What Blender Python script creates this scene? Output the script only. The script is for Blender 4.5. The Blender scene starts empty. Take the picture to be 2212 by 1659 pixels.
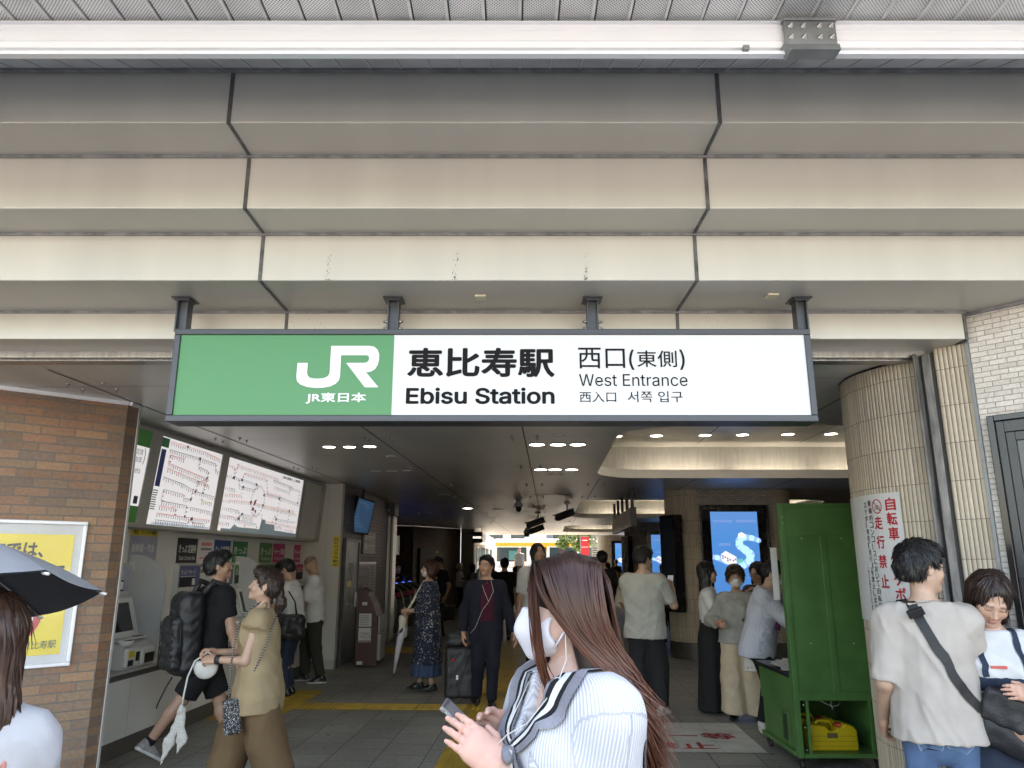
import bpy, bmesh, math, random
import numpy as np
from mathutils import Vector, Matrix
random.seed(7); np.random.seed(7)
S = bpy.context.scene; COL = S.collection
R = math.radians
# ---------------------------------------------------------------- camera
CH = 1.65; PITCH = R(13.44); FPX = 1600.0
cam = bpy.data.cameras.new('camera'); cam.sensor_width = 36; cam.lens = 36*FPX/2212
cam.clip_start = 0.05; cam.clip_end = 1000
camo = bpy.data.objects.new('camera', cam); COL.objects.link(camo)
camo.location = (0, 0, CH); camo.rotation_euler = (R(90)+PITCH, 0, 0)
S.camera = camo
# ---------------------------------------------------------------- world, sun, exposure
W = bpy.data.worlds.new('World'); S.world = W; W.use_nodes = True
nt = W.node_tree; bg = nt.nodes['Background']
sky = nt.nodes.new('ShaderNodeTexSky'); sky.sky_type = 'NISHITA'; sky.sun_disc = False
SUN_EL, SUN_AZ = R(60), R(28)      # azimuth measured from +Y towards +X : beyond the station, so its front lies in open shade
sky.sun_elevation = SUN_EL; sky.sun_rotation = SUN_AZ; sky.air_density = 1.2; sky.dust_density = 2.5
nt.links.new(sky.outputs[0], bg.inputs[0]); bg.inputs[1].default_value = 0.15
sl = bpy.data.lights.new('sun', 'SUN'); sl.energy = 4.5; sl.angle = R(0.5); sl.color = (1, .96, .9)
so = bpy.data.objects.new('sun', sl); COL.objects.link(so); so.location = (0, -10, 30)
sd = Vector((math.sin(SUN_AZ)*math.cos(SUN_EL), math.cos(SUN_AZ)*math.cos(SUN_EL), math.sin(SUN_EL)))
so.rotation_euler = sd.to_track_quat('Z', 'Y').to_euler()
vs = S.view_settings; vs.view_transform = 'Standard'; vs.look = 'None'; vs.gamma = 1; vs.use_curve_mapping = False
vs.exposure = 3.1; vs.use_white_balance = True; vs.white_balance_temperature = 7700; vs.white_balance_tint = 14
S.cycles.max_bounces = 8; S.cycles.diffuse_bounces = 5; S.cycles.glossy_bounces = 4; S.cycles.transparent_max_bounces = 8
S.cycles.caustics_reflective = False; S.cycles.caustics_refractive = False
S.cycles.sample_clamp_indirect = 6; S.cycles.use_denoising = True
# ---------------------------------------------------------------- measuring helpers (2212 x 1659 view of the place)
CT, ST = math.cos(PITCH), math.sin(PITCH)
def ray(x, y):
    u = (x-1106)/FPX; v = (829.5-y)/FPX
    return Vector((u, CT - v*ST, ST + v*CT))
def at(x, y, Y):
    r = ray(x, y); return Vector((0, 0, CH)) + r*(Y/r.y)
def atz(x, y, z):
    r = ray(x, y); return Vector((0, 0, CH)) + r*((z-CH)/r.z)
def onp(x, y, p, n):
    r = ray(x, y); o = Vector((0, 0, CH)); return o + r*((Vector(p)-o).dot(Vector(n))/r.dot(Vector(n)))
# ---------------------------------------------------------------- materials
MATS = {}
def srgb(r, g, b):
    f = lambda c: (c/255/12.92 if c/255 <= .04045 else ((c/255+.055)/1.055)**2.4)
    return (f(r), f(g), f(b))
def N(nt, t, **k):
    n = nt.nodes.new('ShaderNode'+t)
    for a, b in k.items(): setattr(n, a, b)
    return n
def mat(name, col, rough=.6, metal=0, var=.12, vs=6, bump=0, bs=60, stretch=None, emis=0, spec=.5, coat=0, sss=0, alpha=1, trans=0, coord='Object'):
    """principled paint/cloth/metal with uneven tone, uneven gloss and optional fine relief"""
    if name in MATS: return MATS[name]
    m = bpy.data.materials.new(name); MATS[name] = m; m.use_nodes = True
    nt = m.node_tree; b = nt.nodes['Principled BSDF']; L = nt.links.new
    tc = N(nt, 'TexCoord'); mp = N(nt, 'Mapping'); L(tc.outputs[coord], mp.inputs[0])
    if stretch: mp.inputs['Scale'].default_value = stretch
    no = N(nt, 'TexNoise'); no.inputs['Scale'].default_value = vs; no.inputs['Detail'].default_value = 5
    L(mp.outputs[0], no.inputs['Vector'])
    cr = N(nt, 'ValToRGB'); cr.color_ramp.elements[0].position = .3; cr.color_ramp.elements[1].position = .7
    c0 = [c*(1-var) for c in col]; c1 = [min(1, c*(1+var)) for c in col]
    cr.color_ramp.elements[0].color = (*c0, 1); cr.color_ramp.elements[1].color = (*c1, 1)
    L(no.outputs[0], cr.inputs[0]); L(cr.outputs[0], b.inputs['Base Color'])
    b.inputs['Roughness'].default_value = rough; b.inputs['Metallic'].default_value = metal
    mr = N(nt, 'MapRange'); mr.inputs['To Min'].default_value = max(.02, rough-.1); mr.inputs['To Max'].default_value = min(1, rough+.1)
    L(no.outputs[0], mr.inputs[0]); L(mr.outputs[0], b.inputs['Roughness'])
    b.inputs['Specular IOR Level'].default_value = spec
    if coat: b.inputs['Coat Weight'].default_value = coat
    if sss:
        b.inputs['Subsurface Weight'].default_value = sss; b.inputs['Subsurface Radius'].default_value = (.012, .005, .003); b.inputs['Subsurface Scale'].default_value = 1
    if trans: b.inputs['Transmission Weight'].default_value = trans
    if emis:
        L(cr.outputs[0], b.inputs['Emission Color']); b.inputs['Emission Strength'].default_value = emis
    if bump:
        n2 = N(nt, 'TexNoise'); n2.inputs['Scale'].default_value = bs; n2.inputs['Detail'].default_value = 3; L(mp.outputs[0], n2.inputs['Vector'])
        bp = N(nt, 'Bump'); bp.inputs['Strength'].default_value = bump; bp.inputs['Distance'].default_value = .01
        L(n2.outputs[0], bp.inputs['Height']); L(bp.outputs[0], b.inputs['Normal'])
    return m
def brickmat(name, cols, mortar, bw, bh, ms=.006, rough=.7, bump=.6, offset=.5, rot=None, noise=.25, coord='UV', ns=30, relief=0):
    """brick / tile courses laid out in the surface's own metres (UV)"""
    m = bpy.data.materials.new(name); MATS[name] = m; m.use_nodes = True
    nt = m.node_tree; b = nt.nodes['Principled BSDF']; L = nt.links.new
    tc = N(nt, 'TexCoord'); mp = N(nt, 'Mapping'); L(tc.outputs[coord], mp.inputs[0])
    if rot: mp.inputs['Rotation'].default_value = rot
    br = N(nt, 'TexBrick', offset=offset); L(mp.outputs[0], br.inputs['Vector'])
    br.inputs['Scale'].default_value = 1; br.inputs['Brick Width'].default_value = bw; br.inputs['Row Height'].default_value = bh
    br.inputs['Mortar Size'].default_value = ms; br.inputs['Mortar Smooth'].default_value = .15; br.inputs['Bias'].default_value = 0
    br.inputs['Color1'].default_value = (0, 0, 0, 1); br.inputs['Color2'].default_value = (1, 1, 1, 1); br.inputs['Mortar'].default_value = (.5, .5, .5, 1)
    cr = N(nt, 'ValToRGB'); e = cr.color_ramp.elements
    for i, c in enumerate(cols):
        p = i/max(1, len(cols)-1)
        if i < 2: e[i].position = p; e[i].color = (*c, 1)
        else: q = e.new(p); q.color = (*c, 1)
    for i, c in enumerate(cols): e[i].position = i/max(1, len(cols)-1); e[i].color = (*c, 1)
    L(br.outputs['Color'], cr.inputs[0])
    no = N(nt, 'TexNoise'); no.inputs['Scale'].default_value = ns; no.inputs['Detail'].default_value = 6; L(mp.outputs[0], no.inputs['Vector'])
    n3 = N(nt, 'TexNoise'); n3.inputs['Scale'].default_value = 1.3; n3.inputs['Detail'].default_value = 4; L(mp.outputs[0], n3.inputs['Vector'])
    mr = N(nt, 'MapRange'); mr.inputs['To Min'].default_value = 1-noise; mr.inputs['To Max'].default_value = 1+noise; mr.inputs['From Min'].default_value = .3; mr.inputs['From Max'].default_value = .7
    mm = N(nt, 'Math', operation='ADD'); L(no.outputs[0], mm.inputs[0]); L(n3.outputs[0], mm.inputs[1])
    mh = N(nt, 'Math', operation='MULTIPLY'); L(mm.outputs[0], mh.inputs[0]); mh.inputs[1].default_value = .5; L(mh.outputs[0], mr.inputs[0])
    mx = N(nt, 'Mix', data_type='RGBA', blend_type='MULTIPLY'); mx.inputs[0].default_value = 1
    L(cr.outputs[0], mx.inputs[6]); L(mr.outputs[0], mx.inputs[7])
    m2 = N(nt, 'Mix', data_type='RGBA'); L(br.outputs['Fac'], m2.inputs[0]); L(mx.outputs[2], m2.inputs[6]); m2.inputs[7].default_value = (*mortar, 1)
    L(m2.outputs[2], b.inputs['Base Color'])
    b.inputs['Roughness'].default_value = rough
    if bump:
        h = N(nt, 'Math', operation='MULTIPLY_ADD'); L(br.outputs['Fac'], h.inputs[0]); h.inputs[1].default_value = -1
        h2 = N(nt, 'Math', operation='MULTIPLY_ADD'); L(no.outputs[0], h2.inputs[0]); h2.inputs[1].default_value = .25+relief
        if relief:
            h3 = N(nt, 'Math', operation='MULTIPLY'); L(br.outputs['Color'], h3.inputs[0]); h3.inputs[1].default_value = relief; L(h3.outputs[0], h2.inputs[2])
        L(h2.outputs[0], h.inputs[2])
        bp = N(nt, 'Bump'); bp.inputs['Strength'].default_value = bump; bp.inputs['Distance'].default_value = .006
        L(h.outputs[0], bp.inputs['Height']); L(bp.outputs[0], b.inputs['Normal'])
    return m
def glow(name, col, s):
    if name in MATS: return MATS[name]
    m = bpy.data.materials.new(name); MATS[name] = m; m.use_nodes = True
    b = m.node_tree.nodes['Principled BSDF']; b.inputs['Base Color'].default_value = (*col, 1)
    b.inputs['Emission Color'].default_value = (*col, 1); b.inputs['Emission Strength'].default_value = s*.55; b.inputs['Roughness'].default_value = .35
    return m
# ---------------------------------------------------------------- objects
def tag(o, label=None, cat=None, group=None, kind=None):
    if label: o['label'] = label
    if cat: o['category'] = cat
    if group: o['group'] = group
    if kind: o['kind'] = kind
    return o
def empty(name, loc, label, cat, group=None, rz=0):
    o = bpy.data.objects.new(name, None); COL.objects.link(o); o.location = loc; o.rotation_euler = (0, 0, rz)
    o.empty_display_size = .1
    return tag(o, label, cat, group)
def wmat(o):
    return Matrix.LocRotScale(o.location, o.rotation_euler, o.scale) if o.parent is None else wmat(o.parent) @ o.matrix_parent_inverse @ Matrix.LocRotScale(o.location, o.rotation_euler, o.scale)
def setparent(o, p, local=False):
    o.parent = p
    if not local: o.matrix_parent_inverse = wmat(p).inverted()
def dup(o, parent=None, off=None):
    c = o.copy(); COL.objects.link(c)
    if parent is not None: c.parent = parent
    if off is not None: c.location = o.location + Vector(off)
    for ch in [x for x in S.objects if x.parent == o and x is not c]: dup(ch, c)
    return c
_TX = {}
try:                                                     # Blender's own bundled grotesque for Latin lettering, when it is there
    SANS = bpy.data.fonts.load(bpy.utils.system_resource('DATAFILES', path='fonts')+'/Inter.woff2')
except Exception: SANS = None
def textmesh(body, bold=0.0, wide=1.0):
    k = (body, bold)
    if k not in _TX:
        c = bpy.data.curves.new('t', 'FONT'); c.body = body; c.font = SANS if SANS and body.isascii() else c.font; c.offset = bold; c.resolution_u = 3
        o = bpy.data.objects.new('t', c); COL.objects.link(o)
        m = o.to_mesh()
        v = np.zeros(len(m.vertices)*3); m.vertices.foreach_get('co', v); v = v.reshape(-1, 3)[:, :2]
        f = [tuple(p.vertices) for p in m.polygons]
        o.to_mesh_clear(); bpy.data.objects.remove(o); bpy.data.curves.remove(c)
        lo, hi = v.min(0), v.max(0)
        _TX[k] = ((v-lo)/np.maximum(hi-lo, 1e-6), f, (hi-lo))
    return _TX[k]
class MB:
    """collects shapes into one mesh; .m is the material slot of what is added next"""
    def __init__(s, mats=None): s.v = []; s.f = []; s.mi = []; s.uv = {}; s.m = 0; s.mats = mats or []; s.sm = []; s.smooth = False
    def use(s, m):
        if m not in s.mats: s.mats.append(m)
        s.m = s.mats.index(m); return s
    def add(s, vs, fs, uvs=None):
        b = len(s.v); s.v += [Vector(p) for p in vs]
        for i, f in enumerate(fs):
            if uvs: s.uv[len(s.f)] = [uvs[j] for j in f]
            s.f.append([b+j for j in f]); s.mi.append(s.m); s.sm.append(s.smooth)
        return s
    def quad(s, a, b, c, d, uv=None): return s.add([a, b, c, d], [(0, 1, 2, 3)], uv)
    def box(s, c, d, ax=None, bev=0):
        c = Vector(c); h = [x/2 for x in d]; X, Y, Z = [Vector(q) for q in (((1, 0, 0), (0, 1, 0), (0, 0, 1)) if ax is None else ax)]
        if bev <= 0:
            vs = [c+X*(sx*h[0])+Y*(sy*h[1])+Z*(sz*h[2]) for sx in (-1, 1) for sy in (-1, 1) for sz in (-1, 1)]
            return s.add(vs, [(0, 1, 3, 2), (4, 6, 7, 5), (0, 4, 5, 1), (2, 3, 7, 6), (0, 2, 6, 4), (1, 5, 7, 3)])
        bm = bmesh.new(); bmesh.ops.create_cube(bm, size=1)
        for v in bm.verts: v.co = Vector((v.co.x*d[0], v.co.y*d[1], v.co.z*d[2]))
        bmesh.ops.bevel(bm, geom=bm.edges[:], offset=bev, segments=2, affect='EDGES', profile=.5)
        bm.verts.index_update()
        vs = [c+X*v.co.x+Y*v.co.y+Z*v.co.z for v in bm.verts]; fs = [[v.index for v in f.verts] for f in bm.faces]; bm.free()
        return s.add(vs, fs)
    def b2(s, lo, hi, bev=0):
        lo, hi = Vector(lo), Vector(hi); return s.box((lo+hi)/2, hi-lo, None, bev)
    def prism(s, poly, z0, z1, cap=True):
        n = len(poly); vs = [(p[0], p[1], z0) for p in poly]+[(p[0], p[1], z1) for p in poly]
        fs = [(i, (i+1) % n, n+(i+1) % n, n+i) for i in range(n)]
        if cap: fs += [tuple(range(n))[::-1], tuple(range(n, 2*n))]
        return s.add(vs, fs)
    def extrude(s, pts, vec, cap=True):
        n = len(pts); vec = Vector(vec); vs = [Vector(p) for p in pts]; vs += [p+vec for p in vs]
        fs = [(i, (i+1) % n, n+(i+1) % n, n+i) for i in range(n)]
        if cap: fs += [tuple(range(n))[::-1], tuple(range(n, 2*n))]
        return s.add(vs, fs)
    def tube(s, pts, r, n=8, cap=True, flat=None):
        pts = [Vector(p) for p in pts]; rs = r if isinstance(r, (list, tuple, np.ndarray)) else [r]*len(pts)
        t0 = (pts[1]-pts[0]).normalized(); up = Vector((0, 0, 1)) if abs(t0.z) < .9 else Vector((1, 0, 0))
        if flat: up = Vector(flat[0])
        vs = []; 
        for i, p in enumerate(pts):
            t = (pts[min(i+1, len(pts)-1)]-pts[max(i-1, 0)]).normalized()
            a = up - t*up.dot(t)
            if a.length < 1e-5: a = t.orthogonal()
            a.normalize(); b = t.cross(a)
            if not flat: up = a
            for k in range(n):
                an = 2*math.pi*k/n; vs.append(p + a*(rs[i]*math.cos(an)*(flat[1] if flat else 1)) + b*(rs[i]*math.sin(an)))
        fs = []
        for i in range(len(pts)-1):
            for k in range(n):
                fs.append((i*n+k, i*n+(k+1) % n, (i+1)*n+(k+1) % n, (i+1)*n+k))
        if cap: fs += [tuple(range(n))[::-1], tuple(range((len(pts)-1)*n, len(pts)*n))]
        sm = s.smooth; s.smooth = True; s.add(vs, fs); s.smooth = sm; return s
    def cyl(s, a, b, r, n=16): return s.tube([a, b], r, n)
    def lathe(s, prof, c, n=20, ax=None):
        c = Vector(c); X, Y, Z = [Vector(q) for q in (((1, 0, 0), (0, 1, 0), (0, 0, 1)) if ax is None else ax)]
        vs = []
        for (r, z) in prof:
            for k in range(n):
                a = 2*math.pi*k/n; vs.append(c+X*(r*math.cos(a))+Y*(r*math.sin(a))+Z*z)
        fs = [(i*n+k, i*n+(k+1) % n, (i+1)*n+(k+1) % n, (i+1)*n+k) for i in range(len(prof)-1) for k in range(n)]
        if prof[0][0] > 1e-6: fs.append(tuple(range(n))[::-1])
        if prof[-1][0] > 1e-6: fs.append(tuple(range((len(prof)-1)*n, len(prof)*n)))
        sm = s.smooth; s.smooth = True; s.add(vs, fs); s.smooth = sm; return s
    def text(s, body, o, U, V, w=None, h=None, bold=0.0, off=0.0, fit=True, fn=None):
        """lettering laid on a plane: o lower-left corner, U/V unit axes, w/h size of its box"""
        v, f, ext = textmesh(body, 0)
        if w is None: w = h*ext[0]/ext[1]
        if h is None: h = w*ext[1]/ext[0]
        n = Vector(U).cross(Vector(V)).normalized() if not fn else None
        dirs = [(0, 0)]+([(math.cos(k*math.pi/4), math.sin(k*math.pi/4)) for k in range(8)] if bold else [])
        for i, (dx, dy) in enumerate(dirs):              # heavy strokes: copies a hair apart, each a tenth of a millimetre in front
            sx, sy_, o_ = dx*bold/ext[0], dy*bold/ext[1], off+i*.0001; k = 1-2*bold/ext[0], 1-2*bold/ext[1]
            P = [(((p+sx)-.5)*k[0]+.5, ((q+sy_)-.5)*k[1]+.5) for p, q in v]
            s.add([fn(p*w, q*h, i*.0001) for p, q in P] if fn else [Vector(o)+Vector(U)*(p*w)+Vector(V)*(q*h)+n*o_ for p, q in P], f)
        return s
    def build(s, name, parent=None, label=None, cat=None, group=None, kind=None, mats=None, uvbox=False, local=False):
        me = bpy.data.meshes.new(name)
        me.from_pydata([tuple(p) for p in s.v], [], s.f); 
        for m in (mats or s.mats): me.materials.append(m)
        me.polygons.foreach_set('material_index', s.mi); me.polygons.foreach_set('use_smooth', s.sm)
        if uvbox or s.uv:
            uvl = me.uv_layers.new(name='UVMap').data
            for p in me.polygons:
                if p.index in s.uv:
                    for k, li in enumerate(p.loop_indices): uvl[li].uv = s.uv[p.index][k]
                elif uvbox:
                    n = p.normal
                    if abs(n.z) > .7:
                        for li in p.loop_indices:
                            c = me.vertices[me.loops[li].vertex_index].co; uvl[li].uv = (c.x, c.y)
                    else:
                        t = Vector((-n.y, n.x, 0)).normalized()
                        for li in p.loop_indices:
                            c = me.vertices[me.loops[li].vertex_index].co; uvl[li].uv = (c.dot(t), c.z)
        me.update(); me.validate()
        o = bpy.data.objects.new(name, me); COL.objects.link(o)
        if parent is not None: setparent(o, parent, local)
        return tag(o, label, cat, group, kind)
# ================================================================ SETTING
AX = R(2.86)                                   # the hall runs slightly to the right of the facade's normal
def M_(*a, **k): return mat(*a, **k)
champ = M_('champagne_aluminium', (.49, .466, .415), .42, .25, var=.05, vs=1.3, stretch=(3.5, 1, .3))
gask = M_('dark_gasket', (.085, .085, .085), .55, .2, var=.5, vs=18, bump=.3, bs=70)
gask2 = M_('grey_gasket', (.20, .20, .20), .5, .3, var=.35, vs=14)
darkmetal = M_('charcoal_frame', (.055, .058, .065), .38, .4, var=.1, vs=5)
steel = M_('brushed_steel', (.42, .41, .39), .32, .85, var=.18, vs=5, stretch=(8, 8, .5))
galv = M_('galvanised_plate', (.22, .235, .24), .5, .5, var=.18, vs=9)
whitealu = M_('white_aluminium', (.78, .79, .82), .38, .25, var=.05, vs=3, stretch=(.3, 1, 1))
white = M_('white_panel', (.72, .72, .70), .45, 0, var=.05, vs=3)
offwhite = M_('offwhite_paint', (.56, .55, .51), .5, 0, var=.06, vs=4)
black = M_('black_gloss', (.012, .012, .014), .18, 0, var=.3)
mblack = M_('black_matt', (.018, .018, .018), .6, 0, var=.3)
# ---- ground
m = MB(); m.use(brickmat('forecourt_paving', [(.245, .238, .225), (.30, .293, .278), (.27, .263, .248)], (.14, .14, .133), .3, .3, .004, .8, .3, noise=.2))
m.quad((-250, -250, 0), (250, -250, 0), (250, 350, 0), (-250, 350, 0)); m.build('ground', kind='structure', uvbox=True)
flo = brickmat('hall_tiles', [(.185, .182, .156), (.235, .23, .20), (.21, .206, .178)], (.035, .033, .03), .41, .41, .0045, .5, .35, rot=(0, 0, 0), noise=.34, ns=24)
m = MB(); m.use(flo)
ca, sa = math.cos(AX), math.sin(AX)
def hall(u, v, z=0): return Vector((u*ca+v*sa, -u*sa+v*ca, z))       # u across, v along the hall
pts = [hall(-9, 2.2, .004), hall(9.5, 2.7, .004), hall(9.5, 38, .004), hall(-9, 38, .004)]
m.add(pts, [(0, 1, 2, 3)], [(2.2, 9.0+.135), (2.7, -9.5+.135), (38, -9.5+.135), (38, 9.0+.135)])
m.build('floor', kind='structure')
m = MB(); m.use(M_('gum_spots', (.05, .05, .045), .7, var=.4))
for _ in range(260):
    p_ = hall(random.uniform(-3, 3.5), random.uniform(5.5, 20), .0062); r_ = random.uniform(.006, .022); k_ = random.uniform(.5, 1)
    m.add([p_+Vector((r_*math.cos(a*.785)*random.uniform(.8, 1.1), r_*k_*math.sin(a*.785), 0)) for a in range(8)], [tuple(range(8))])
m.build('floor_stains', kind='structure')
# ---- asphalt street behind the hall
m = MB(); m.use(M_('asphalt', (.06, .06, .062), .85, 0, var=.25, vs=2, bump=.3, bs=90)); m.quad((-60, 44, .008), (60, 44, .008), (60, 58, .008), (-60, 58, .008)); m.build('road', kind='structure')
m = MB(); m.use(M_('kerb_stone', (.35, .34, .32), .8, var=.15)); m.b2((-60, 43.7, 0), (60, 43.95, .13), .01); m.build('kerb', kind='structure')
# ---- tactile paving
ty = M_('tactile_yellow', (.42, .275, .035), .5, 0, var=.22, vs=7, bump=.15)
def bars(mb, u0, u1, v0, v1, along, pitch=.075):
    if along:
        n = max(1, round((u1-u0)/pitch)); 
        for i in range(n):
            u = u0+(i+.5)*(u1-u0)/n; v = v0
            while v < v1-.02:
                e = min(v+.29, v1); c = hall(u, (v+e)/2, .0095); mb.box(c, (.024, e-v-.015, .005), ((ca, -sa, 0), (sa, ca, 0), (0, 0, 1))); v += .30
    else:
        n = max(1, round((v1-v0)/pitch))
        for i in range(n):
            v = v0+(i+.5)*(v1-v0)/n; u = u0
            while u < u1-.02:
                e = min(u+.29, u1); c = hall((u+e)/2, v, .0095); mb.box(c, (e-u-.015, .024, .005), ((ca, -sa, 0), (sa, ca, 0), (0, 0, 1))); u += .30
def dots(mb, u0, u1, v0, v1, pitch=.06):
    for i in range(round((u1-u0)/pitch)):
        for j in range(round((v1-v0)/pitch)):
            c = hall(u0+(i+.5)*pitch, v0+(j+.5)*pitch, .008); mb.lathe([(.014, 0), (.010, .005), (0, .0055)], c, 8)
def pad(mb, u0, u1, v0, v1, z=.008):
    mb.quad(hall(u0, v0, z), hall(u1, v0, z), hall(u1, v1, z), hall(u0, v1, z))
TU0, TU1 = -.965, -.555
m = MB(); m.use(ty)
pad(m, TU0, TU1, 5.0, 8.92); bars(m, TU0+.03, TU1-.03, 5.0, 8.92, True)
pad(m, TU0, TU1, 8.92, 9.33, .0082); dots(m, TU0+.03, TU1-.02, 8.94, 9.32)
pad(m, TU0, TU1, 9.33, 36); bars(m, TU0+.03, TU1-.03, 9.33, 22, True)
pad(m, -2.45, TU0, 8.93, 9.34, .0078); bars(m, -2.45, TU0-.02, 8.96, 9.32, False)
pad(m, -3.25, -2.45, 8.93, 9.34, .0079); dots(m, -3.25, -2.45, 8.95, 9.32)
pad(m, -3.7, -2.95, 8.3, 10.2, .0081); dots(m, -3.6, -2.95, 8.35, 10.1)
pad(m, -3.35, -2.35, 14.2, 15.2); bars(m, -3.35, -2.35, 14.25, 15.2, False)
pad(m, -2.35, TU0, 14.6, 15.0, .0079); bars(m, -2.35, TU0, 14.62, 15.0, False)
m.build('tactile_paving', kind='structure')
# ---- white floor notice with red lettering
m = MB(); m.use(M_('floor_notice_white', (.50, .50, .45), .5, 0, var=.14, vs=5))
U0, U1, V0, V1 = .05, 1.90, 7.2, 8.43
for i in range(5):
    for j in range(3):
        a = U0+i*(U1-U0)/5; b = a+(U1-U0)/5-.004; c = V0+j*.41; d = c+.406
        m.quad(hall(a, c, .0075), hall(b, c, .0075), hall(b, d, .0075), hall(a, d, .0075))
m.use(M_('notice_red', (.36, .03, .035), .55, var=.2, vs=30))
Uh, Vh = Vector((ca, -sa, 0)), Vector((sa, ca, 0))
for txt, v, u0, u1 in (('自転車', 8.06, .12, 1.10), ('スケボー等', 7.66, .10, 1.76), ('走行禁止', 7.26, .14, 1.50)):
    m.text(txt, hall(u0, v+.03, .0095), Uh, Vh, u1-u0, .26, .02)
tag(m.build('floor_notice'), 'white floor sticker with red lettering on the grey hall tiles', 'floor sign')
# dark direction stickers beside the yellow strip
m = MB(); m.use(M_('floor_sticker_navy', (.035, .038, .055), .6, var=.2))
for v in (6.55, 7.45, 8.0, 8.55):
    pad(m, -.42, -.06, v, v+.42, .0076)
pad(m, -.36, -.02, 11.0, 11.5, .0076); pad(m, -.36, -.02, 13.5, 13.8, .0076)
m.use(ty)
pad(m, -.3, -.16, 7.6, 7.72, .0086); pad(m, -.3, -.14, 8.7, 8.8, .0086)
tag(m.build('floor_sticker'), 'dark blue direction stickers laid in a row beside the yellow tactile strip', 'floor sign')
m = MB(); m.use(M_('gate_red', (.22, .03, .03), .6, var=.2)); pad(m, -3.0, -2.2, 17.2, 17.9, .0076)
tag(m.build('floor_mat'), 'red floor marking in front of the fare gates', 'floor marking')
# ================================================================ CANOPY
perf = bpy.data.materials.new('perforated_panel'); perf.use_nodes = True; MATS['perf'] = perf
nt = perf.node_tree; b = nt.nodes['Principled BSDF']; L = nt.links.new
tc = N(nt, 'TexCoord'); mp = N(nt, 'Mapping'); L(tc.outputs['Object'], mp.inputs[0]); mp.inputs['Rotation'].default_value = (0, 0, R(45)); mp.inputs['Scale'].default_value = (105, 105, 0)
fr = N(nt, 'VectorMath', operation='FRACTION'); L(mp.outputs[0], fr.inputs[0])
ds = N(nt, 'VectorMath', operation='DISTANCE'); L(fr.outputs[0], ds.inputs[0]); ds.inputs[1].default_value = (.5, .5, 0)
lt = N(nt, 'Math', operation='LESS_THAN'); L(ds.outputs['Value'], lt.inputs[0]); lt.inputs[1].default_value = .27
no = N(nt, 'TexNoise'); L(tc.outputs['Object'], no.inputs[0]); no.inputs['Scale'].default_value = 3.5; no.inputs['Detail'].default_value = 6
cr = N(nt, 'ValToRGB'); cr.color_ramp.elements[0].color = (.56, .56, .545, 1); cr.color_ramp.elements[1].color = (.80, .80, .785, 1); cr.color_ramp.elements[0].position = .3; cr.color_ramp.elements[1].position = .6
L(no.outputs[0], cr.inputs[0]); mx = N(nt, 'Mix', data_type='RGBA'); L(lt.outputs[0], mx.inputs[0]); L(cr.outputs[0], mx.inputs[6]); mx.inputs[7].default_value = (.05, .05, .05, 1)
L(mx.outputs[2], b.inputs['Base Color']); b.inputs['Roughness'].default_value = .5; b.inputs['Metallic'].default_value = .15
canopy = empty('canopy', (0, 1, 3.72), 'perforated white metal soffit with a long aluminium beam over the entrance', 'canopy')
m = MB(); m.use(perf)
rib = M_('soffit_rib', (.62, .62, .61), .5, .2, var=.15, vs=10); shad = M_('soffit_gap', (.10, .10, .10), .8)
CY0 = 2.12
x = -6.5
while x < 6.5:
    m.use(perf); m.quad((x+.012, CY0, 3.72), (x+.012, 2.52, 3.72), (x+.142, 2.52, 3.72), (x+.142, CY0, 3.72))
    m.quad((x+.012, 2.60, 3.735), (x+.012, 3.105, 3.945), (x+.142, 3.105, 3.945), (x+.142, 2.60, 3.735))
    m.use(rib); m.box((x-.001, (CY0+2.52)/2, 3.719), (.011, 2.52-CY0, .012))
    m.quad((x+.001, 2.60, 3.732), (x+.001, 3.105, 3.942), (x+.011, 3.105, 3.942), (x+.011, 2.60, 3.732))
    m.use(shad); m.quad((x-.012, CY0, 3.726), (x-.012, 2.52, 3.726), (x+.013, 2.52, 3.726), (x+.013, CY0, 3.726))
    m.quad((x-.013, 2.60, 3.741), (x-.013, 3.105, 3.951), (x+.013, 3.105, 3.951), (x+.013, 2.60, 3.741))
    x += .142
m.build('soffit', canopy)
m = MB(); m.use(whitealu)
m.b2((-6.6, CY0-.15, 3.70), (6.6, CY0, 4.25)); m.b2((-6.6, CY0, 4.12), (6.6, 3.2, 4.25)); m.b2((-6.7, CY0-.15, 3.7), (-6.6, 3.2, 4.25)); m.b2((6.6, CY0-.15, 3.7), (6.7, 3.2, 4.25))
m.build('canopy_roof', canopy)
m = MB(); m.use(gask2); m.b2((-6.5, 3.085, 3.925), (6.5, 3.108, 3.95)); m.build('edge_strip', canopy)
beam = MB(); beam.use(whitealu); zb = 3.557
prof = [(2.515, 3.703), (2.485, 3.703), (2.485, 3.700), (2.50, 3.697), (2.50, 3.690), (2.492, 3.686), (2.492, 3.668), (2.497, 3.664), (2.497, 3.655), (2.492, 3.652), (2.492, 3.622), (2.498, 3.619), (2.498, 3.614), (2.492, 3.611), (2.492, 3.588), (2.508, 3.584), (2.508, 3.572), (2.487, 3.570), (2.487, 3.556), (2.515, 3.556)]
vs = [(-6.5, a, b_) for a, b_ in prof]; beam.extrude(vs, (13, 0, 0)); bo = beam.build('beam', canopy)
m = MB(); m.use(galv)
m.b2((1.055, 2.470, 3.585), (1.255, 2.486, 3.690), .003); m.extrude([(1.045, 2.470, 3.588), (1.062, 2.44, 3.540), (1.25, 2.44, 3.540), (1.262, 2.470, 3.588)], (0, .06, 0))
m.b2((1.05, 2.46, 3.688), (1.26, 2.49, 3.70), .002); brk = m.build('bracket', bo)
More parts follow.
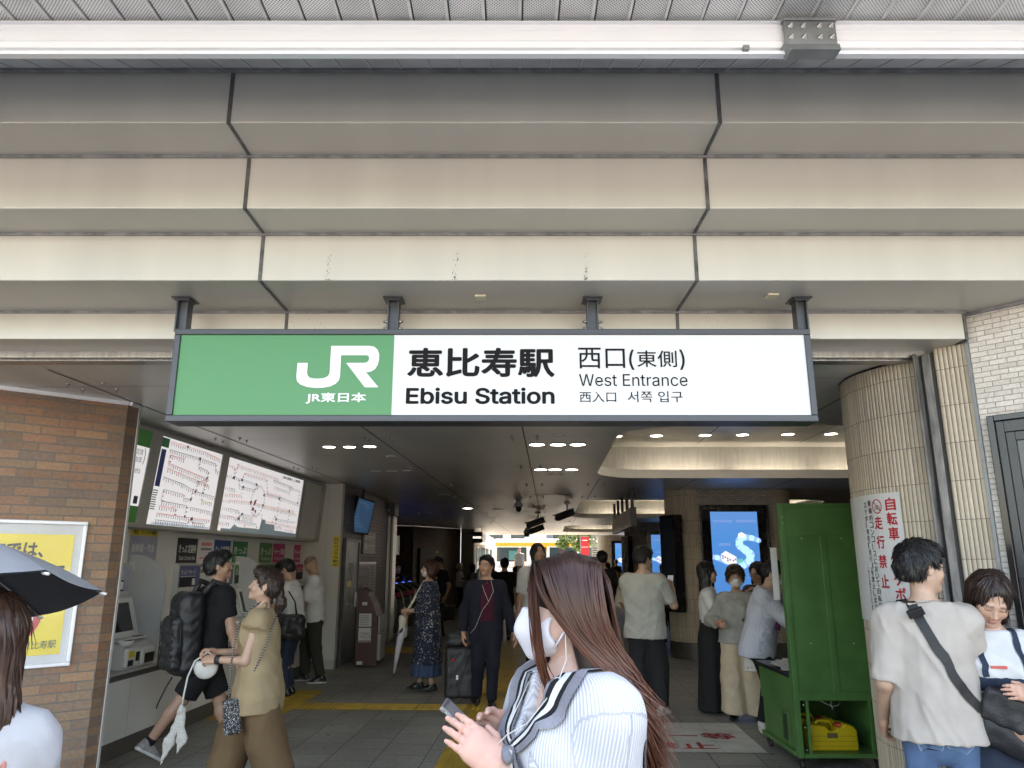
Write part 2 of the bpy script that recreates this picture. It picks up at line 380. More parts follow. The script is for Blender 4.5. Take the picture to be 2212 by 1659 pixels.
for i, bx in enumerate((1.078, 1.128, 1.19, 1.236)):
    for bz in (3.617, 3.667):
        m = MB(); m.use(steel); m.lathe([(.011, 0), (.011, .003), (.0075, .003), (.0075, .010), (.004, .010), (.004, .018), (0, .018)], (bx, 2.470, bz), 8, ((1, 0, 0), (0, 0, 1), (0, -1, 0))); m.build('bolt', bo)
m = MB(); m.use(galv); m.b2((.89, 2.47, 3.565), (.915, 2.492, 3.585), .003); m.build('clip', bo)
# ================================================================ FASCIA, four tiers stepping back under the canopy
fasc = empty('fascia', (0, 3.5, 3), 'stepped beige aluminium fascia panels with dark joints above the station sign', 'fascia')
TY = [3.115, 3.405, 3.695, 4.19, 4.45]; TZ = [3.95, 3.662, 3.368, 3.098, 2.924]
JX = [-6.5, -3.66, -1.338, .982, 3.30, 6.5]
dirt = bpy.data.materials.new('fascia_streaks')
for i in range(4):
    for j in range(5):
        x0, x1 = JX[j]+.008, JX[j+1]-.008
        if i == 3 and j > 3: continue
        if i == 3: x1 = min(x1, 2.675)
        if i == 3 and x0 > x1: continue
        m = MB(); m.use(champ); m.smooth = False
        P = [(TY[i], TZ[i]-.004), (TY[i], TZ[i+1]+.006), (TY[i]+.0015, TZ[i+1]+.002), (TY[i]+.006, TZ[i+1]), (TY[i+1]+.01, TZ[i+1])]
        nseg = 12
        vs = []; fs = []
        for k in range(nseg+1):
            xx = x0+(x1-x0)*k/nseg
            wav = .0012*math.sin(k*1.7+i+j*2)
            vs += [(xx, py+(wav if 0 < a < 4 else 0), pz) for a, (py, pz) in enumerate(P)]
        for k in range(nseg):
            for a in range(4): fs.append((k*5+a, k*5+a+1, (k+1)*5+a+1, (k+1)*5+a))
        m.add(vs, fs); m.build('panel', fasc)
for i in range(4):
    for x in JX[1:5]:
        if i == 3 and x > 2.6: continue
        m = MB(); m.use(gask); m.b2((x-.009, TY[i]-.006, TZ[i+1]-.006), (x+.009, TY[i]+.01, TZ[i]-.002)); m.b2((x-.007, TY[i]+.01, TZ[i+1]-.006), (x+.007, TY[i+1]+.004, TZ[i+1]+.006)); m.build('joint', fasc)
m = MB(); m.use(gask)
m.b2((2.675, 4.184, 2.918), (2.693, 4.3, 3.096))
m.build('joint', fasc)
m = MB(); m.use(gask2)
for i in range(1, 4): m = MB(); m.use(gask2); m.b2((-6.5, TY[i]-.012, TZ[i]-.016), (6.5 if i < 3 else 2.7, TY[i]+.005, TZ[i]+.001), .002); m.build('cover_strip', fasc)
m = MB(); m.use(M_('black_streak', (.05, .045, .04), .8, var=.5))       # mould specks on the third tier
for x in (-.98, -.305, .39):
    for k in range(26):
        q = random.random()**1.9; zz = TZ[3]+.004+q*.17; xx = x+random.gauss(0, .007)+q*.006; r_ = random.uniform(.0008, .0022)
        m.quad((xx-r_, TY[2]-.002, zz-r_*1.6), (xx+r_, TY[2]-.002, zz-r_*1.6), (xx+r_, TY[2]-.002, zz+r_*1.6), (xx-r_, TY[2]-.002, zz+r_*1.6))
for k in range(70):
    x = random.choice((-1.45, -1.3, -1.15, .6, 1.5, 1.2))+random.gauss(0, .05); zz = TZ[4]+random.uniform(.01, .16); r_ = random.uniform(.0008, .002)
    m.quad((x-r_, TY[3]-.002, zz-r_), (x+r_, TY[3]-.002, zz-r_), (x+r_, TY[3]-.002, zz+r_), (x-r_, TY[3]-.002, zz+r_))
m.build('mould_specks', fasc)
# shutter head channel behind the lowest tier
m = MB(); m.use(steel); m.b2((-6, 4.455, 2.885), (2.62, 4.475, 2.925)); m.b2((-6, 4.50, 2.875), (2.62, 4.56, 2.905), .004); m.b2((-6, 4.58, 2.88), (2.62, 4.62, 2.9))
m.use(gask2); m.b2((-6, 4.476, 2.895), (2.62, 4.50, 2.93))
tag(m.build('shutter_channel'), 'long steel shutter channel running across the hall ceiling behind the fascia', 'shutter channel')
for i, (px, py) in enumerate(((1038, 643), (1667, 640))):
    p = atz(px, py, TZ[3]-.004); m = MB(); m.use(M_('cream_plastic', (.62, .56, .40), .5)); m.box(p, (.062, .075, .012), bev=.003)
    tag(m.build('sensor_plate'), ('small cream plate on the fascia underside between the two middle sign posts', 'small cream plate on the fascia underside near the right end post')[i], 'plate', 'cream plates under the fascia')
# ================================================================ STATION SIGN
SY = 3.93
sign = empty('station_sign', (-.11, SY, 2.38), 'long illuminated green and white station name sign hanging from the fascia', 'sign')
m = MB(); m.use(darkmetal)
sx0, sx1, sz0, sz1 = -1.872, 1.655, 2.382, 2.905
p00 = at(362, 896, SY); p11 = at(1740, 722, SY)
fx0, fx1, fz0, fz1 = -1.838, 1.622, 2.418, 2.872
for lo, hi in (((sx0, SY, sz0), (sx1, SY+.16, fz0)), ((sx0, SY, fz1), (sx1, SY+.16, sz1)), ((sx0, SY+.0005, fz0), (fx0, SY+.159, fz1)), ((fx1, SY+.0005, fz0), (sx1, SY+.159, fz1))):
    m.b2(lo, hi, .004)
m.b2((sx0+.01, SY+.15, sz0+.01), (sx1-.01, SY+.157, sz1-.01)); m.build('frame', sign)
xm = at(848, 810, SY).x
sgreen = glow('sign_green', srgb(55, 124, 72), .02); swhite = glow('sign_white', (.56, .575, .59), .02)
sdark = M_('sign_lettering', (.012, .011, .012), .8, var=.05, spec=.15); spaper = glow('sign_white_letters', (.62, .64, .655), .03)
m = MB(); m.use(sgreen); m.quad((fx0, SY+.012, fz0), (xm, SY+.012, fz0), (xm, SY+.012, fz1), (fx0, SY+.012, fz1)); m.build('green_panel', sign)
m = MB(); m.use(swhite); m.quad((xm, SY+.012, fz0), (fx1, SY+.012, fz0), (fx1, SY+.012, fz1), (xm, SY+.012, fz1)); m.build('white_panel', sign)
def stext(mb, body, x0, y0, x1, y1, bold=0, Y=SY+.009):
    a = at((x0+x1)/2, y1, Y); b_ = at((x0+x1)/2, y0, Y); l = at(x0, (y0+y1)/2, Y); r_ = at(x1, (y0+y1)/2, Y)
    mb.text(body, (l.x, Y, a.z), (1, 0, 0), (0, 0, 1), r_.x-l.x, b_.z-a.z, bold)
m = MB(); m.use(sdark)
stext(m, '恵比寿駅', 880, 751, 1198, 815, .028); stext(m, 'Ebisu Station', 877, 837, 1198, 873, .022)
stext(m, '西口', 1249, 751, 1350, 796, .004); stext(m, '(', 1359, 755, 1370, 799, .004); stext(m, '東側', 1376, 757, 1462, 793, .004); stext(m, ')', 1468, 755, 1479, 799, .004)
stext(m, 'West Entrance', 1251, 808, 1485, 834, 0); stext(m, '西入口', 1252, 846, 1331, 869, 0); stext(m, '서쪽 입구', 1356, 845, 1475, 869, 0)
m.build('lettering', sign)
m = MB(); m.use(spaper)
LZ = [(905, 282), (973, 282), (968, 345), (972, 365), (985, 379), (1010, 385), (1040, 386), (1075, 383), (1100, 373), (1113, 358), (1117, 340), (1127, 170), (1380, 170), (1410, 176), (1432, 195), (1443, 225), (1442, 260), (1434, 292), (1418, 320), (1395, 337), (1370, 343), (1355, 343), (1438, 443), (1348, 443), (1225, 282), (1345, 282), (1362, 278), (1374, 266), (1377, 250), (1373, 237), (1362, 232), (1192, 232), (1185, 370), (1178, 395), (1155, 420), (1120, 437), (1070, 446), (1020, 447), (970, 441), (925, 425), (902, 403), (897, 375)]
m.add([at((400+a/2.633)*.8641, (800+c/2.633)*.8641, SY+.009) for a, c in LZ], [tuple(range(len(LZ)))[::-1]])
stext(m, 'JR東日本', 661, 848, 791, 872, .024); m.build('logo', sign)
for px in (398, 851, 1279, 1728):
    X = at(px, 650, SY+.05).x
    p = MB(); p.use(darkmetal)
    p.b2((X-.032, SY+.03, 2.90), (X-.024, SY+.10, 3.085)); p.b2((X+.024, SY+.03, 2.90), (X+.032, SY+.10, 3.085)); p.b2((X-.024, SY+.055, 2.90), (X+.024, SY+.068, 3.085))
    p.b2((X-.04, SY+.02, 3.080), (X+.04, SY+.11, 3.0965), .002); p.b2((X-.055, SY+.005, 3.0905), (X+.055, SY+.125, 3.0968), .001)
    po = p.build('post', sign)
    if 800 < px < 1300:
        for s_ in (-1, 1):
            for zz in (2.925, 2.965): q = MB(); q.use(steel); q.lathe([(.013, 0), (.013, .012), (.007, .012), (.007, .024), (0, .024)], (X+s_*.032, SY+.06, zz), 8, ((0, 1, 0), (0, 0, 1), (s_, 0, 0))); q.build('bolt', po)
# ================================================================ CEILING of the hall with three light coffers
ceilm = M_('ceiling_panel', (.62, .60, .55), .38, .3, var=.12, vs=1.5, stretch=(1.5, .3, 1))
CZ = 2.90
def rr(x0, x1, y0, y1, r, sk):
    out = []
    for cx, cy, a0 in ((x1-r, y1-r, 0), (x0+r, y1-r, 90), (x0+r, y0+r, 180), (x1-r, y0+r, 270)):
        for k in range(9):
            a = R(a0+90*k/8); px, py = cx+r*math.cos(a), cy+r*math.sin(a); out.append((px+(py-y0)*sk, py))
    return out
COF = [(1.05, 6.6, 6.9, 11.5), (1.45, 6.8, 15.7, 22.5), (1.9, 7.0, 27, 33.5)]
bm = bmesh.new(); es = []
for loop in [[(-9, 4.50), (9, 4.50), (9, 37), (-9, 37)]]+[rr(*c, .75, .05) for c in COF]:
    vv = [bm.verts.new((a, c, CZ)) for a, c in loop]
    for k in range(len(vv)): es.append(bm.edges.new((vv[k], vv[(k+1) % len(vv)])))
bmesh.ops.triangle_fill(bm, edges=es, use_beauty=True)
bm.verts.index_update()
m = MB(); m.use(ceilm); m.add([v.co.copy() for v in bm.verts], [[v.index for v in f.verts] for f in bm.faces]); bm.free()
ceil = m.build('ceiling', kind='structure')
def inside(px, py, grow=0):
    for x0, x1, y0, y1 in COF:
        s_ = (py-y0)*.05
        if x0+s_-grow < px < x1+s_+grow and y0-grow < py < y1+grow: return True
    return False
m = MB(); m.use(gask)
def seam(a, b_, w=.007):
    a, b_ = Vector((*a, CZ-.003)), Vector((*b_, CZ-.003)); t = (b_-a).normalized(); n = Vector((-t.y, t.x, 0))*w
    steps = max(1, int((b_-a).length/.25)); 
    for i in range(steps):
        p, q = a.lerp(b_, i/steps), a.lerp(b_, (i+1)/steps)
        if inside(*((p+q)/2).xy, .06): continue
        m.quad(p-n, q-n, q+n, p+n)
SEU = [-4.9, -3.35, -1.78, -.25, .78, 2.3, 3.85, 5.4]
for u in SEU: seam(hall(u, 4.65).xy, hall(u, 36.9).xy, .008)
v = 5.15
while v < 36.8:
    seam(hall(-8, v).xy, hall(8, v).xy, .0028); v += 1.22
m.build('ceiling_seams', ceil)
m = MB(); m.use(steel)
v = 5.15
while v < 26:
    for u in SEU[1:6]:
        for du, dv in ((-.13, -.09), (.13, -.09), (-.13, .09), (.13, .09)):
            p = hall(u+du, v+dv, CZ)
            if not inside(p.x, p.y, .06): m.lathe([(.018, 0), (.016, -.006), (.007, -.009), (.007, -.026), (0, -.028)], p, 8)
    v += 1.22*2
m.build('fixing_bolts', ceil)
cofm = M_('coffer_top', (.60, .58, .52), .4, .2, var=.05, vs=2); lipm = M_('coffer_lip', (.64, .63, .58), .4, .1, var=.06, vs=3); fabric = M_('coffer_wall', (.46, .45, .41), .75, 0, var=.12, vs=20, stretch=(1, 1, .15))
led = glow('led_strip', (1, .97, .92), 4.5)
for ci, c in enumerate(COF):
    co = empty('light_coffer', ((c[0]+c[1])/2, (c[2]+c[3])/2, 2.9), ('rounded light coffer in the ceiling nearest the entrance sign', 'rounded light coffer in the ceiling just beyond the near tiled pillar', 'farthest rounded light coffer in the hall ceiling')[ci], 'light coffer', 'light coffers in the hall ceiling')
    P = rr(*c, .75, .05); cx, cy = sum(p[0] for p in P)/len(P), sum(p[1] for p in P)/len(P)
    def off(d):
        o = []
        for k in range(len(P)):
            a, b_ = Vector(P[k-1]), Vector(P[(k+1) % len(P)]); t = (b_-a).normalized(); o.append((P[k][0]+t.y*d, P[k][1]-t.x*d))
        return o
    def band(mb, A, za, B, zb):
        n = len(A); vs = [(p[0], p[1], za) for p in A]+[(p[0], p[1], zb) for p in B]
        mb.add(vs, [(i, (i+1) % n, n+(i+1) % n, n+i) for i in range(n)])
    m = MB(); m.use(lipm); band(m, off(0), CZ, off(0), CZ+.13); band(m, off(0), CZ+.13, off(.02), CZ+.13); band(m, off(.02), CZ+.13, off(.02), CZ+.05); band(m, off(.02), CZ+.05, off(.24), CZ+.05); m.build('lip', co)
    m = MB(); m.use(fabric); band(m, off(.24), CZ+.05, off(.24), CZ+.52); m.build('wall', co)
    m = MB(); m.use(cofm); q = off(.24); m.add([(p[0], p[1], CZ+.52) for p in q], [tuple(range(len(q)))]); m.build('top', co)
    m = MB(); m.use(gask)
    for u in SEU[4:]:
        for k in range(40):
            a = hall(u, c[2]+(c[3]-c[2])*k/40); b_ = hall(u, c[2]+(c[3]-c[2])*(k+1)/40)
            if inside(a.x, a.y, .15) and inside(b_.x, b_.y, .15): m.quad((a.x-.008, a.y, CZ+.517), (b_.x-.008, b_.y, CZ+.517), (b_.x+.008, b_.y, CZ+.517), (a.x+.008, a.y, CZ+.517))
    if m.f: m.build('seam', co)
    A, B = off(.06), off(.10); n = len(P); m = MB(); m.use(led)
    for i in range(n):
        a, b_, a2, b2_ = A[i], A[(i+1) % n], B[i], B[(i+1) % n]
        if abs(a[1]-b_[1]) < .02 and a[1] > cy:        # the far run, in three lengths
            for k in range(3):
                t0, t1 = k/3+.03, (k+1)/3-.03; f_ = lambda p, q, t: (p[0]+(q[0]-p[0])*t, p[1]+(q[1]-p[1])*t, CZ+.06)
                m.quad(f_(a, b_, t0), f_(a, b_, t1), f_(a2, b2_, t1), f_(a2, b2_, t0))
        elif abs(a[1]-b_[1]) > 1 or abs(a[1]-b_[1]) < .02: m.quad((*a, CZ+.06), (*b_, CZ+.06), (*b2_, CZ+.06), (*a2, CZ+.06))
    m.build('led_strip', co)
# ---- downlights
lampg = glow('downlight_lens', (1, .96, .91), 6); lampoff = M_('downlight_off', (.55, .53, .48), .35)
def downlight(p, r, lit, label, proto={}):
    k = (round(r, 3), lit)
    if k not in proto:
        o = empty('downlight', (0, 0, 0), label, 'downlight', 'round downlights in the hall ceiling')
        a = MB(); a.use(lipm); a.lathe([(r*1.18, -.001), (r*1.16, -.007), (r, -.007), (r*.98, -.003)], (0, 0, 0), 20); a.build('ring', o)
        a = MB(); a.use(lampg if lit else lampoff); a.lathe([(r*.98, -.003), (r*.5, -.006), (0, -.007)], (0, 0, 0), 20); a.build('lens', o)
        proto[k] = o; o.location = p; return o
    o = dup(proto[k]); o.location = p; o['label'] = label; return o
for (x, y, r, lit, lab) in (
    (711, 965, .07, True, 'left lit downlight of the near left row of three'), (755, 965, .07, True, 'middle lit downlight of the near left row of three'), (799, 964, .07, True, 'right lit downlight of the near left row of three'),
    (845, 985, .05, False, 'single unlit downlight behind the near left row of three'),
    (1160, 960, .085, True, 'left lit downlight of the near right row of three'), (1205, 960, .085, True, 'middle lit downlight of the near right row of three'), (1248, 960, .085, True, 'right lit downlight of the near right row of three'),
    (1206, 940, .065, False, 'single unlit round fitting just before the near right row of three'),
    (812, 1018, .06, False, 'left unlit downlight of the second left row'), (847, 1018, .06, False, 'middle unlit downlight of the second left row'), (881, 1017, .06, False, 'right unlit downlight of the second left row'),
    (1168, 1014, .09, True, 'left lit downlight of the second right row'), (1199, 1014, .09, True, 'middle lit downlight of the second right row'), (1235, 1014, .09, True, 'right lit downlight of the second right row'),
    (1200, 1025, .11, False, 'brownish round speaker grille just beyond the second right row'),
    (1165, 1068, .10, False, 'left unlit downlight of the third right row'), (1193, 1068, .10, False, 'middle unlit downlight of the third right row'), (1219, 1068, .10, False, 'right unlit downlight of the third right row'),
    (960, 1068, .10, False, 'lone round downlight over the hall beside the gates'), (1010, 1098, .12, True, 'small lit downlight over the yellow floor strip'), (1075, 1100, .12, False, 'dark round fitting above the camera cluster')):
    downlight(atz(x, y, CZ), r, lit, lab)
for i, (x, y) in enumerate(((1331, 942), (1418, 941), (1523, 940), (1604, 939), (1702, 938), (1795, 937))):
    downlight(atz(x, y, CZ+.52), .085, True, ('first', 'second', 'third', 'fourth', 'fifth', 'rightmost')[i]+' downlight from the left inside the nearest ceiling coffer')
# ---- unseen shell over the hall, added to block sky light and shade the forecourt
m = MB(); m.use(M_('shell_concrete', (.30, .29, .27), .8))
m.b2((-30, 3.3, 3.98), (30, 37.4, 18)); m.b2((-11, 4.62, 3.47), (11, 37.4, 3.97)); m.b2((-11, 4.7, 0), (-9.1, 37.3, 3.46)); m.b2((8.4, 6, 0), (9.1, 37.3, 3.46))
m.b2((-30, 3.2, 4.26), (30, 3.3, 18))
m.build('roof_shade_block', kind='structure')
# ================================================================ LEFT: brick pillar, ticket wall
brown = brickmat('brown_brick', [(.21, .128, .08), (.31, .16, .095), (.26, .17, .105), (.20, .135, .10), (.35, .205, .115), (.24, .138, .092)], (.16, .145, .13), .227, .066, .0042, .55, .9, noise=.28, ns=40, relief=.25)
trimw = M_('white_trim', (.62, .62, .60), .4, .1, var=.05)
ZV_ = Vector((0, 0, 1)); bd = Vector((.753, .658, 0)); A0 = Vector((-3.097, 5.85, 0)); bn = Vector((bd.y, -bd.x, 0))   # brick face direction, outward normal
m = MB(); m.use(brown); B0 = A0-bd*5
E0 = Vector((-3.075, 5.985, 0))
def uvwall(mb, a, b_, z0, z1, u0=0): 
    l = (b_-a).length; mb.add([(a.x, a.y, z0), (b_.x, b_.y, z0), (b_.x, b_.y, z1), (a.x, a.y, z1)], [(0, 1, 2, 3)], [(u0, z0), (u0+l, z0), (u0+l, z1), (u0, z1)])
uvwall(m, B0, A0, 0, 2.885, .11); uvwall(m, A0, E0, 0, 2.885, 5.11)
pil = empty('brick_pillar', (-3.8, 5.2, 0), 'brown brick corner wall left of the ticket machines', 'wall')
m.build('brickwork', pil)
m = MB(); m.use(trimw); m.b2((E0.x-.05, E0.y+.001, 0), (E0.x+.006, E0.y+.03, 2.88)); m.use(whitealu)
m.box((A0+B0)/2+bn*.006+ZV_*2.884, ((A0-B0).length, .03, .03), (bd, bn, (0, 0, 1))); m.box((A0+E0)/2+Vector((.012, .01, 2.884)), (.03, .16, .0295)); m.build('trim', pil)
# poster board on the brick
c_tr = onp(187, 1127, A0, bn); c_br = onp(152, 1437, A0, bn)
zt, zb_ = c_tr.z, c_br.z; right = (c_tr+c_br)/2; right.z = 0; right = A0+bd*(right-A0).dot(bd)
bw = 1.0; left = right-bd*bw
board = empty('poster_board', tuple(left.lerp(right, .5)+Vector((0, 0, zb_))), 'aluminium framed notice board with a yellow no-smoking style poster on the brown brick', 'notice board')
def bp(u, z, o=0): return right-bd*(bw-u)+bn*(.004+o)+Vector((0, 0, z))
m = MB(); m.use(whitealu); fw = .028
for lo, hi in (((0, zb_), (bw, zb_+fw)), ((0, zt-fw), (bw, zt)), ((0, zb_+fw), (fw, zt-fw)), ((bw-fw, zb_+fw), (bw, zt-fw))):
    c = bp((lo[0]+hi[0])/2, (lo[1]+hi[1])/2, .012); m.box(c, (hi[0]-lo[0], .026, hi[1]-lo[1]), (bd, -bn, (0, 0, 1)), .006)
m.build('frame', board)
m = MB(); m.use(M_('board_grey', (.60, .60, .60), .35, var=.05, bump=.15, bs=14)); m.quad(bp(.02, zb_+.02), bp(bw-.02, zb_+.02), bp(bw-.02, zt-.02), bp(.02, zt-.02)); m.build('backing', board)
m = MB(); m.use(M_('poster_yellow', (.80, .62, .02), .25, var=.05, vs=5, bump=.35, bs=9, coat=.4)); p0, p1, q0, q1 = .05, bw-.075, zb_+.085, zt-.10
m.quad(bp(p0, q0, .003), bp(p1, q0, .003), bp(p1, q1, .003), bp(p0, q1, .003))
m.use(M_('poster_green', (.04, .09, .03), .5)); m.text('JR東日本　恵比寿駅', bp(p1-.50, q0+.035, .005), bd, (0, 0, 1), .47, .065, .004)
m.use(M_('poster_black', (.03, .03, .03), .4)); m.text('構内では、', bp(p1-.62, q1-.17, .005), bd, (0, 0, 1), .43, .12, .03); m.text('通りて', bp(p1-.42, q1-.36, .005), bd, (0, 0, 1), .38, .15, .03); m.text('下さい', bp(p1-.42, q1-.50, .005), bd, (0, 0, 1), .38, .11, .02)
cx_, cz_, ro = p1-.36, q0+.28, .215
m.use(M_('poster_white', (.75, .75, .73), .4)); m.add([bp(cx_+ro*.99*math.cos(a*.2618), cz_+ro*.99*math.sin(a*.2618), .0042) for a in range(24)], [tuple(range(24))])
m.use(M_('poster_red', (.50, .03, .04), .35))
n = 32; vs = []
for k in range(n): a = 2*math.pi*k/n; vs += [bp(cx_+ro*math.cos(a), cz_+ro*math.sin(a), .006), bp(cx_+ro*.78*math.cos(a), cz_+ro*.78*math.sin(a), .006)]
m.add(vs, [(2*k, 2*((k+1) % n), 2*((k+1) % n)+1, 2*k+1) for k in range(n)])
d1, d2 = Vector((-.15, .15)), Vector((.15, -.15)); nn = Vector((.7, .7))*.022
m.quad(*[bp(cx_+p.x, cz_+p.y, .0065) for p in (d1-nn, d2-nn, d2+nn, d1+nn)]); m.build('poster', board)
m = MB(); gl = bpy.data.materials.new('clear_film'); gl.use_nodes = True; MATS['film'] = gl
g = gl.node_tree; gb = g.nodes['Principled BSDF']; gb.inputs['Base Color'].default_value = (1, 1, 1, 1); gb.inputs['Roughness'].default_value = .06; gb.inputs['Alpha'].default_value = .10
tn = N(g, 'TexNoise'); tn.inputs['Scale'].default_value = 3; tc = N(g, 'TexCoord'); g.links.new(tc.outputs['Object'], tn.inputs[0]); bu = N(g, 'Bump'); bu.inputs['Distance'].default_value = .05; bu.inputs['Strength'].default_value = .6; g.links.new(tn.outputs[0], bu.inputs['Height']); g.links.new(bu.outputs[0], gb.inputs['Normal'])
m.use(gl); m.quad(bp(.028, zb_+.028, .014), bp(bw-.028, zb_+.028, .014), bp(bw-.028, zt-.028, .014), bp(.028, zt-.028, .014)); m.build('cover_film', board)
# ---- ticket wall (s along the hall, n towards the hall, z up)
T0 = Vector((-3.40, 6.68, 0)); tt = Vector((.0587, 1, 0)).normalized(); tn_ = Vector((tt.y, -tt.x, 0)); ZV = Vector((0, 0, 1))
def TW(s, n, z): return T0+tt*s+tn_*n+ZV*z
def tws(x, y, n):
    p = onp(x, y, T0+tn_*n, tn_); return (p-T0).dot(tt), p.z
SE = 5.62; SS = -.5
wall = empty('ticket_wall', tuple(TW(2.5, 0, 0)), 'white ticket office wall with a counter ledge and a row of framed maps above', 'wall')
tp = M_('ticket_wall_panel', (.66, .66, .62), .42, 0, var=.06, vs=2)
tp2 = M_('ticket_wall_grey', (.44, .44, .41), .45, .1, var=.08, vs=3)
kick = M_('kick_plate', (.09, .082, .07), .5, var=.15)
def strip(mb, prof, s0, s1):
    for a, b_ in zip(prof, prof[1:]): mb.quad(TW(s0, *a), TW(s1, *a), TW(s1, *b_), TW(s0, *b_))
m = MB(); m.use(kick); strip(m, [(-.02, 0), (-.02, .15)], SS, SE); m.use(tp); strip(m, [(-.02, .15), (-.012, .152), (-.012, .64)], SS, SE)
for s in (.35, 1.55, 2.75, 3.95, 5.1):
    m.use(tp2); m.quad(TW(s, -.0105, .16), TW(s+.006, -.0105, .16), TW(s+.006, -.0105, .64), TW(s, -.0105, .64))
m.use(kick); strip(m, [(-.012, .64), (-.012, .69)], SS, SE)
m.use(tp2); strip(m, [(-.012, .69), (.02, .695), (.022, .715), (.01, .72), (-.36, .722)], SS, SE); m.build('counter', wall)
m = MB(); m.use(tp); strip(m, [(-.36, .722), (-.36, 1.95)], SS, SE)
m.use(tp2)
for s in (.55, 2.35, 3.0, 4.1, 4.75): m.quad(TW(s, -.358, 1.0), TW(s+.005, -.358, 1.0), TW(s+.005, -.358, 1.93), TW(s, -.358, 1.93))
strip(m, [(-.36, 1.95), (-.08, 1.955)], SS, SE); m.build('sign_wall', wall)
# map cabinets, top leaning out
def mapp(s, h, o=0):                          # h 0..1 up the leaning face
    a, b_ = Vector((-.08, 1.955)), Vector((0, 2.86)); p = a.lerp(b_, h); nr = Vector((b_.y-a.y, -(b_.x-a.x))).normalized()
    return TW(s, p.x+nr.x*o, p.y+nr.y*o)
ML = .9088
SX = [(-.47, .22), (.40, 1.72), (1.90, 4.50), (4.63, 5.42)]
m = MB(); m.use(tp2); fr_ = .028
edges = [SS]+[(a[1]+b_[0])/2 for a, b_ in zip(SX, SX[1:])]+[SE]
def slab(mb, s0, s1, h0, h1, o0, o1):
    vs = [mapp(s, h, o) for s in (s0, s1) for h in (h0, h1) for o in (o0, o1)]
    mb.add(vs, [(0, 1, 3, 2), (4, 6, 7, 5), (0, 4, 5, 1), (2, 3, 7, 6), (0, 2, 6, 4), (1, 5, 7, 3)])
slab(m, SS, SE, 0, .04, -.05, .012); slab(m, SS, SE, .965, 1.0, -.05, .012)
for k, (a, b_) in enumerate(SX):
    slab(m, edges[k], a, .04, .965, -.05, .0115); slab(m, b_, edges[k+1], .04, .965, -.05, .0115)
strip(m, [(0, 2.86), (-.02, 2.899)], SS, SE)
m.build('cabinet_frame', wall)
mapw = glow('map_backlight', (.64, .69, .78), .19)
COLS = {k: glow('map_'+k, c, .02) for k, c in dict(red=(.62, .05, .06), dark=(.07, .07, .10), grey=(.30, .30, .33), yellow=(.55, .42, .05), navy=(.05, .07, .25), teal=(.10, .35, .48), bay=(.42, .60, .72), green=(.05, .22, .10)).items()}
def mapline(mb, fn, col, pts, w=.009, tick=0, tl=.035, side=1, asp=1.0):
    w *= .7
    """one rail line: a thin band, station ticks and name bars beside it"""
    mb.use(COLS[col])
    for (a, b_) in zip(pts, pts[1:]):
        a, b_ = Vector(a), Vector(b_); d = b_-a
        if d.length < 1e-5: continue
        d.normalize(); n = Vector((-d.y, d.x))*w/2; a2, b2_ = a-d*w*.4, b_+d*w*.4
        mb.quad(fn(*(a2-n)), fn(*(b2_-n)), fn(*(b2_+n)), fn(*(a2+n)))
    if tick:
        L_ = 0
        for (a, b_) in zip(pts, pts[1:]):
            a, b_ = Vector(a), Vector(b_); d = b_-a; ln = d.length
            if ln < 1e-5: continue
            d.normalize(); n = Vector((-d.y, d.x))*side
            k = 0
            while k*tick < ln:
                p = a+d*(k*tick+tick*.4); l = tl*random.uniform(.55, 1)
                if abs(d.x) > abs(d.y): q0, q1, ww = p+Vector((0, -.008)), p+Vector((0, -.008-l)), Vector((.0055, 0))
                else: q0, q1, ww = p+Vector((.008, 0)), p+Vector((.008+l, 0)), Vector((0, .0055))
                mb.use(COLS['dark' if random.random() < .8 else 'red']); mb.quad(fn(*(q0-ww), .0005), fn(*(q0+ww), .0005), fn(*(q1+ww), .0005), fn(*(q1-ww), .0005)); k += 1
def blot(mb, fn, col, x, y, w=.03, h=.02):
    mb.use(COLS[col]); mb.quad(fn(x-w/2, y-h/2, .001), fn(x+w/2, y-h/2, .001), fn(x+w/2, y+h/2, .001), fn(x-w/2, y+h/2, .001))
LBL = ['white and green backlit panel about express tickets above the left ticket machines', 'smaller backlit rail route map with a dark blue side index', 'widest backlit rail route map with a circle line and pale blue bay', 'plain grey blank panel right of the route maps']
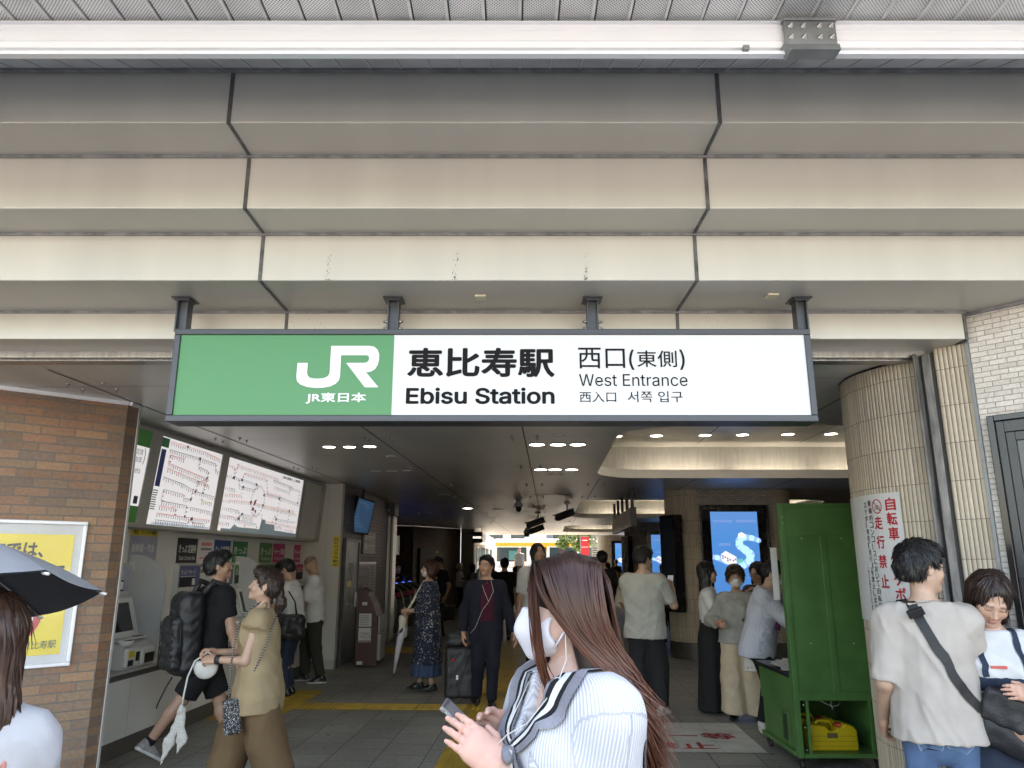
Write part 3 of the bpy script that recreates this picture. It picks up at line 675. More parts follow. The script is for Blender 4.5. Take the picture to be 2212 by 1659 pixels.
for k, (a, b_) in enumerate(SX):
    o = empty(('signboard', 'route_map', 'route_map', 'blank_board')[k], tuple(mapp((a+b_)/2, 0)), LBL[k], 'route map' if k in (1, 2) else 'panel')
    w = b_-a; H_ = ML*.925
    fn = lambda x, y, o_=0, a=a: mapp(a+x, .04+y/ML, .002+o_)
    m = MB(); m.use(tp if k == 3 else mapw); m.quad(fn(0, 0), fn(w, 0), fn(w, H_), fn(0, H_)); m.build('face', o)
    m = MB()
    if k == 0:
        m.use(glow('ticket_green', srgb(55, 115, 55), .05)); m.quad(fn(0, 0, .001), fn(w, 0, .001), fn(w, .15, .001), fn(0, .15, .001)); m.quad(fn(0, H_-.15, .001), fn(w, H_-.15, .001), fn(w, H_, .001), fn(0, H_, .001))
        m.use(COLS['dark']); ou = lambda x, y: fn(x, y, .001); t1, z1 = tt, (mapp(0, 1)-mapp(0, 0)).normalized()
        m.text('特急', ou(w-.62, .56), tt, z1, .28, .11, .01); m.text('(', ou(w-.30, .53), tt, z1, .025, .15); m.text('指定席', ou(w-.26, .61), tt, z1, .17, .055); m.text('自由席', ou(w-.26, .54), tt, z1, .17, .055); m.text(')', ou(w-.07, .53), tt, z1, .025, .15)
        m.text('Express Tickets', ou(w-.58, .43), tt, z1, .50, .065); m.quad(fn(w-.1, .17, .001), fn(w-.03, .17, .001), fn(w-.03, .24, .001), fn(w-.1, .24, .001))
    if k == 1:
        m.use(COLS['green']); m.quad(fn(.0, H_-.10, .001), fn(.15, H_-.10, .001), fn(.15, H_-.01, .001), fn(.0, H_-.01, .001))
        m.use(COLS['navy']); m.quad(fn(.03, .36, .001), fn(.12, .36, .001), fn(.12, .72, .001), fn(.03, .72, .001))
        m.use(COLS['dark'])
        for yy in range(9): m.quad(fn(.02, .14+yy*.022, .001), fn(.02+random.uniform(.06, .10), .14+yy*.022, .001), fn(.02+.09, .15+yy*.022, .001), fn(.02, .15+yy*.022, .001))
        mapline(m, fn, 'bay', [(.1, .014), (1.30, .014)], .03)
        for c_, pts, s_ in (('red', [(.18, .79), (.9, .79), (1.28, .76)], 1), ('dark', [(.18, .71), (.8, .71), (.82, .62), (1.05, .60), (1.05, .5)], 1), ('dark', [(.82, .71), (1.2, .70), (1.22, .62), (1.30, .62)], 1),
            ('red', [(.5, .66), (.2, .66), (.2, .58), (1.02, .52)], 1), ('red', [(.2, .53), (.9, .47), (1.08, .52)], 1), ('dark', [(.16, .44), (.55, .41), (.85, .36), (1.32, .34)], 1), ('grey', [(.85, .36), (.85, .47), (1.08, .47)], -1),
            ('red', [(1.02, .38), (1.02, .46), (1.15, .44)], 1), ('dark', [(.6, .31), (.2, .32), (.2, .21), (.72, .2), (.72, .12)], 1), ('dark', [(.6, .31), (.62, .27), (.78, .27), (.78, .36)], 1), ('yellow', [(1.0, .30), (1.02, .27), (1.28, .27)], 1), ('grey', [(.8, .19), (1.3, .17)], 1),
            ('red', [(.18, .16), (.5, .16), (.5, .09)], 1), ('red', [(.16, .09), (.85, .08), (1.30, .08)], 1), ('navy', [(.16, .025), (.8, .02), (.86, .08)], -1), ('navy', [(.86, .08), (.9, .035), (1.18, .035)], 1)):
            mapline(m, fn, c_, [(x, y+.02) for x, y in pts], .012, .045, .035, s_)
        for x, y in ((.82, .73), (1.05, .54), (.85, .38), (1.02, .38), (.78, .29), (.72, .11), (.88, .10), (.52, .81)): blot(m, fn, 'dark', x, y, .035, .025)
    if k == 2:
        m.use(COLS['bay']); m.add([fn(x, y, .001) for x, y in ((.1, .0), (w, .0), (w, .05), (1.75, .07), (1.72, .14), (1.40, .14), (1.38, .19), (1.25, .19), (1.22, .06), (.55, .06), (.45, .09), (.35, .03), (.1, .03))], [tuple(range(13))])
        cxy = (1.02, .42); rr_ = .19; mapline(m, fn, 'grey', [(cxy[0]+rr_*1.1*math.cos(R(t)), cxy[1]+rr_*math.sin(R(t))) for t in range(0, 361, 12)], .012, .06, .03)
        for c_, pts, s_ in (('red', [(.02, .74), (.2, .72), (.2, .66)], 1), ('red', [(.22, .60), (.25, .76), (1.6, .74)], 1), ('teal', [(.02, .62), (.9, .60), (.95, .52)], 1), ('red', [(.45, .62), (.5, .69), (1.2, .69), (1.28, .52), (1.8, .52), (1.8, .46)], 1), ('dark', [(.35, .60), (.4, .52), (.9, .52)], 1), ('red', [(.05, .40), (.5, .42), (.5, .47)], 1),
            ('red', [(.03, .33), (.8, .36), (1.22, .35), (2.4, .35)], 1), ('yellow', [(1.22, .34), (1.6, .33), (2.5, .31)], 1), ('dark', [(1.2, .50), (1.8, .50), (2.55, .46)], 1), ('grey', [(1.75, .48), (1.75, .20), (2.55, .20)], 1), ('dark', [(1.45, .70), (2.2, .68)], 1), ('dark', [(1.5, .62), (2.1, .60), (2.1, .68)], -1), ('grey', [(2.05, .66), (2.5, .66), (2.5, .52)], 1),
            ('red', [(1.2, .24), (1.25, .15), (2.55, .13)], 1), ('red', [(1.6, .14), (1.68, .24), (1.75, .14)], 1), ('red', [(.02, .16), (.4, .15), (.55, .14)], 1), ('navy', [(.45, .12), (.6, .20), (.95, .19), (1.02, .26)], 1), ('navy', [(.55, .12), (1.1, .10)], 1), ('yellow', [(.65, .16), (.95, .15)], 1), ('yellow', [(.72, .08), (.75, .04), (1.1, .04), (1.12, .08)], 1), ('navy', [(.02, .08), (.3, .07)], 1), ('dark', [(.05, .25), (.5, .23), (.55, .2)], 1), ('dark', [(1.35, .09), (2.0, .10)], 1), ('grey', [(2.2, .34), (2.2, .14)], 1), ('red', [(2.1, .08), (2.5, .07)], 1), ('dark', [(.03, .48), (.3, .47)], 1)):
            mapline(m, fn, c_, [(x, y+.02) for x, y in pts], .012, .05, .035, s_)
        for x, y in ((.22, .62), (.45, .62), (.9, .61), (.52, .54), (.82, .38), (1.22, .37), (1.2, .5), (.55, .16), (1.0, .28), (.62, .22), (1.75, .5), (2.2, .36), (1.75, .22), (2.5, .5)): blot(m, fn, 'dark', x, y, .05, .03)
        blot(m, fn, 'red', .92, .30, .07, .04); m.use(COLS['red']); m.add([fn(.9, .33, .001), fn(.96, .36, .001), fn(1.0, .43, .001), fn(.93, .41, .001)], [(0, 1, 2, 3)])
        m.use(COLS['dark']); m.text('JR線 近距離きっぷ運賃表', fn(1.75, .775, .001), tt, (mapp(0, 1)-mapp(0, 0)).normalized(), .72, .045, .03)
    if m.f: m.build('print', o)
# ---- signs over the machines
def Z5(x, y): return ((x/4.424+300)*.8641, (y/4.424+1300)*.8641)
def wsign(name, label, xl, xr, z0, z1, cols, texts, sub=None):
    """flat sheet on the sign wall, between two measured edges"""
    s0, s1 = tws(*Z5(*xl), -.352)[0], tws(*Z5(*xr), -.352)[0]
    o = empty(name, tuple(TW((s0+s1)/2, -.352, z0)), label, 'sign', 'signs over the ticket machines')
    m = MB()
    for c, a, b_ in cols: m.use(c); m.box(TW((s0+s1)/2, -.354, z0+(z1-z0)*(a+b_)/2), (s1-s0, .006, (z1-z0)*(b_-a)), (tt, tn_, (0, 0, 1)))
    m.build('sheet', o)
    m = MB()
    for c, body, x0, x1, y0, y1, bo in texts:
        w, h = s1-s0, z1-z0; m.use(c)
        if body == '#': 
            for q in range(3): m.quad(TW(s0+x0*w, -.3495, z0+(y0+q*(y1-y0)/3)*h), TW(s0+x1*w, -.3495, z0+(y0+q*(y1-y0)/3)*h), TW(s0+x1*w, -.3495, z0+(y0+(q+.7)*(y1-y0)/3)*h), TW(s0+x0*w, -.3495, z0+(y0+(q+.7)*(y1-y0)/3)*h))
        else: m.text(body, TW(s0+x0*w, -.3495, z0+y0*h), tt, ZV, (x1-x0)*w, (y1-y0)*h, bo)
    m.build('lettering', o); return s0, s1
sw = M_('sheet_white', (.74, .74, .72), .4); sk = M_('sheet_black', (.014, .013, .013), .5); sb = M_('sheet_blue', (.02, .055, .26), .5, var=.05); sg = M_('sheet_green', (.03, .20, .06), .5, var=.05); sg2 = M_('sheet_moss', (.07, .21, .035), .4, var=.1); sp = M_('sheet_pink', (.48, .03, .16), .45, var=.05); sy = M_('sheet_yellow', (.70, .56, .03), .35); sgy = M_('sheet_bluegrey', (.36, .37, .46), .35); ink = M_('sheet_ink', (.03, .03, .03), .4); paleg = M_('sheet_pale', (.42, .42, .48), .4)
Zt, Zm = 1.90, 1.42
POS = []
POS.append(wsign('machine_sign', 'yellow and blue-grey sign for express tickets, nearest the brick pillar', (128, 90), (428, 100), 1.50, 1.97, [(sy, .84, 1), (sgy, 0, .84)], [(ink, '現金・クレジット兼用', .08, .92, .865, .975, .02), (sw, '新幹線・特急', .08, .9, .50, .68, .02), (paleg, 'Shinkansen & Limited Express Tickets', .04, .92, .38, .43, 0), (paleg, 'Reserved and Non-Reserved Seats', .04, .9, .29, .34, 0)]))
for nm, lab, xl, xr, c, big, eng in (('machine_sign', 'black ticket and commuter pass sign over a ticket machine', (655, 125), (870, 145), sk, 'きっぷ 定期券', 'Tickets  Commuter Pass'), ('machine_sign', 'dark blue ticket and commuter pass sign over a ticket machine', (1058, 165), (1232, 178), sb, 'きっぷ 定期券', 'Tickets  Commuter Pass'),
    ('machine_sign', 'dark green ticket sign behind the second rounded divider', (1262, 180), (1420, 190), sg, 'きっぷ', 'Tickets'), ('machine_sign', 'mossy green ticket sign right of the second rounded divider', (1555, 205), (1690, 212), sg2, 'きっぷ', 'Tickets'),
    ('machine_sign', 'pink charge sign beside the mossy green ticket sign', (1705, 215), (1830, 222), sp, 'チャージ専用', 'Charge'), ('machine_sign', 'pink charge sign standing alone, farthest right of the row', (1935, 235), (2040, 240), sp, 'チャージ専用', 'Charge')):
    POS.append(wsign(nm, lab, xl, xr, Zm, Zt, [(c, 0, 1)], [(sw, big, .06, .94, .66, .86, .02), (sw, eng, .08, .92, .50, .60, 0), (sw, '车票 車票', .08, .55, .34, .43, .01), (sw, '승차권', .1, .4, .10, .22, .0), (sw, '#', .72, .95, .03, .40, 0)]))
wsign('map_sheet', 'white printed notice sheet with small diagrams between the black and blue signs', (885, 135), (1050, 150), 1.45, 1.90, [(sw, 0, 1)], [(COLS['red'], '#', .15, .85, .84, .92, 0), (ink, '#', .15, .85, .72, .78, 0), (COLS['red'], '#', .1, .8, .5, .54, 0), (ink, '#', .2, .8, .3, .38, 0), (ink, '#', .25, .75, .15, .24, 0)])
# ---- ticket machines
mgrey = M_('machine_grey', (.54, .54, .51), .4, .05, var=.05, vs=5); mlight = M_('machine_light', (.66, .66, .62), .35, 0, var=.05); mdark = M_('machine_screen', (.028, .028, .026), .12, 0, var=.1); mblue = M_('machine_blue', (.10, .115, .24), .35)
def machine(hc):
    o = bpy.data.objects.new('ticket_machine', None); COL.objects.link(o)
    w = .25
    m = MB(); m.use(mgrey)
    prof = [(-.36, .724), (.004, .724), (.004, .85), (-.012, .885), (-.06, .925), (-.15, .965), (-.262, 1.315), (-.30, 1.345), (-.30, 1.60), (-.345, 1.63), (-.36, 1.63)]
    m.extrude([(-w, a, b_) for a, b_ in prof], (2*w, 0, 0)); m.build('body', o, local=True)
    a, b_ = Vector((0, -.15, .965)), Vector((0, -.262, 1.315)); nr = Vector((0, .953, .305)); up = (b_-a).normalized()
    def fp(x, h, q): return Vector((x, 0, 0))+a+up*h+nr*q
    def plate(mb, x0, x1, h0, h1, q, d=.004):
        vs = [fp(x, h, e) for x in (x0, x1) for h in (h0, h1) for e in (q-d, q)]; mb.add(vs, [(0, 1, 3, 2), (4, 6, 7, 5), (0, 4, 5, 1), (2, 3, 7, 6), (0, 2, 6, 4), (1, 5, 7, 3)])
    m = MB(); m.use(mlight); plate(m, -.235, .235, .015, .36, .006, .008); m.use(mdark); plate(m, -.15, .19, .06, .32, .012, .007); m.build('screen', o, local=True)
    m = MB(); m.use(hc); m.b2((-.235, -.301, 1.37), (.235, -.293, 1.60), .003); m.use(sk); m.b2((-.13, -.293, 1.375), (.225, -.2895, 1.475)); m.use(sw)
    m.text('きっぷ・チャージ', (.215, -.288, 1.50), (-1, 0, 0), ZV, .33, .06, .01); m.b2((-.12, -.2895, 1.482), (.22, -.286, 1.488)); m.b2((-.12, -.2895, 1.39), (-.05, -.2885, 1.46)); m.build('header', o, local=True)
    m = MB(); m.use(mlight)       # coin bowl, slots and trays on the lower slope
    m.b2((-.24, -.155, .955), (.24, -.06, .972), .006); m.b2((-.235, -.05, .735), (-.02, .030, .885), .02); m.use(mdark); m.b2((-.215, .026, .75), (-.05, .034, .835), .004); m.b2((-.20, -.14, .97), (-.10, -.08, .976))
    m.use(mlight); m.lathe([(.05, 0), (.075, .05), (.07, .052), (.045, .008), (0, .006)], (.13, -.06, .91), 18); m.use(mblack); m.lathe([(.0, .012), (.066, .05)], (.13, -.06, .911), 18)
    m.use(mlight); m.b2((.0, -.02, .735), (.235, .022, .90), .025); m.use(mdark); m.b2((.025, .02, .78), (.085, .026, .86), .003); m.b2((.12, .02, .75), (.205, .026, .80), .003); m.use(sy); m.b2((.115, .02, .82), (.20, .0255, .875)); m.build('coin_unit', o, local=True)
    return o
mz = math.atan2(-tt.y, -tt.x)
hcs = [sgy, mblue, mblue, sg2, sg2, sp, sp]
labs = ['ticket machine nearest the brick pillar, under the yellow and grey sign', 'ticket machine under the black sign, in front of the man with the backpack', 'ticket machine under the dark blue sign', 'ticket machine tucked behind the second rounded divider', 'ticket machine under the mossy green sign', 'ticket machine under the left pink sign, used by the stooping man in white', 'ticket machine farthest right, used by the bald man']
TM = []
for i, ((s0, s1), hc, lab) in enumerate(zip(POS, hcs, labs)):
    s = (s0+s1)/2 if TM else tws(*Z5(75, 640), -.35)[0]-.27
    if TM and s-TM[-1] < .52: s = TM[-1]+.52
    TM.append(s)
    o = machine(hc); o.location = TW(s, 0, 0); o.rotation_euler = (0, 0, mz); tag(o, lab, 'ticket machine', 'ticket machines along the white wall')
# ---- rounded dividers on the counter
for i, ((x, y), lab) in enumerate((((75, 640), 'rounded grey divider panel on the counter nearest the brick pillar'), ((1255, 640), 'rounded grey divider panel between the blue and mossy green machines'))):
    s = tws(*Z5(x, y), -.35)[0]+.02
    o = empty('counter_divider', tuple(TW(s, -.15, .72)), lab, 'divider', 'rounded dividers on the counter')
    P = [(-.355, 1.05), (-.02, 1.05), (-.045, .73), (-.006, .73), (.03, 1.42)]
    P = [(-.30, .80), (-.05, .80), (-.06, .726), (.0, .726), (.03, 1.40)]+[(-.30+.33*math.cos(R(t)), 1.40+.31*math.sin(R(t))) for t in range(10, 91, 10)]+[(-.355, 1.71), (-.355, .90)]
    m = MB(); m.use(M_('divider_grey', (.52, .525, .52), .38, 0, var=.04)); m.extrude([TW(s, a, b_) for a, b_ in P], tt*.012); m.build('panel', o)
    m = MB(); m.use(mlight)
    for z in (1.60, 1.64): m.box(TW(s-.006, -.32, z-.02), (.012, .06, .05), (tt, tn_, (0, 0, 1)), .003)
    m.box(TW(s+.006, -.03, .745), (.03, .07, .05), (tt, tn_, (0, 0, 1)), .004); m.build('mounting', o)
# ---- white return wall and brown side wall with door, screen, notices
Yr = TW(SE, 0, 0).y; xr0 = TW(SE, -.36, 0).x; xr1 = -2.79
m = MB(); m.use(M_('return_wall_white', (.55, .54, .50), .5, var=.05, vs=2)); m.b2((xr0-.3, Yr, .14), (xr1, Yr+.16, 2.895)); m.use(tp2); m.b2((xr0-.3, Yr+.003, 0), (xr1-.003, Yr+.157, .14)); m.use(tp2); m.b2((-3.02, Yr-.002, .15), (-3.014, Yr, 2.89))
tag(m.build('return_wall'), 'narrow white wall at the end of the ticket machines with a yellow camera warning', 'wall')
z0, z1 = at(725, 1224, Yr).z, at(725, 1158, Yr).z; xa, xb = at(718, 1190, Yr).x, at(733.5, 1190, Yr).x
m = MB(); m.use(sy); m.b2((xa, Yr-.006, z0), (xb, Yr-.0002, z1)); m.use(ink)
for k, ch in enumerate('防犯カメラ作動中'):
    h = (z1-z0)/8.3; m.text(ch, (xa+.02, Yr-.0075, z1-.02-h*(k+1)+h*.08), (1, 0, 0), ZV, xb-xa-.04, h*.84, .015)
tag(m.build('warning_sign'), 'narrow yellow vertical warning sign on the white return wall', 'sign')
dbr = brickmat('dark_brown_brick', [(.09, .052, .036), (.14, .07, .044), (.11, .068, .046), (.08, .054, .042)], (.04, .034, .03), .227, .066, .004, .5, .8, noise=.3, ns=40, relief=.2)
sd0, sd1 = Vector((-2.79, Yr+.16, 0)), Vector((-2.70, 16.4, 0)); sdd = (sd1-sd0).normalized(); sdn = Vector((sdd.y, -sdd.x, 0)); SLn = (sd1-sd0).length
def SWp(s, n, z): return sd0+sdd*s+sdn*n+ZV*z
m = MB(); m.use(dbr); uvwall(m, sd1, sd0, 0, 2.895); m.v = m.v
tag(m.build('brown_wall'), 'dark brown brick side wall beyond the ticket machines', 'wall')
def sws(x, y, n=0): p = onp(x, y, sd0+sdn*n, sdn); return (p-sd0).dot(sdd), p.z
def swbox(mb, s0, s1, z0, z1, n0, n1, bev=0): mb.box(SWp((s0+s1)/2, (n0+n1)/2, (z0+z1)/2), (s1-s0, abs(n1-n0), z1-z0), (sdd, sdn, (0, 0, 1)), bev)
def Z6(x, y): return ((600+x/3.16)*.8641, (1150+y/3.16)*.8641)
dgreen = M_('door_green', (.028, .045, .045), .35, .2, var=.08)
s0, s1 = .15, sws(*Z6(915, 900))[0]; zt_ = sws(*Z6(900, 650))[1]
door = empty('service_door', tuple(SWp((s0+s1)/2, 0, 0)), 'dark green service door with taped notices in the brown brick wall', 'door')
m = MB(); m.use(dgreen); swbox(m, s0, s1, .01, zt_, .002, .03, .004); m.use(M_('door_frame', (.05, .06, .06), .4)); swbox(m, s0-.05, s0, 0, zt_+.05, .001, .045); swbox(m, s1, s1+.05, 0, zt_+.05, .001, .045); swbox(m, s0, s1, zt_, zt_+.05, .001, .045); m.build('leaf', door)
m = MB(); m.use(steel); swbox(m, s0+.75, s0+.85, .88, 1.12, .03, .055, .005); m.tube([SWp(s0+.80, .05, .98), SWp(s0+.80, .09, .98), SWp(s0+.68, .09, .98)], .009); m.build('handle', door)
m = MB(); m.use(M_('paper', (.55, .54, .48), .7)); swbox(m, s0+.25, s0+.55, 1.35, 1.62, .0302, .032); swbox(m, s0+.2, s0+.5, .95, 1.2, .0302, .032); m.use(sy); swbox(m, s0+.2, s0+.5, 1.22, 1.32, .0302, .032); m.build('notices', door)
# ceiling hung screen showing a dark blue picture
pa, pb, pc, pd = at(*Z6(940, 300), 13.2), at(*Z6(1062, 340), 13.5), at(*Z6(1008, 578), 13.5), at(*Z6(868, 565), 13.2)
tv = empty('hanging_screen', tuple((pc+pd)/2), 'large blue information screen hung tilted near the brown brick wall', 'screen')
m = MB(); m.use(mblack); nrm = (pb-pa).cross(pd-pa).normalized(); nrm = nrm if nrm.y > 0 else -nrm
dv = nrm*.10; m.extrude([pa+ZV*.03-(pb-pa)*.04, pb+ZV*.03+(pb-pa)*.04, pc-ZV*.03+(pb-pa)*.04, pd-ZV*.03-(pb-pa)*.04], dv); m.build('housing', tv)
scb = glow('screen_blue_dim', (.035, .09, .19), .12)
m = MB(); m.use(scb); m.quad(pa-nrm*.004, pb-nrm*.004, pc-nrm*.004, pd-nrm*.004); m.use(glow('screen_blue_text', (.06, .14, .26), .12))
for k in range(9):
    t = .08+k*.09; a, b_ = pa.lerp(pd, t), pb.lerp(pc, t); a2, b2_ = pa.lerp(pd, t+.045), pb.lerp(pc, t+.045); m.quad(a.lerp(b_, .1)-nrm*.006, a.lerp(b_, random.uniform(.5, .9))-nrm*.006, a2.lerp(b2_, .75)-nrm*.006, a2.lerp(b2_, .1)-nrm*.006)
m.build('display', tv)
m = MB(); m.use(darkmetal); pt = (pa+pb)/2+dv; m.tube([pt-ZV*.1, (pt.x, pt.y, CZ)], .02, 8); m.use(M_('tan_bracket', (.30, .22, .12), .5)); q_ = pa-(pb-pa)*.04+dv; m.tube([(sd0.x, q_.y+.05, q_.z-.15), q_-ZV*.05], .016, 6); m.build('mount', tv)
bs0, bz1 = sws(*Z6(968, 560)); bs1 = sws(*Z6(1060, 600))[0]; bz0 = sws(*Z6(1010, 742))[1]
bo = empty('guide_board', tuple(SWp((bs0+bs1)/2, .02, bz0)), 'grey guide board with white pictograms on the brown brick wall', 'sign')
m = MB(); m.use(M_('guide_grey', (.12, .11, .105), .4)); swbox(m, bs0, bs1, bz0, bz1, .001, .03, .004); m.build('board', bo)
m = MB(); m.use(M_('guide_white', (.5, .5, .48), .5)); w = bs1-bs0; h = bz1-bz0
for q in (.62, .22):
    swbox(m, bs0+.1*w, bs0+.24*w, bz0+q*h, bz0+(q+.26)*h, .030, .033)
    m.text('出口のご案内', SWp(bs0+.32*w, .032, bz0+(q+.1)*h), sdd, ZV, .55*w, .11*h, .01); m.text('Exit Guide', SWp(bs0+.32*w, .032, bz0+q*h), sdd, ZV, .4*w, .05*h)
m.build('lettering', bo)
n0, nz1 = sws(*Z6(925, 805)); n1 = sws(*Z6(1064, 820))[0]
po = empty('notice_case', tuple(SWp((n0+n1)/2, .03, .9)), 'glazed notice case with grey printed sheets on the brown brick wall', 'notice board')
m = MB(); m.use(steel); swbox(m, n0, n1, .95, nz1, .001, .03, .004); m.build('case', po)
m = MB(); m.use(M_('sheet_grey', (.26, .25, .23), .5)); mid = (n0+n1)/2+.25; swbox(m, n0+.04, mid-.02, 1.0, nz1-.04, .03, .033); swbox(m, mid+.02, n1-.04, 1.0, nz1-.04, .03, .033); m.use(ink)
for k in range(12):
    z = nz1-.10-k*.055; swbox(m, mid+.08, n1-.1-random.uniform(0, .3), z, z+.012, .033, .035)
    if k % 3 == 0: swbox(m, n0+.1, mid-.2, z-.03, z+.02, .033, .035)
m.build('sheets', po)
# brown leaflet stand in front of the wall
ks = empty('leaflet_stand', tuple(SWp(1.4, .3, 0)), 'dark red-brown leaflet stand with a rounded top and white notices', 'stand')
kb = M_('stand_maroon', (.060, .018, .016), .4, var=.08); x0_, x1_ = at(762, 1420, 11.8).x, at(808, 1420, 11.8).x
KY = 12.55; kx0, kx1 = at(763, 1440, KY).x, at(812, 1440, KY).x
prof = [(0, .02), (.42, .02), (.42, .85)]+[(.42-.42*(1-math.cos(R(t))), .85+.45*math.sin(R(t))) for t in range(10, 91, 10)]
m = MB(); m.use(kb); m.extrude([(kx0+.02, KY, .02), (kx1, KY, .02), (kx1, KY, .60), (kx1-.03, KY, .80), (kx1-.10, KY, 1.00), (kx1-.20, KY, 1.16), (kx1-.30, KY, 1.22), (kx0+.02, KY, 1.22)], (0, .55, 0)); m.build('body', ks)
m = MB(); m.use(M_('notice_white', (.55, .54, .52), .6)); m.b2((kx0+.06, KY-.005, .62), (kx1-.10, KY-.0005, .82)); m.b2((kx0+.06, KY-.005, .38), (kx1-.10, KY-.0005, .60)); m.b2((kx0+.05, KY-.005, .04), (kx0+.14, KY-.0005, .09)); m.b2((kx0+.1, KY-.005, .95), (kx0+.18, KY-.0005, 1.0)); m.use(kb); m.b2((kx0+.065, KY-.0065, .39), (kx1-.105, KY-.005, .405))
m.use(ink)
for k in range(5): m.text('路線図案内', (kx0+.08, KY-.007, .64+k*.034), (1, 0, 0), ZV, (kx1-kx0)-.22, .024)
m.text('ご自由に', (kx0+.10, KY-.007, .50), (1, 0, 0), ZV, .15, .03); m.text('お取りください', (kx0+.09, KY-.007, .45), (1, 0, 0), ZV, .2, .025)
m.build('notices', ks)
m = MB(); m.use(M_('rack_grey', (.3, .3, .3), .4)); m.b2((kx1+.0005, KY+.04, .1), (kx1+.05, KY+.5, .5)); m.use(M_('leaflets', (.35, .33, .36), .5, var=.5, vs=30)); m.b2((kx1+.0005, KY+.05, .52), (kx1+.03, KY+.48, .78)); m.build('rack', ks)
# steel pillar
px0, px1 = at(823, 1250, 16.4).x, at(846, 1250, 16.4).x
sp_ = empty('steel_pillar', ((px0+px1)/2, 16.5, 0), 'tall brushed steel pillar at the corner of the fare gates', 'pillar')
m = MB(); m.use(steel); m.b2((px0, 16.4, 0), (px1-.06, 16.8, 2.62), .02); m.b2((px1-.055, 16.41, 0), (px1, 16.9, 2.62), .02); m.build('column', sp_); m = MB(); m.use(M_('pillar_head', (.10, .095, .085), .5)); m.b2((px0-.02, 16.38, 2.62), (px1+.02, 16.95, 2.899)); m.build('head', sp_)
m = MB(); m.use(mlight); m.box((px0+.1, 16.35, 2.73), (.07, .06, .06), bev=.005); tag(m.build('motion_sensor'), 'small pale motion sensor on the head of the steel pillar', 'sensor')
# illuminated sign over the gates
gs = empty('gate_sign', (-2.6, 17.6, 2.2), 'pale green lit sign hanging over the fare gates', 'sign'); gx0, gx1 = at(842, 1200, 17.6).x-.15, at(859.5, 1200, 17.6).x; gz1, gz0 = at(850, 1158, 17.6).z, at(850, 1198, 17.6).z
m = MB(); m.use(M_('sign_case', (.10, .11, .11), .4)); m.b2((gx0-.01, 17.6, gz0-.01), (gx1+.012, 17.72, gz1+.012)); m.b2((gx0+.1, 17.64, gz1+.01), (gx0+.13, 17.67, 2.899)); m.build('case', gs)
m = MB(); m.use(glow('gate_sign_face', (.30, .36, .34), .08)); m.b2((gx0, 17.595, gz0), (gx1, 17.6, gz1)); m.use(glow('gate_sign_text', (.8, .85, .85), .3)); m.text('改札', (gx0+.06, 17.593, gz0+.12), (1, 0, 0), ZV, .14, .18, .01); m.build('face', gs)
# ================================================================ fare gates and the gate hall
gb_ = M_('gate_black', (.02, .02, .022), .25, .1); gg = M_('gate_olive', (.085, .12, .05), .4, .3); gflap = M_('gate_flap_green', (.02, .20, .04), .45); gred = M_('gate_flap_red', (.42, .05, .08), .45); gblue = glow('gate_blue_led', (.05, .12, 1), 1.2); ggrey = M_('gate_grey', (.11, .115, .105), .4)
def gate():
    o = bpy.data.objects.new('fare_gate', None); COL.objects.link(o)
    # runs along -x from the hall side (x=0); rounded end towards the hall
    prof = [(-1.7, .03), (-.02, .03), (.02, .45), (-.01, .75), (-.10, .95), (-.25, 1.05), (-.45, 1.085), (-1.7, 1.085)]
    m = MB(); m.use(ggrey); m.extrude([(a, -.09, b_) for a, b_ in prof], (0, .18, 0)); m.build('body', o, local=True)
    m = MB(); m.use(gb_); m.extrude([(a*.97-.02, -.093, b_*.93+.06) for a, b_ in prof[3:]]+[(-1.65, -.093, .78)], (0, .186, 0)); m.build('upper_cover', o, local=True)
    m = MB(); m.use(gg); m.tube([(a, -.085, b_) for a, b_ in prof[1:]], .016, 6); m.tube([(a, .085, b_) for a, b_ in prof[1:]], .016, 6); m.build('rim', o, local=True)
    m = MB(); m.use(gblue); m.b2((-.60, -.06, 1.0855), (-.36, .06, 1.092), .002); m.build('reader_light', o, local=True)
    m = MB(); m.use(gflap); m.b2((-.62, .09, .48), (-.25, .38, .70), .03); m.use(gred); m.b2((-.22, -.10, .78), (-.06, -.088, .90), .01); m.build('flap', o, local=True)
    return o
g0 = gate(); nm = ('nearest', 'second', 'third', 'fourth', 'fifth')
for i in range(5):
    g = g0 if i == 0 else dup(g0); v = 17.75+i*.92; p = hall(-3.58, v); g.location = (p.x, p.y, 0.004); g.rotation_euler = (0, 0, -AX)
    tag(g, f'{nm[i]} of the fare gates with green flaps and blue reader lights', 'fare gate', 'row of fare gates left of the hall')
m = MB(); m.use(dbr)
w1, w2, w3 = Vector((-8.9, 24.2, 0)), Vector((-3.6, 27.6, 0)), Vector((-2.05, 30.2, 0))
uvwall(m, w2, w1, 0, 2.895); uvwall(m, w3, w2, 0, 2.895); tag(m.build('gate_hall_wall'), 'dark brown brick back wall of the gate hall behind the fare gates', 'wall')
m = MB(); m.use(M_('olive_panel', (.085, .085, .018), .5)); m.b2((-2.03, 30.2, 0), (-1.52, 30.6, 2.895)); tag(m.build('olive_pilaster'), 'olive green flat pilaster between the gate hall and the shop front', 'pilaster')
ax_ = (w3-w2).normalized(); an = Vector((ax_.y, -ax_.x, 0))
q = w2+ax_*1.0+an*.03; dz = at(950, 1195, 28.5).z
m = MB(); m.use(M_('back_door', (.045, .06, .06), .4)); m.box((q.x, q.y, 1.05), (1.25, .04, 2.1), (ax_, an, (0, 0, 1)), .004); m.use(sy); q2 = q+ax_*.42; m.box((q2.x, q2.y-.03, 1.98), (.2, .02, .08), (ax_, an, (0, 0, 1)))
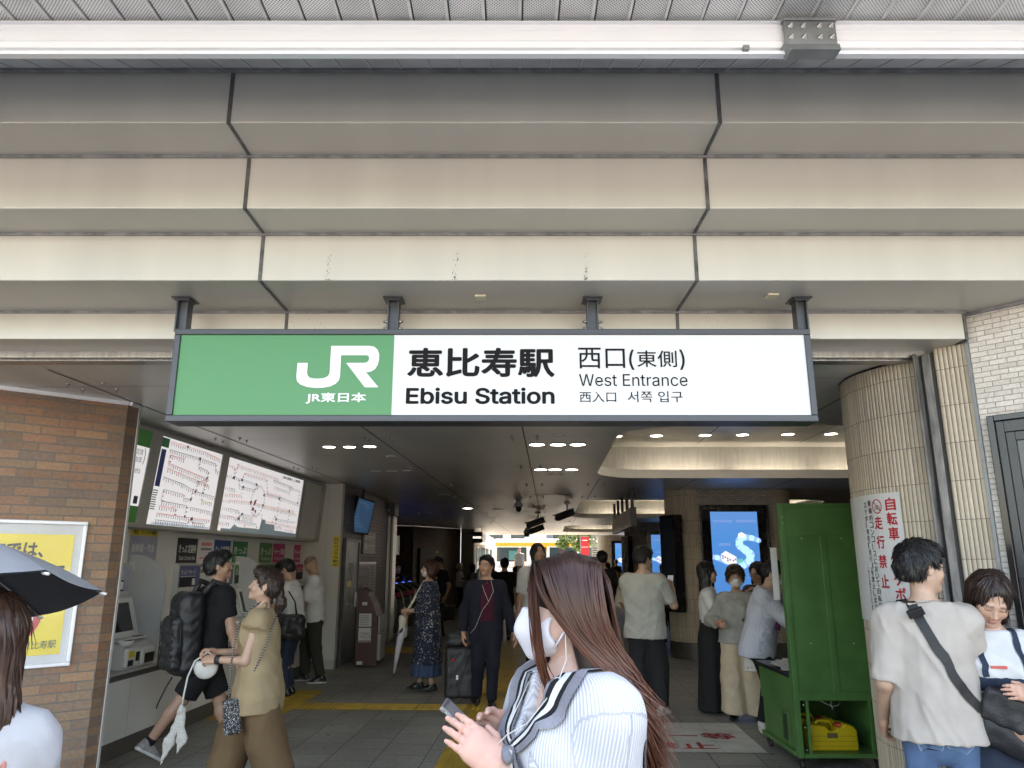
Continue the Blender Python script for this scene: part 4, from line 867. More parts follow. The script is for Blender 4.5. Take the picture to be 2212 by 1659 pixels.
tag(m.build('back_door'), 'blue-grey door with a small yellow label in the far brick wall behind the gates', 'door')
bth = empty('ticket_booth', (-4.9, 22.4, 0), 'dark glazed staff booth behind the fare gates', 'booth')
m = MB(); m.use(M_('booth_dark', (.02, .018, .016), .4)); m.b2((-6.4, 23.2, 0), (-3.9, 23.4, 1.0)); m.b2((-6.4, 23.2, 2.2), (-3.9, 23.4, 2.89)); m.b2((-6.4, 23.2, 1.0), (-6.2, 23.4, 2.2)); m.b2((-4.0, 23.2, 1.0), (-3.9, 23.4, 2.2)); m.build('frame', bth)
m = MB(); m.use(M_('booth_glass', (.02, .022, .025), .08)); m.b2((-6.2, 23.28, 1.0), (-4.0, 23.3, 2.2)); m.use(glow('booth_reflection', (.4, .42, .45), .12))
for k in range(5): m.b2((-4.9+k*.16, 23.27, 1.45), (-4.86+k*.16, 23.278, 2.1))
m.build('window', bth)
m = MB(); m.use(mblack); m.b2((-4.05, 20.9, .004), (-3.85, 21.1, 2.25), .01); m.use(M_('poster_bits', (.35, .35, .34), .5))
for k in range(9): m.b2((-4.0, 20.893, .95+k*.13), (-4.0+random.uniform(.05, .12), 20.899, .95+k*.13+random.uniform(.03, .10)))
tag(m.build('notice_post'), 'black upright post covered in small pale notices behind the gates', 'notice post')
# ================================================================ RIGHT: ribbed column, channel, white stone wall, display window
ribt = brickmat('ribbed_tile', [(.39, .325, .24), (.47, .40, .30), (.42, .355, .265), (.52, .445, .345), (.36, .30, .225)], (.05, .04, .035), .026, .225, .0016, .5, .35, offset=0, noise=.13, ns=25)
stone = brickmat('white_stone', [(.60, .55, .495), (.66, .615, .56), (.55, .505, .455), (.69, .645, .59), (.625, .575, .525)], (.33, .30, .27), .09, .031, .0022, .75, 1.0, noise=.2, ns=55, relief=.8)
stoneg = brickmat('pillar_stone', [(.42, .37, .32), (.50, .45, .40), (.38, .34, .30), (.54, .49, .43)], (.11, .095, .085), .115, .038, .0028, .75, 1.0, noise=.2, ns=55, relief=.8)
def scallop(path, w=.026, d=.0045, closed=False):
    """turns a smooth plan line into rounded vertical ribs; returns points and running length"""
    out = []; L_ = 0; P = [Vector(p) for p in path]
    seg = [(P[i], P[i+1]) for i in range(len(P)-1)]; tot = sum((b_-a).length for a, b_ in seg); n = round(tot/w); w = tot/n
    def pt(l):
        for a, b_ in seg:
            q = (b_-a).length
            if l <= q+1e-9: t = (b_-a)/q; return a+t*l, Vector((t.y, -t.x))
            l -= q
        return seg[-1][1], Vector((t.y, -t.x))
    for i in range(n):
        for k in range(5):
            p, nr = pt((i+k/5)*w); out.append((p+nr*(d*math.sin(math.pi*k/5)), (i+k/5)*.026))
    p, nr = pt(tot); out.append((p, n*.026)); return out
def ribwall(mb, path, z0, z1, v0=0):
    q = scallop(path); sm = mb.smooth; mb.smooth = True
    for (a, ua), (b_, ub) in zip(q, q[1:]):
        mb.add([(a.x, a.y, z0), (b_.x, b_.y, z0), (b_.x, b_.y, z1), (a.x, a.y, z1)], [(0, 1, 2, 3)], [(ua, z0-v0), (ub, z0-v0), (ub, z1-v0), (ua, z1-v0)])
    mb.smooth = sm
CC = Vector((3.05, 5.02)); CRr = .70
arc = [CC+Vector((math.cos(R(a)), math.sin(R(a))))*CRr for a in range(90, 231, 4)]
col = empty('tiled_column', (3.05, 5.02, 0), 'rounded column clad in beige ribbed tiles at the right of the entrance', 'column')
m = MB(); m.use(ribt); ribwall(m, arc, 0, 2.92, .085); ribwall(m, [(7.8, 5.72), (3.05, 5.72)], 0, 2.92, .085); m.build('tiles', col)
m = MB(); m.use(black); vs = [(p.x, p.y) for p in [CC+Vector((math.cos(R(a)), math.sin(R(a))))*(CRr+.012) for a in range(100, 226, 6)]]
for a, b_ in zip(vs, vs[1:]): m.quad((*a, 2.885), (*b_, 2.885), (*b_, 2.899), (*a, 2.899))
m.build('top_strip', col)
wd = Vector((.655, -.756, 0)).normalized(); wn = Vector((wd.y, -wd.x, 0)); 
if wn.y > 0: wn = -wn
W0 = Vector((2.54, 4.47, 0))
def RW(s, n, z): return W0+wd*s+wn*n+ZV*z
ch = empty('shutter_rail', tuple(W0), 'vertical weathered steel shutter rail between the ribbed tiles', 'rail')
m = MB(); m.use(M_('weathered_steel', (.21, .20, .19), .55, .5, var=.45, vs=9, stretch=(3, 3, .6)))
m.box(RW(.0, .02, 1.45), (.012, .10, 2.9), (wd, wn, (0, 0, 1))); m.box(RW(.052, .0, 1.45), (.05, .05, 2.9), (wd, wn, (0, 0, 1)), .004); m.build('channel', ch)
m = MB(); m.use(mblack); m.box(RW(.022, -.03, 1.45), (.03, .05, 2.9), (wd, wn, (0, 0, 1))); m.box(RW(.083, .002, 1.45), (.011, .05, 2.89), (wd, wn, (0, 0, 1))); m.build('gap', ch)
rs = empty('stone_wall', tuple(RW(.9, 0, 0)), 'white split stone wall with a strip of ribbed tiles at its left edge', 'wall')
m = MB(); m.use(ribt)
a, b_ = RW(.09, 0, 0), RW(.272, 0, 0); ribwall(m, [(a.x, a.y), (b_.x, b_.y)], 0, 2.922, .085); m.build('ribbed_tiles', rs)
m = MB(); m.use(stone); uvwall(m, RW(.292, .004, 0), RW(3.0, .004, 0), 0, 3.095); m.build('stonework', rs)
m = MB(); m.use(galv); m.box(RW(.282, .004, 1.5), (.018, .03, 3.0), (wd, wn, (0, 0, 1))); m.use(gask2); m.box(RW(1.6, .012, 3.088), (2.6, .03, .018), (wd, wn, (0, 0, 1))); m.build('trim', rs)
p_tl = onp(2129, 899, RW(0, .06, 0), wn); s_l = (p_tl-W0).dot(wd); z_t = p_tl.z
dw = empty('display_window', tuple(RW(s_l+.6, .05, .4)), 'black framed display window set into the white stone wall at the right edge', 'window')
def rwbox(mb, s0, s1, z0, z1, n0, n1, bev=0): mb.box(RW((s0+s1)/2, (n0+n1)/2, (z0+z1)/2), (s1-s0, n1-n0, z1-z0), (wd, wn, (0, 0, 1)), bev)
m = MB(); m.use(black); rwbox(m, s_l, s_l+.035, .3, z_t, .005, .06, .004); rwbox(m, s_l+.035, s_l+1.2, z_t-.035, z_t, .005, .06, .004); rwbox(m, s_l+1.2, s_l+1.24, .3, z_t, .005, .06); rwbox(m, s_l, s_l+1.2, .27, .30, .005, .06); m.build('frame', dw)
m = MB(); m.use(M_('window_casing', (.035, .038, .042), .3, .2)); rwbox(m, s_l+.035, s_l+.075, .3, z_t-.035, .005, .04, .003); rwbox(m, s_l+.075, s_l+1.2, z_t-.10, z_t-.035, .005, .04, .003); rwbox(m, s_l+.075, s_l+.12, .3, z_t-.10, .005, .028, .003); rwbox(m, s_l+.12, s_l+1.2, z_t-.15, z_t-.10, .005, .028, .003); m.build('casing', dw)
m = MB(); m.use(M_('window_glass', (.03, .035, .04), .05)); rwbox(m, s_l+.12, s_l+1.2, .3, z_t-.15, .005, .012); m.build('pane', dw)
# white no-cycling notice wrapped round the column
def cang(x, y, rad): # where a sight line meets the column
    r_ = ray(x, y); a = r_.x**2+r_.y**2; b_ = -2*(r_.x*CC.x+r_.y*CC.y); c_ = CC.length_squared-rad*rad; t = (-b_-math.sqrt(max(0, b_*b_-4*a*c_)))/(2*a); p = Vector((0, 0, CH))+r_*t
    return math.atan2(p.y-CC.y, p.x-CC.x) % (2*math.pi), p.z
aR, zR = cang(1941, 1062, CRr+.012); aL = aR-.56*math.pi/2-.36; zT = zR; zB = 1.27
RN = CRr+.010
def CP(u, z, o=0):                       # u metres along the sheet from its left edge
    an_ = aL+u/RN; return Vector((CC.x+(RN+o)*math.cos(an_), CC.y+(RN+o)*math.sin(an_), z))
SWD = (aR-aL)*RN
no_ = empty('column_notice', tuple(CP(SWD/2, zB)), 'white vertical notice with big red characters wrapped round the ribbed column', 'sign')
m = MB(); m.use(M_('notice_sheet', (.58, .58, .56), .4, var=.04)); m.smooth = True
for k in range(24): m.quad(CP(SWD*k/24, zB), CP(SWD*(k+1)/24, zB), CP(SWD*(k+1)/24, zT), CP(SWD*k/24, zT))
m.smooth = False; m.build('sheet', no_)
def ctext(mb, body, u, z, w, h, bold=0): mb.text(body, None, None, None, w, h, bold, fn=lambda a, b_, o=0: CP(u+a, z+b_, .003+o))
nred = M_('notice_sheet_red', (.42, .015, .03), .45, var=.05)
m = MB(); m.use(nred)
colw = .076; uR = SWD-.030-colw
for k, chh in enumerate('自転車・スケボ'): ctext(m, chh, uR, zT-.030-.092*(k+.9), colw, .082, .022) if chh != '・' else ctext(m, '・', uR+colw*.34, zT-.030-.092*(k+.62), .024, .028, .02)
ctext(m, '|', uR+colw*.42, zT-.030-.092*7.9, .012, .075, .02)
u2 = uR-.108; zz = zT-.135
for k, chh in enumerate('走行禁止'): ctext(m, chh, u2, zz-.121*(k+.75), .068, .083, .022)
n = 28; vs = []
for k in range(n): a = 2*math.pi*k/n; vs += [CP(u2+.034+.043*math.cos(a), zT-.080+.046*math.sin(a), .003), CP(u2+.034+.037*math.cos(a), zT-.080+.040*math.sin(a), .003)]
m.add(vs, [(2*k, 2*((k+1) % n), 2*((k+1) % n)+1, 2*k+1) for k in range(n)]); m.quad(CP(u2+.004, zT-.052, .0035), CP(u2+.008, zT-.048, .0035), CP(u2+.064, zT-.108, .0035), CP(u2+.060, zT-.112, .0035)); m.build('red_lettering', no_)
m = MB(); m.use(ink)
for cx0 in (u2+.019, u2+.049):
    vs = []
    for k in range(16): a = 2*math.pi*k/16; vs += [CP(cx0+.012*math.cos(a), zT-.092+.013*math.sin(a), .0025), CP(cx0+.0095*math.cos(a), zT-.092+.0105*math.sin(a), .0025)]
    m.add(vs, [(2*k, 2*((k+1) % 16), 2*((k+1) % 16)+1, 2*k+1) for k in range(16)])
for p, q in (((.019, -.092), (.030, -.073)), ((.030, -.073), (.044, -.075)), ((.044, -.075), (.049, -.092)), ((.044, -.075), (.040, -.062)), ((.019, -.092), (.036, -.094))):
    m.quad(CP(u2+p[0], zT+p[1]-.0015, .0025), CP(u2+q[0], zT+q[1]-.0015, .0025), CP(u2+q[0], zT+q[1]+.0015, .0025), CP(u2+p[0], zT+p[1]+.0015, .0025))
for u_, s_, st, pt in ((u2-.050, '駅構内コンコースにおいて自転車', .035, .046), (u2-.098, 'スケボー等の「走行」を禁止します', .045, .043), (u2-.135, 'ご協力をお願いいたします駅長', .46, .020)):
    for k, chh in enumerate(s_): ctext(m, chh if chh != 'ー' else '|', u_, zT-st-pt*(k+.9), pt*.72 if chh != 'ー' else .005, pt*.84, .006)
m.build('black_lettering', no_)
# ================================================================ green kiosk stand with jerrycans
kg = M_('kiosk_green', (.058, .155, .040), .42, .0, var=.16, vs=5, bump=.06, bs=16)
KX0, KX1, KYf, KYb = 2.32, 3.04, 6.52, 7.42
kio = empty('green_kiosk', (2.68, 6.95, 0), 'green painted metal kiosk desk on castors with a tall back board and open lower shelf', 'kiosk')
m = MB(); m.use(kg)
m.b2((KX0+.02, KYf+.012, .56), (KX1-.02, KYf+.05, 2.12)); m.b2((KX0, KYf, .10), (KX0+.045, KYf+.075, 2.14), .003); m.b2((KX1-.045, KYf, .10), (KX1, KYf+.075, 2.14), .003)
m.b2((KX0+.045, KYf+.001, 2.105), (KX1-.045, KYf+.07, 2.139), .002); m.b2((KX0+.045, KYf+.001, 1.86), (KX1-.045, KYf+.04, 1.895), .002); m.b2((2.655, KYf+.002, .60), (2.705, KYf+.03, 1.86), .003)
m.b2((KX0+.045, KYf+.001, .535), (KX1-.045, KYf+.06, .60), .003); m.b2((KX1-.01, KYf+.076, .10), (KX1+.03, KYf+.14, 2.08), .002); m.build('back_board', kio)
m = MB(); m.use(kg)
m.b2((KX0+.012, KYf+.076, .44), (KX0+.03, KYb, .70)); m.b2((KX0+.03, KYf+.076, .12), (KX0+.045, KYb, .44)); m.b2((KX0+.008, KYf+.076, .425), (KX0+.03, KYb, .448), .003); m.b2((KX0-.005, KYf+.076, .10), (KX0+.05, KYb, .135), .003)
m.b2((KX0+.018, KYf+.24, .14), (KX0+.03, KYf+.40, .40)); m.b2((KX1-.03, KYf+.141, .12), (KX1-.012, KYb, .70)); m.b2((KX0+.05, KYb-.02, .12), (KX1-.03, KYb, .70)); m.b2((KX0+.05, KYf+.001, .10), (KX1-.045, KYb-.02, .132)); m.b2((KX0+.045, KYf+.06, .52), (KX1-.03, KYb-.02, .535)); m.b2((KX0+.03, KYf+.076, .665), (KX1-.03, KYb-.02, .70))
m.b2((KX0+.092, KYf+.002, .132), (KX0+.115, KYf+.03, .535), .002); m.b2((KX1-.115, KYf+.002, .132), (KX1-.092, KYf+.03, .535), .002); m.use(M_('kiosk_slot', (.012, .035, .012), .5)); m.b2((KX0+.0165, KYf+.27, .17), (KX0+.018, KYf+.37, .38)); m.build('desk_body', kio)
m = MB(); m.use(black); m.b2((KX0-.012, KYf+.078, .70), (KX1, KYb+.03, .735), .006); m.build('desk_top', kio)
m = MB(); m.use(steel)
for x, z in ((KX0+.022, 2.02), (KX0+.022, 1.97), (KX0+.07, .50), (KX0+.07, .33), (KX0+.07, .16), (KX1-.07, .33), (KX1-.07, .16), (2.5, .98), (2.86, .98), (2.5, 1.84), (2.84, 1.84)): m.lathe([(.008, 0), (.006, .004), (0, .005)], (x, KYf+(.012 if .9 < z < 1.9 else 0), z), 8, ((1, 0, 0), (0, 0, 1), (0, -1, 0)))
m.build('screws', kio)
m = MB(); m.use(M_('wire_grey', (.35, .35, .33), .4))
m.tube([(2.55, KYf+.05, .53), (2.60, KYf+.045, .50), (2.64, KYf+.04, .485), (2.69, KYf+.045, .49), (2.72, KYf+.05, .52)], .0025, 6); m.tube([(2.64, KYf+.05, .53), (2.63, KYf+.04, .488), (2.645, KYf+.04, .47), (2.635, KYf+.04, .455)], .0025, 6); m.build('tie_wire', kio)
for x, y in ((KX0+.05, KYf+.08), (KX1-.05, KYf+.08), (KX0+.05, KYb-.06), (KX1-.05, KYb-.06)):
    m = MB(); m.use(mblack); m.tube([(x-.012, y, .036), (x+.012, y, .036)], .036, 14); m.tube([(x-.02, y+.01, .05), (x-.02, y+.01, .10)], .008, 6); m.tube([(x+.02, y+.01, .05), (x+.02, y+.01, .10)], .008, 6); m.build('castor', kio)
jy = M_('jerrycan_yellow', (.50, .36, .012), .35, var=.1, vs=7); jr = M_('jerrycan_red', (.42, .02, .02), .4); jd = M_('jerrycan_grime', (.10, .075, .03), .8, var=.4, vs=20)
for i, (x, y, lab) in enumerate(((2.655, 6.70, 'yellow plastic jerrycan with red cap, front one on the kiosk shelf'), (2.60, 6.95, 'yellow plastic jerrycan with red cap, rear one behind the other on the kiosk shelf'))):
    j = empty('jerrycan', (x, y, .132), lab, 'jerrycan', 'yellow jerrycans on the kiosk shelf')
    z0 = .134+i*.004; w = .20
    P = [(-w, 0), (w-.012, 0), (w, .012), (w-.005, .15), (w-.03, .185), (w-.10, .205), (w-.13, .17), (w-.16, .175), (w-.19, .15), (-.03, .15), (-.06, .185), (-w+.03, .20), (-w, .17)]
    m = MB(); m.use(jy); bm = bmesh.new(); f = bm.faces.new([bm.verts.new((x+a, y-.085, z0+c)) for a, c in P]); e = bmesh.ops.extrude_face_region(bm, geom=[f]); bmesh.ops.translate(bm, verts=[v for v in e['geom'] if isinstance(v, bmesh.types.BMVert)], vec=(0, .17, 0)); bmesh.ops.bevel(bm, geom=[e_ for e_ in bm.edges], offset=.012, segments=3, affect='EDGES', profile=.6); bm.normal_update(); bmesh.ops.recalc_face_normals(bm, faces=bm.faces[:]); bm.verts.index_update(); m.smooth = True; m.add([v.co.copy() for v in bm.verts], [[v.index for v in f.verts] for f in bm.faces]); bm.free(); m.smooth = False
    m.use(jd); m.b2((x-.055, y-.0865, z0+.095), (x+.03, y-.083, z0+.135), .001)
    for zz in (.035, .07, .11): m.b2((x-w+.02, y-.0862, z0+zz), (x+w-.02, y-.083, z0+zz+.0025))
    m.build('can', j)
    m = MB(); m.use(jr); m.lathe([(.042, 0), (.042, .022), (.038, .026), (0, .026)], (x+.085, y, z0+.17), 18); m.build('cap', j)
    m = MB(); m.use(jy); m.tube([(x-.13, y, z0+.18), (x-.09, y, z0+.212), (x-.0, y, z0+.212), (x+.03, y, z0+.165)], .013, 8); m.build('handle', j)
pm = M_('newsprint', (.55, .55, .54), .7, var=.12, vs=30)
pp = empty('leaflet_pile', (2.5, 6.95, .735), 'untidy pile of printed leaflets on the black kiosk desk top', 'leaflets')
m = MB()
for k in range(14):
    m.use(pm); a = random.uniform(-.4, .4); c = Vector((random.uniform(2.42, 2.62), random.uniform(6.74, 7.1), .738+k*.003)); ax = ((math.cos(a), math.sin(a), 0), (-math.sin(a), math.cos(a), 0), (0, 0, 1)); m.box(c, (.21, .29, .0022), ax)
m.use(ink)
for k in range(10): m.box((2.52+random.uniform(-.08, .08), 6.9+random.uniform(-.1, .1), .7815+k*.0003), (random.uniform(.04, .12), .008, .0006))
m.build('sheets', pp)
m = MB(); m.use(M_('hanging_sheet', (.55, .55, .53), .5, var=.05)); a0, a1 = at(1663, 1183, 6.75), at(1690, 1296, 6.75); m.b2((a0.x, 6.745, a1.z), (KX0+.03, 6.75, a0.z)); o = m.build('white_sheet')
tag(o, 'plain white plastic sheet hanging at the left edge of the green kiosk board', 'sheet')
# ================================================================ pillars with tall screens
def screenart(mb, fn, w, h, dense=True):
    """blue gradient page with a pale winding road and a small white bus"""
    n = 14
    for k in range(n):
        t = k/(n-1); c = (.055+.10*max(0, t-.75)*1.4, .23+.05*t, .66+.08*math.sin(t*2)); 
        mb.use(glow(f'screen_tone_{k}', c, .21)); mb.quad(fn(0, h*k/n), fn(w, h*k/n), fn(w, h*(k+1)/n), fn(0, h*(k+1)/n))
    mb.use(glow('screen_road', (.34, .55, .90), .20))
    road = [(0, .47), (.10, .46), (.28, .42), (.45, .37), (.62, .37), (.78, .42), (.80, .50), (.70, .55), (.58, .60), (.58, .66), (.68, .70), (.85, .69), (1, .66)]
    wid = [.05, .055, .06, .065, .075, .085, .09, .085, .08, .075, .07, .06, .05]
    for i in range(len(road)-1):
        (x0, y0), (x1, y1) = road[i], road[i+1]; d = Vector(((x1-x0)*w, (y1-y0)*h)).normalized(); nn = Vector((-d.y, d.x)); a, b_ = wid[i]*w, wid[i+1]*w
        mb.quad(fn(x0*w-nn.x*a, y0*h-nn.y*a, .0006), fn(x1*w-nn.x*b_, y1*h-nn.y*b_, .0006), fn(x1*w+nn.x*b_, y1*h+nn.y*b_, .0006), fn(x0*w+nn.x*a, y0*h+nn.y*a, .0006))
        mb.add([fn(x1*w+b_*math.cos(q*.524), y1*h+b_*math.sin(q*.524), .0006) for q in range(12)], [tuple(range(12))])
    mb.use(glow('screen_bus', (.80, .86, .95), .22))
    mb.add([fn(a*w, c*h, .001) for a, c in ((.18, .43), (.40, .36), (.50, .40), (.50, .47), (.28, .54), (.18, .50))], [tuple(range(6))])
    mb.add([fn(a*w, c*h, .0009) for a, c in ((.56, .70), (.70, .69), (.72, .735), (.64, .76), (.57, .74))], [tuple(range(5))])
    mb.use(glow('screen_windows', (.12, .06, .45), .18))
    for a, c in ((.20, .475), (.25, .46), (.30, .445), (.35, .43), (.42, .42), (.46, .435), (.20, .45), (.30, .42)): mb.quad(fn(a*w, c*h, .0015), fn((a+.03)*w, (c-.006)*h, .0015), fn((a+.03)*w, (c+.012)*h, .0015), fn(a*w, (c+.018)*h, .0015))
    mb.use(glow('screen_trees', (.12, .60, .45), .2))
    for a in (.53, .57, .61): mb.add([fn(a*w+.018*w*math.cos(q*.785), .42*h+.035*h*math.sin(q*.785), .0012) for q in range(8)], [tuple(range(8))])
    mb.use(glow('screen_caption', (.16, .33, .78), .2))
    for a, b_, c in ((.05, .46, .875), (.54, .97, .875), (.15, .4, .60)): mb.quad(fn(a*w, c*h, .0008), fn(b_*w, c*h, .0008), fn(b_*w, (c+.03)*h, .0008), fn(a*w, (c+.03)*h, .0008))
def pillar(x0, x1, yf, depth, lab, scr=True, side=True):
    o = empty('screen_pillar', ((x0+x1)/2, yf+depth/2, 0), lab, 'pillar', 'tiled pillars with tall screens')
    r_ = depth/2; cyy = yf+r_
    m = MB(); m.use(ribt); ar = [(x0-r_*math.cos(R(a)), cyy+r_*math.sin(R(a))) for a in range(90, -91, -6)]
    ribwall(m, ar, .28, 2.899, .1); ar = [(x1+r_*math.cos(R(a)), cyy+r_*math.sin(R(a))) for a in range(-90, 91, 6)]; ribwall(m, ar, .28, 2.899, .1); m.build('ribbed_tiles', o)
    m = MB(); m.use(stoneg); uvwall(m, Vector((x0, yf-.012, 0)), Vector((x1, yf-.012, 0)), .28, 2.9); uvwall(m, Vector((x0, yf, 0)), Vector((x0, yf-.012, 0)), .28, 2.9); uvwall(m, Vector((x1, yf-.012, 0)), Vector((x1, yf, 0)), .28, 2.9); uvwall(m, Vector((x1, yf+depth, 0)), Vector((x0, yf+depth, 0)), .28, 2.9); m.build('stonework', o)
    pl = [(x0-(r_+.012)*math.cos(R(a)), cyy+(r_+.012)*math.sin(R(a))) for a in range(90, -91, -6)]+[(x1+(r_+.012)*math.cos(R(a)), cyy+(r_+.012)*math.sin(R(a))) for a in range(-90, 91, 6)]
    m = MB(); m.use(M_('pillar_kick', (.075, .068, .058), .4, .3, var=.15)); m.prism(pl, 0, .285); m.build('kick_plate', o)
    if scr:
        sc = empty('advert_screen', ((x0+x1)/2, yf, .8), 'x', 'screen'); xm = (x0+x1)/2-.03; y_ = yf-.012
        m = MB(); m.use(black); 
        for lo, hi in (((xm-.60, y_-.08, .72), (xm-.565, y_, 2.62)), ((xm+.565, y_-.08, .72), (xm+.60, y_, 2.62)), ((xm-.565, y_-.08, 2.585), (xm+.565, y_, 2.62)), ((xm-.565, y_-.08, .72), (xm+.565, y_, .755))): m.b2(lo, hi, .004)
        m.use(M_('bezel', (.012, .013, .016), .12)); m.b2((xm-.565, y_-.03, .755), (xm+.565, y_-.001, 2.585)); m.build('bezel', sc)
        m = MB(); fn = lambda a, b_, q=0: Vector((xm-.42+a, y_-.033-q, 1.03+b_)); screenart(m, fn, .83, 1.47); m.build('display', sc)
    if side:
        ss = empty('side_screen', (x0-r_, yf+.1, .9), 'x', 'screen'); a = R(52); dx, dy = math.cos(a+math.pi/2), math.sin(a+math.pi/2)
        pc = Vector((x0-r_*.86, cyy-r_*.62, 0)); t_ = Vector((math.cos(R(-72)), math.sin(R(-72)), 0)); n_ = Vector((t_.y, -t_.x, 0))
        if n_.x > 0: n_ = -n_
        m = MB(); m.use(black); hw = .26
        m.box(pc+n_*.05+ZV*1.62, (hw*2, .16, 1.66), (t_, n_, (0, 0, 1)), .01); m.build('bezel', ss)
        m = MB(); m.use(M_('dark_display', (.03, .04, .06), .07)); m.box(pc+n_*.133+ZV*1.62, (hw*2-.1, .006, 1.54), (t_, n_, (0, 0, 1))); m.build('display', ss)
        return o, sc if scr else None, ss
    return o, sc if scr else None, None
P1 = pillar(3.30, 4.62, 13.35, .95, 'near white stone and ribbed tile pillar with a blue advert screen, beyond the green kiosk')
P2 = pillar(3.95+.35, 5.55+.3, 25.2, .95, 'middle pillar in the hall, with a blue advert screen behind the man in a grey T-shirt')
P3 = pillar(4.75, 6.3, 37.4, .95, 'farthest pillar with a blue advert screen near the hall exit', side=False)
for P, a, b_ in ((P1, 'tall blue advert screen with a winding pale road on the near pillar', 'tall dark glossy screen on the curved side of the near pillar'), (P2, 'tall blue advert screen on the middle pillar behind the man in a grey T-shirt', 'tall glossy side screen on the middle pillar'), (P3, 'small looking blue advert screen on the farthest pillar', None)):
    tag(P[1], a, 'screen', 'blue advert screens on the pillars')
    if b_: tag(P[2], b_, 'screen')
# hanging direction sign in the hall
hs = empty('hanging_sign', (2.1, 15, 2.2), 'narrow direction sign hung from five dark rods near the tiled pillar', 'sign')
ha, hb = Vector((2.06, 12.9, 0)), Vector((2.28, 17.0, 0)); hd = (hb-ha).normalized(); hn = Vector((hd.y, -hd.x, 0)); hn = -hn if hn.x > 0 else hn
m = MB(); m.use(darkmetal); mid = (ha+hb)/2; m.box(mid+ZV*2.395+hn*-.03, ((hb-ha).length, .10, .32), (hd, hn, (0, 0, 1)), .005); m.build('case', hs)
m = MB(); m.use(M_('sign_tan', (.36, .30, .23), .5, var=.1)); m.box(mid+ZV*2.40+hn*.0215, ((hb-ha).length-.06, .003, .27), (hd, hn, (0, 0, 1))); m.use(M_('sign_orange', (.50, .22, .03), .5)); m.text('東口', hb-hd*1.0+hn*.025+ZV*2.42, -hd, ZV, .8, .08, .01) ; m.use(M_('sign_white_text', (.62, .6, .55), .5))
for q, (s_, l) in enumerate((('東急 東口 出口', 2.2), ('タクシーのりば', 2.6), ('バスのりば', 1.6))): m.text(s_, hb-hd*.15+hn*.025+ZV*(2.44-q*.075), -hd, ZV, l, .055, .01)
m.build('face', hs)
for k in range(5):
    m = MB(); m.use(darkmetal); q = ha.lerp(hb, .04+.23*k)+hn*-.03; m.b2((q.x-.025, q.y-.03, 2.555), (q.x+.025, q.y+.03, 2.899)); m.build('rod', hs)
# security cameras under the ceiling
cm = M_('camera_black', (.03, .03, .03), .3); cwm = M_('camera_pale', (.4, .4, .39), .4)
def camera_obj(px, py, yaw, lab):
    p = atz(px, py, CZ); o = empty('security_camera', tuple(p), lab, 'camera', 'security cameras under the hall ceiling'); s_ = .9+p.y/40
    m = MB(); m.use(cwm); m.b2((p.x-.06, p.y-.06, CZ-.05), (p.x+.06, p.y+.06, CZ-.001), .005); m.tube([p-ZV*.05, p-ZV*.22], .02, 8); m.build('mount', o)
    d = Vector((math.cos(yaw), math.sin(yaw), -.35)).normalized(); q = p-ZV*.26; m = MB(); m.use(cm); sd_ = Vector((-d.y, d.x, 0)).normalized(); m.box(q+d*.06, (.34*s_, .11*s_, .10*s_), (d, sd_, d.cross(sd_)), .02); m.box(q+d*.10+ZV*.062*s_, (.38*s_, .13*s_, .012), (d, sd_, d.cross(sd_))); m.build('body', o)
    m = MB(); m.use(black); m.lathe([(.03, 0), (.035, .02), (0, .022)], q+d*.225*s_, 12, (sd_, d.cross(sd_), d)); m.build('lens', o)
camera_obj(1225, 1085, R(205), 'dark box camera nearest, pointing left under the ceiling right of the seam'); camera_obj(1162, 1106, R(200), 'dark box camera hung under the middle ceiling seam')
camera_obj(1162, 1125, R(205), 'small dark box camera farther along the middle seam'); camera_obj(1140, 1133, R(260), 'tiny camera pair near the hall exit')
p = atz(1120, 1082, CZ); dc = empty('dome_camera', tuple(p), 'pale hanging dome camera over the hall, left of the box cameras', 'camera')
m = MB(); m.use(cwm); m.lathe([(.05, 0), (.05, -.03), (.09, -.06), (.10, -.12), (.07, -.13), (0, -.13)], p, 18); m.build('housing', dc); m = MB(); m.use(black); m.lathe([(.065, -.13), (.06, -.19), (.035, -.225), (0, -.235)], p, 18); m.build('dome', dc)
# ================================================================ far end: shop front, black sign, street
wf = M_('shop_white', (.55, .53, .50), .4, var=.05)
sf = empty('shop', (-1.2, 34, 0), 'white shop front with dark glazed openings along the left of the hall exit', 'shop')
m = MB(); m.use(wf); a, b_ = Vector((-1.50, 30.61, 0)), Vector((-1.02, 43.0, 0)); d = (b_-a).normalized(); nn = Vector((d.y, -d.x, 0))
def sfb(mb, s0, s1, z0, z1, n0, n1): mb.box(a+d*(s0+s1)/2+nn*(n0+n1)/2+ZV*(z0+z1)/2, (s1-s0, n1-n0, z1-z0), (d, nn, (0, 0, 1)))
sfb(m, 0, 12.4, 0, 2.895, -.3, 0); m.build('wall', sf); m = MB(); m.use(M_('shop_glass', (.10, .085, .07), .1))
for s in (.8, 3.4, 6.0, 8.6): sfb(m, s, s+1.9, .05, 2.25, .002, .02)
m.build('window', sf); m = MB(); m.use(glow('shop_strip', (1, .95, .85), .9)); sfb(m, .5, 11.5, 2.42, 2.46, .002, .03); m.build('light_strip', sf)
bs = empty('shop_sign', (-1.4, 29.6, 2.2), 'small black hanging sign with white lettering over the shop front', 'sign'); x0, x1 = at(1019.5, 1160, 29.6).x, at(1042, 1160, 29.6).x; zz1, zz0 = at(1030, 1149, 29.6).z, at(1030, 1173, 29.6).z
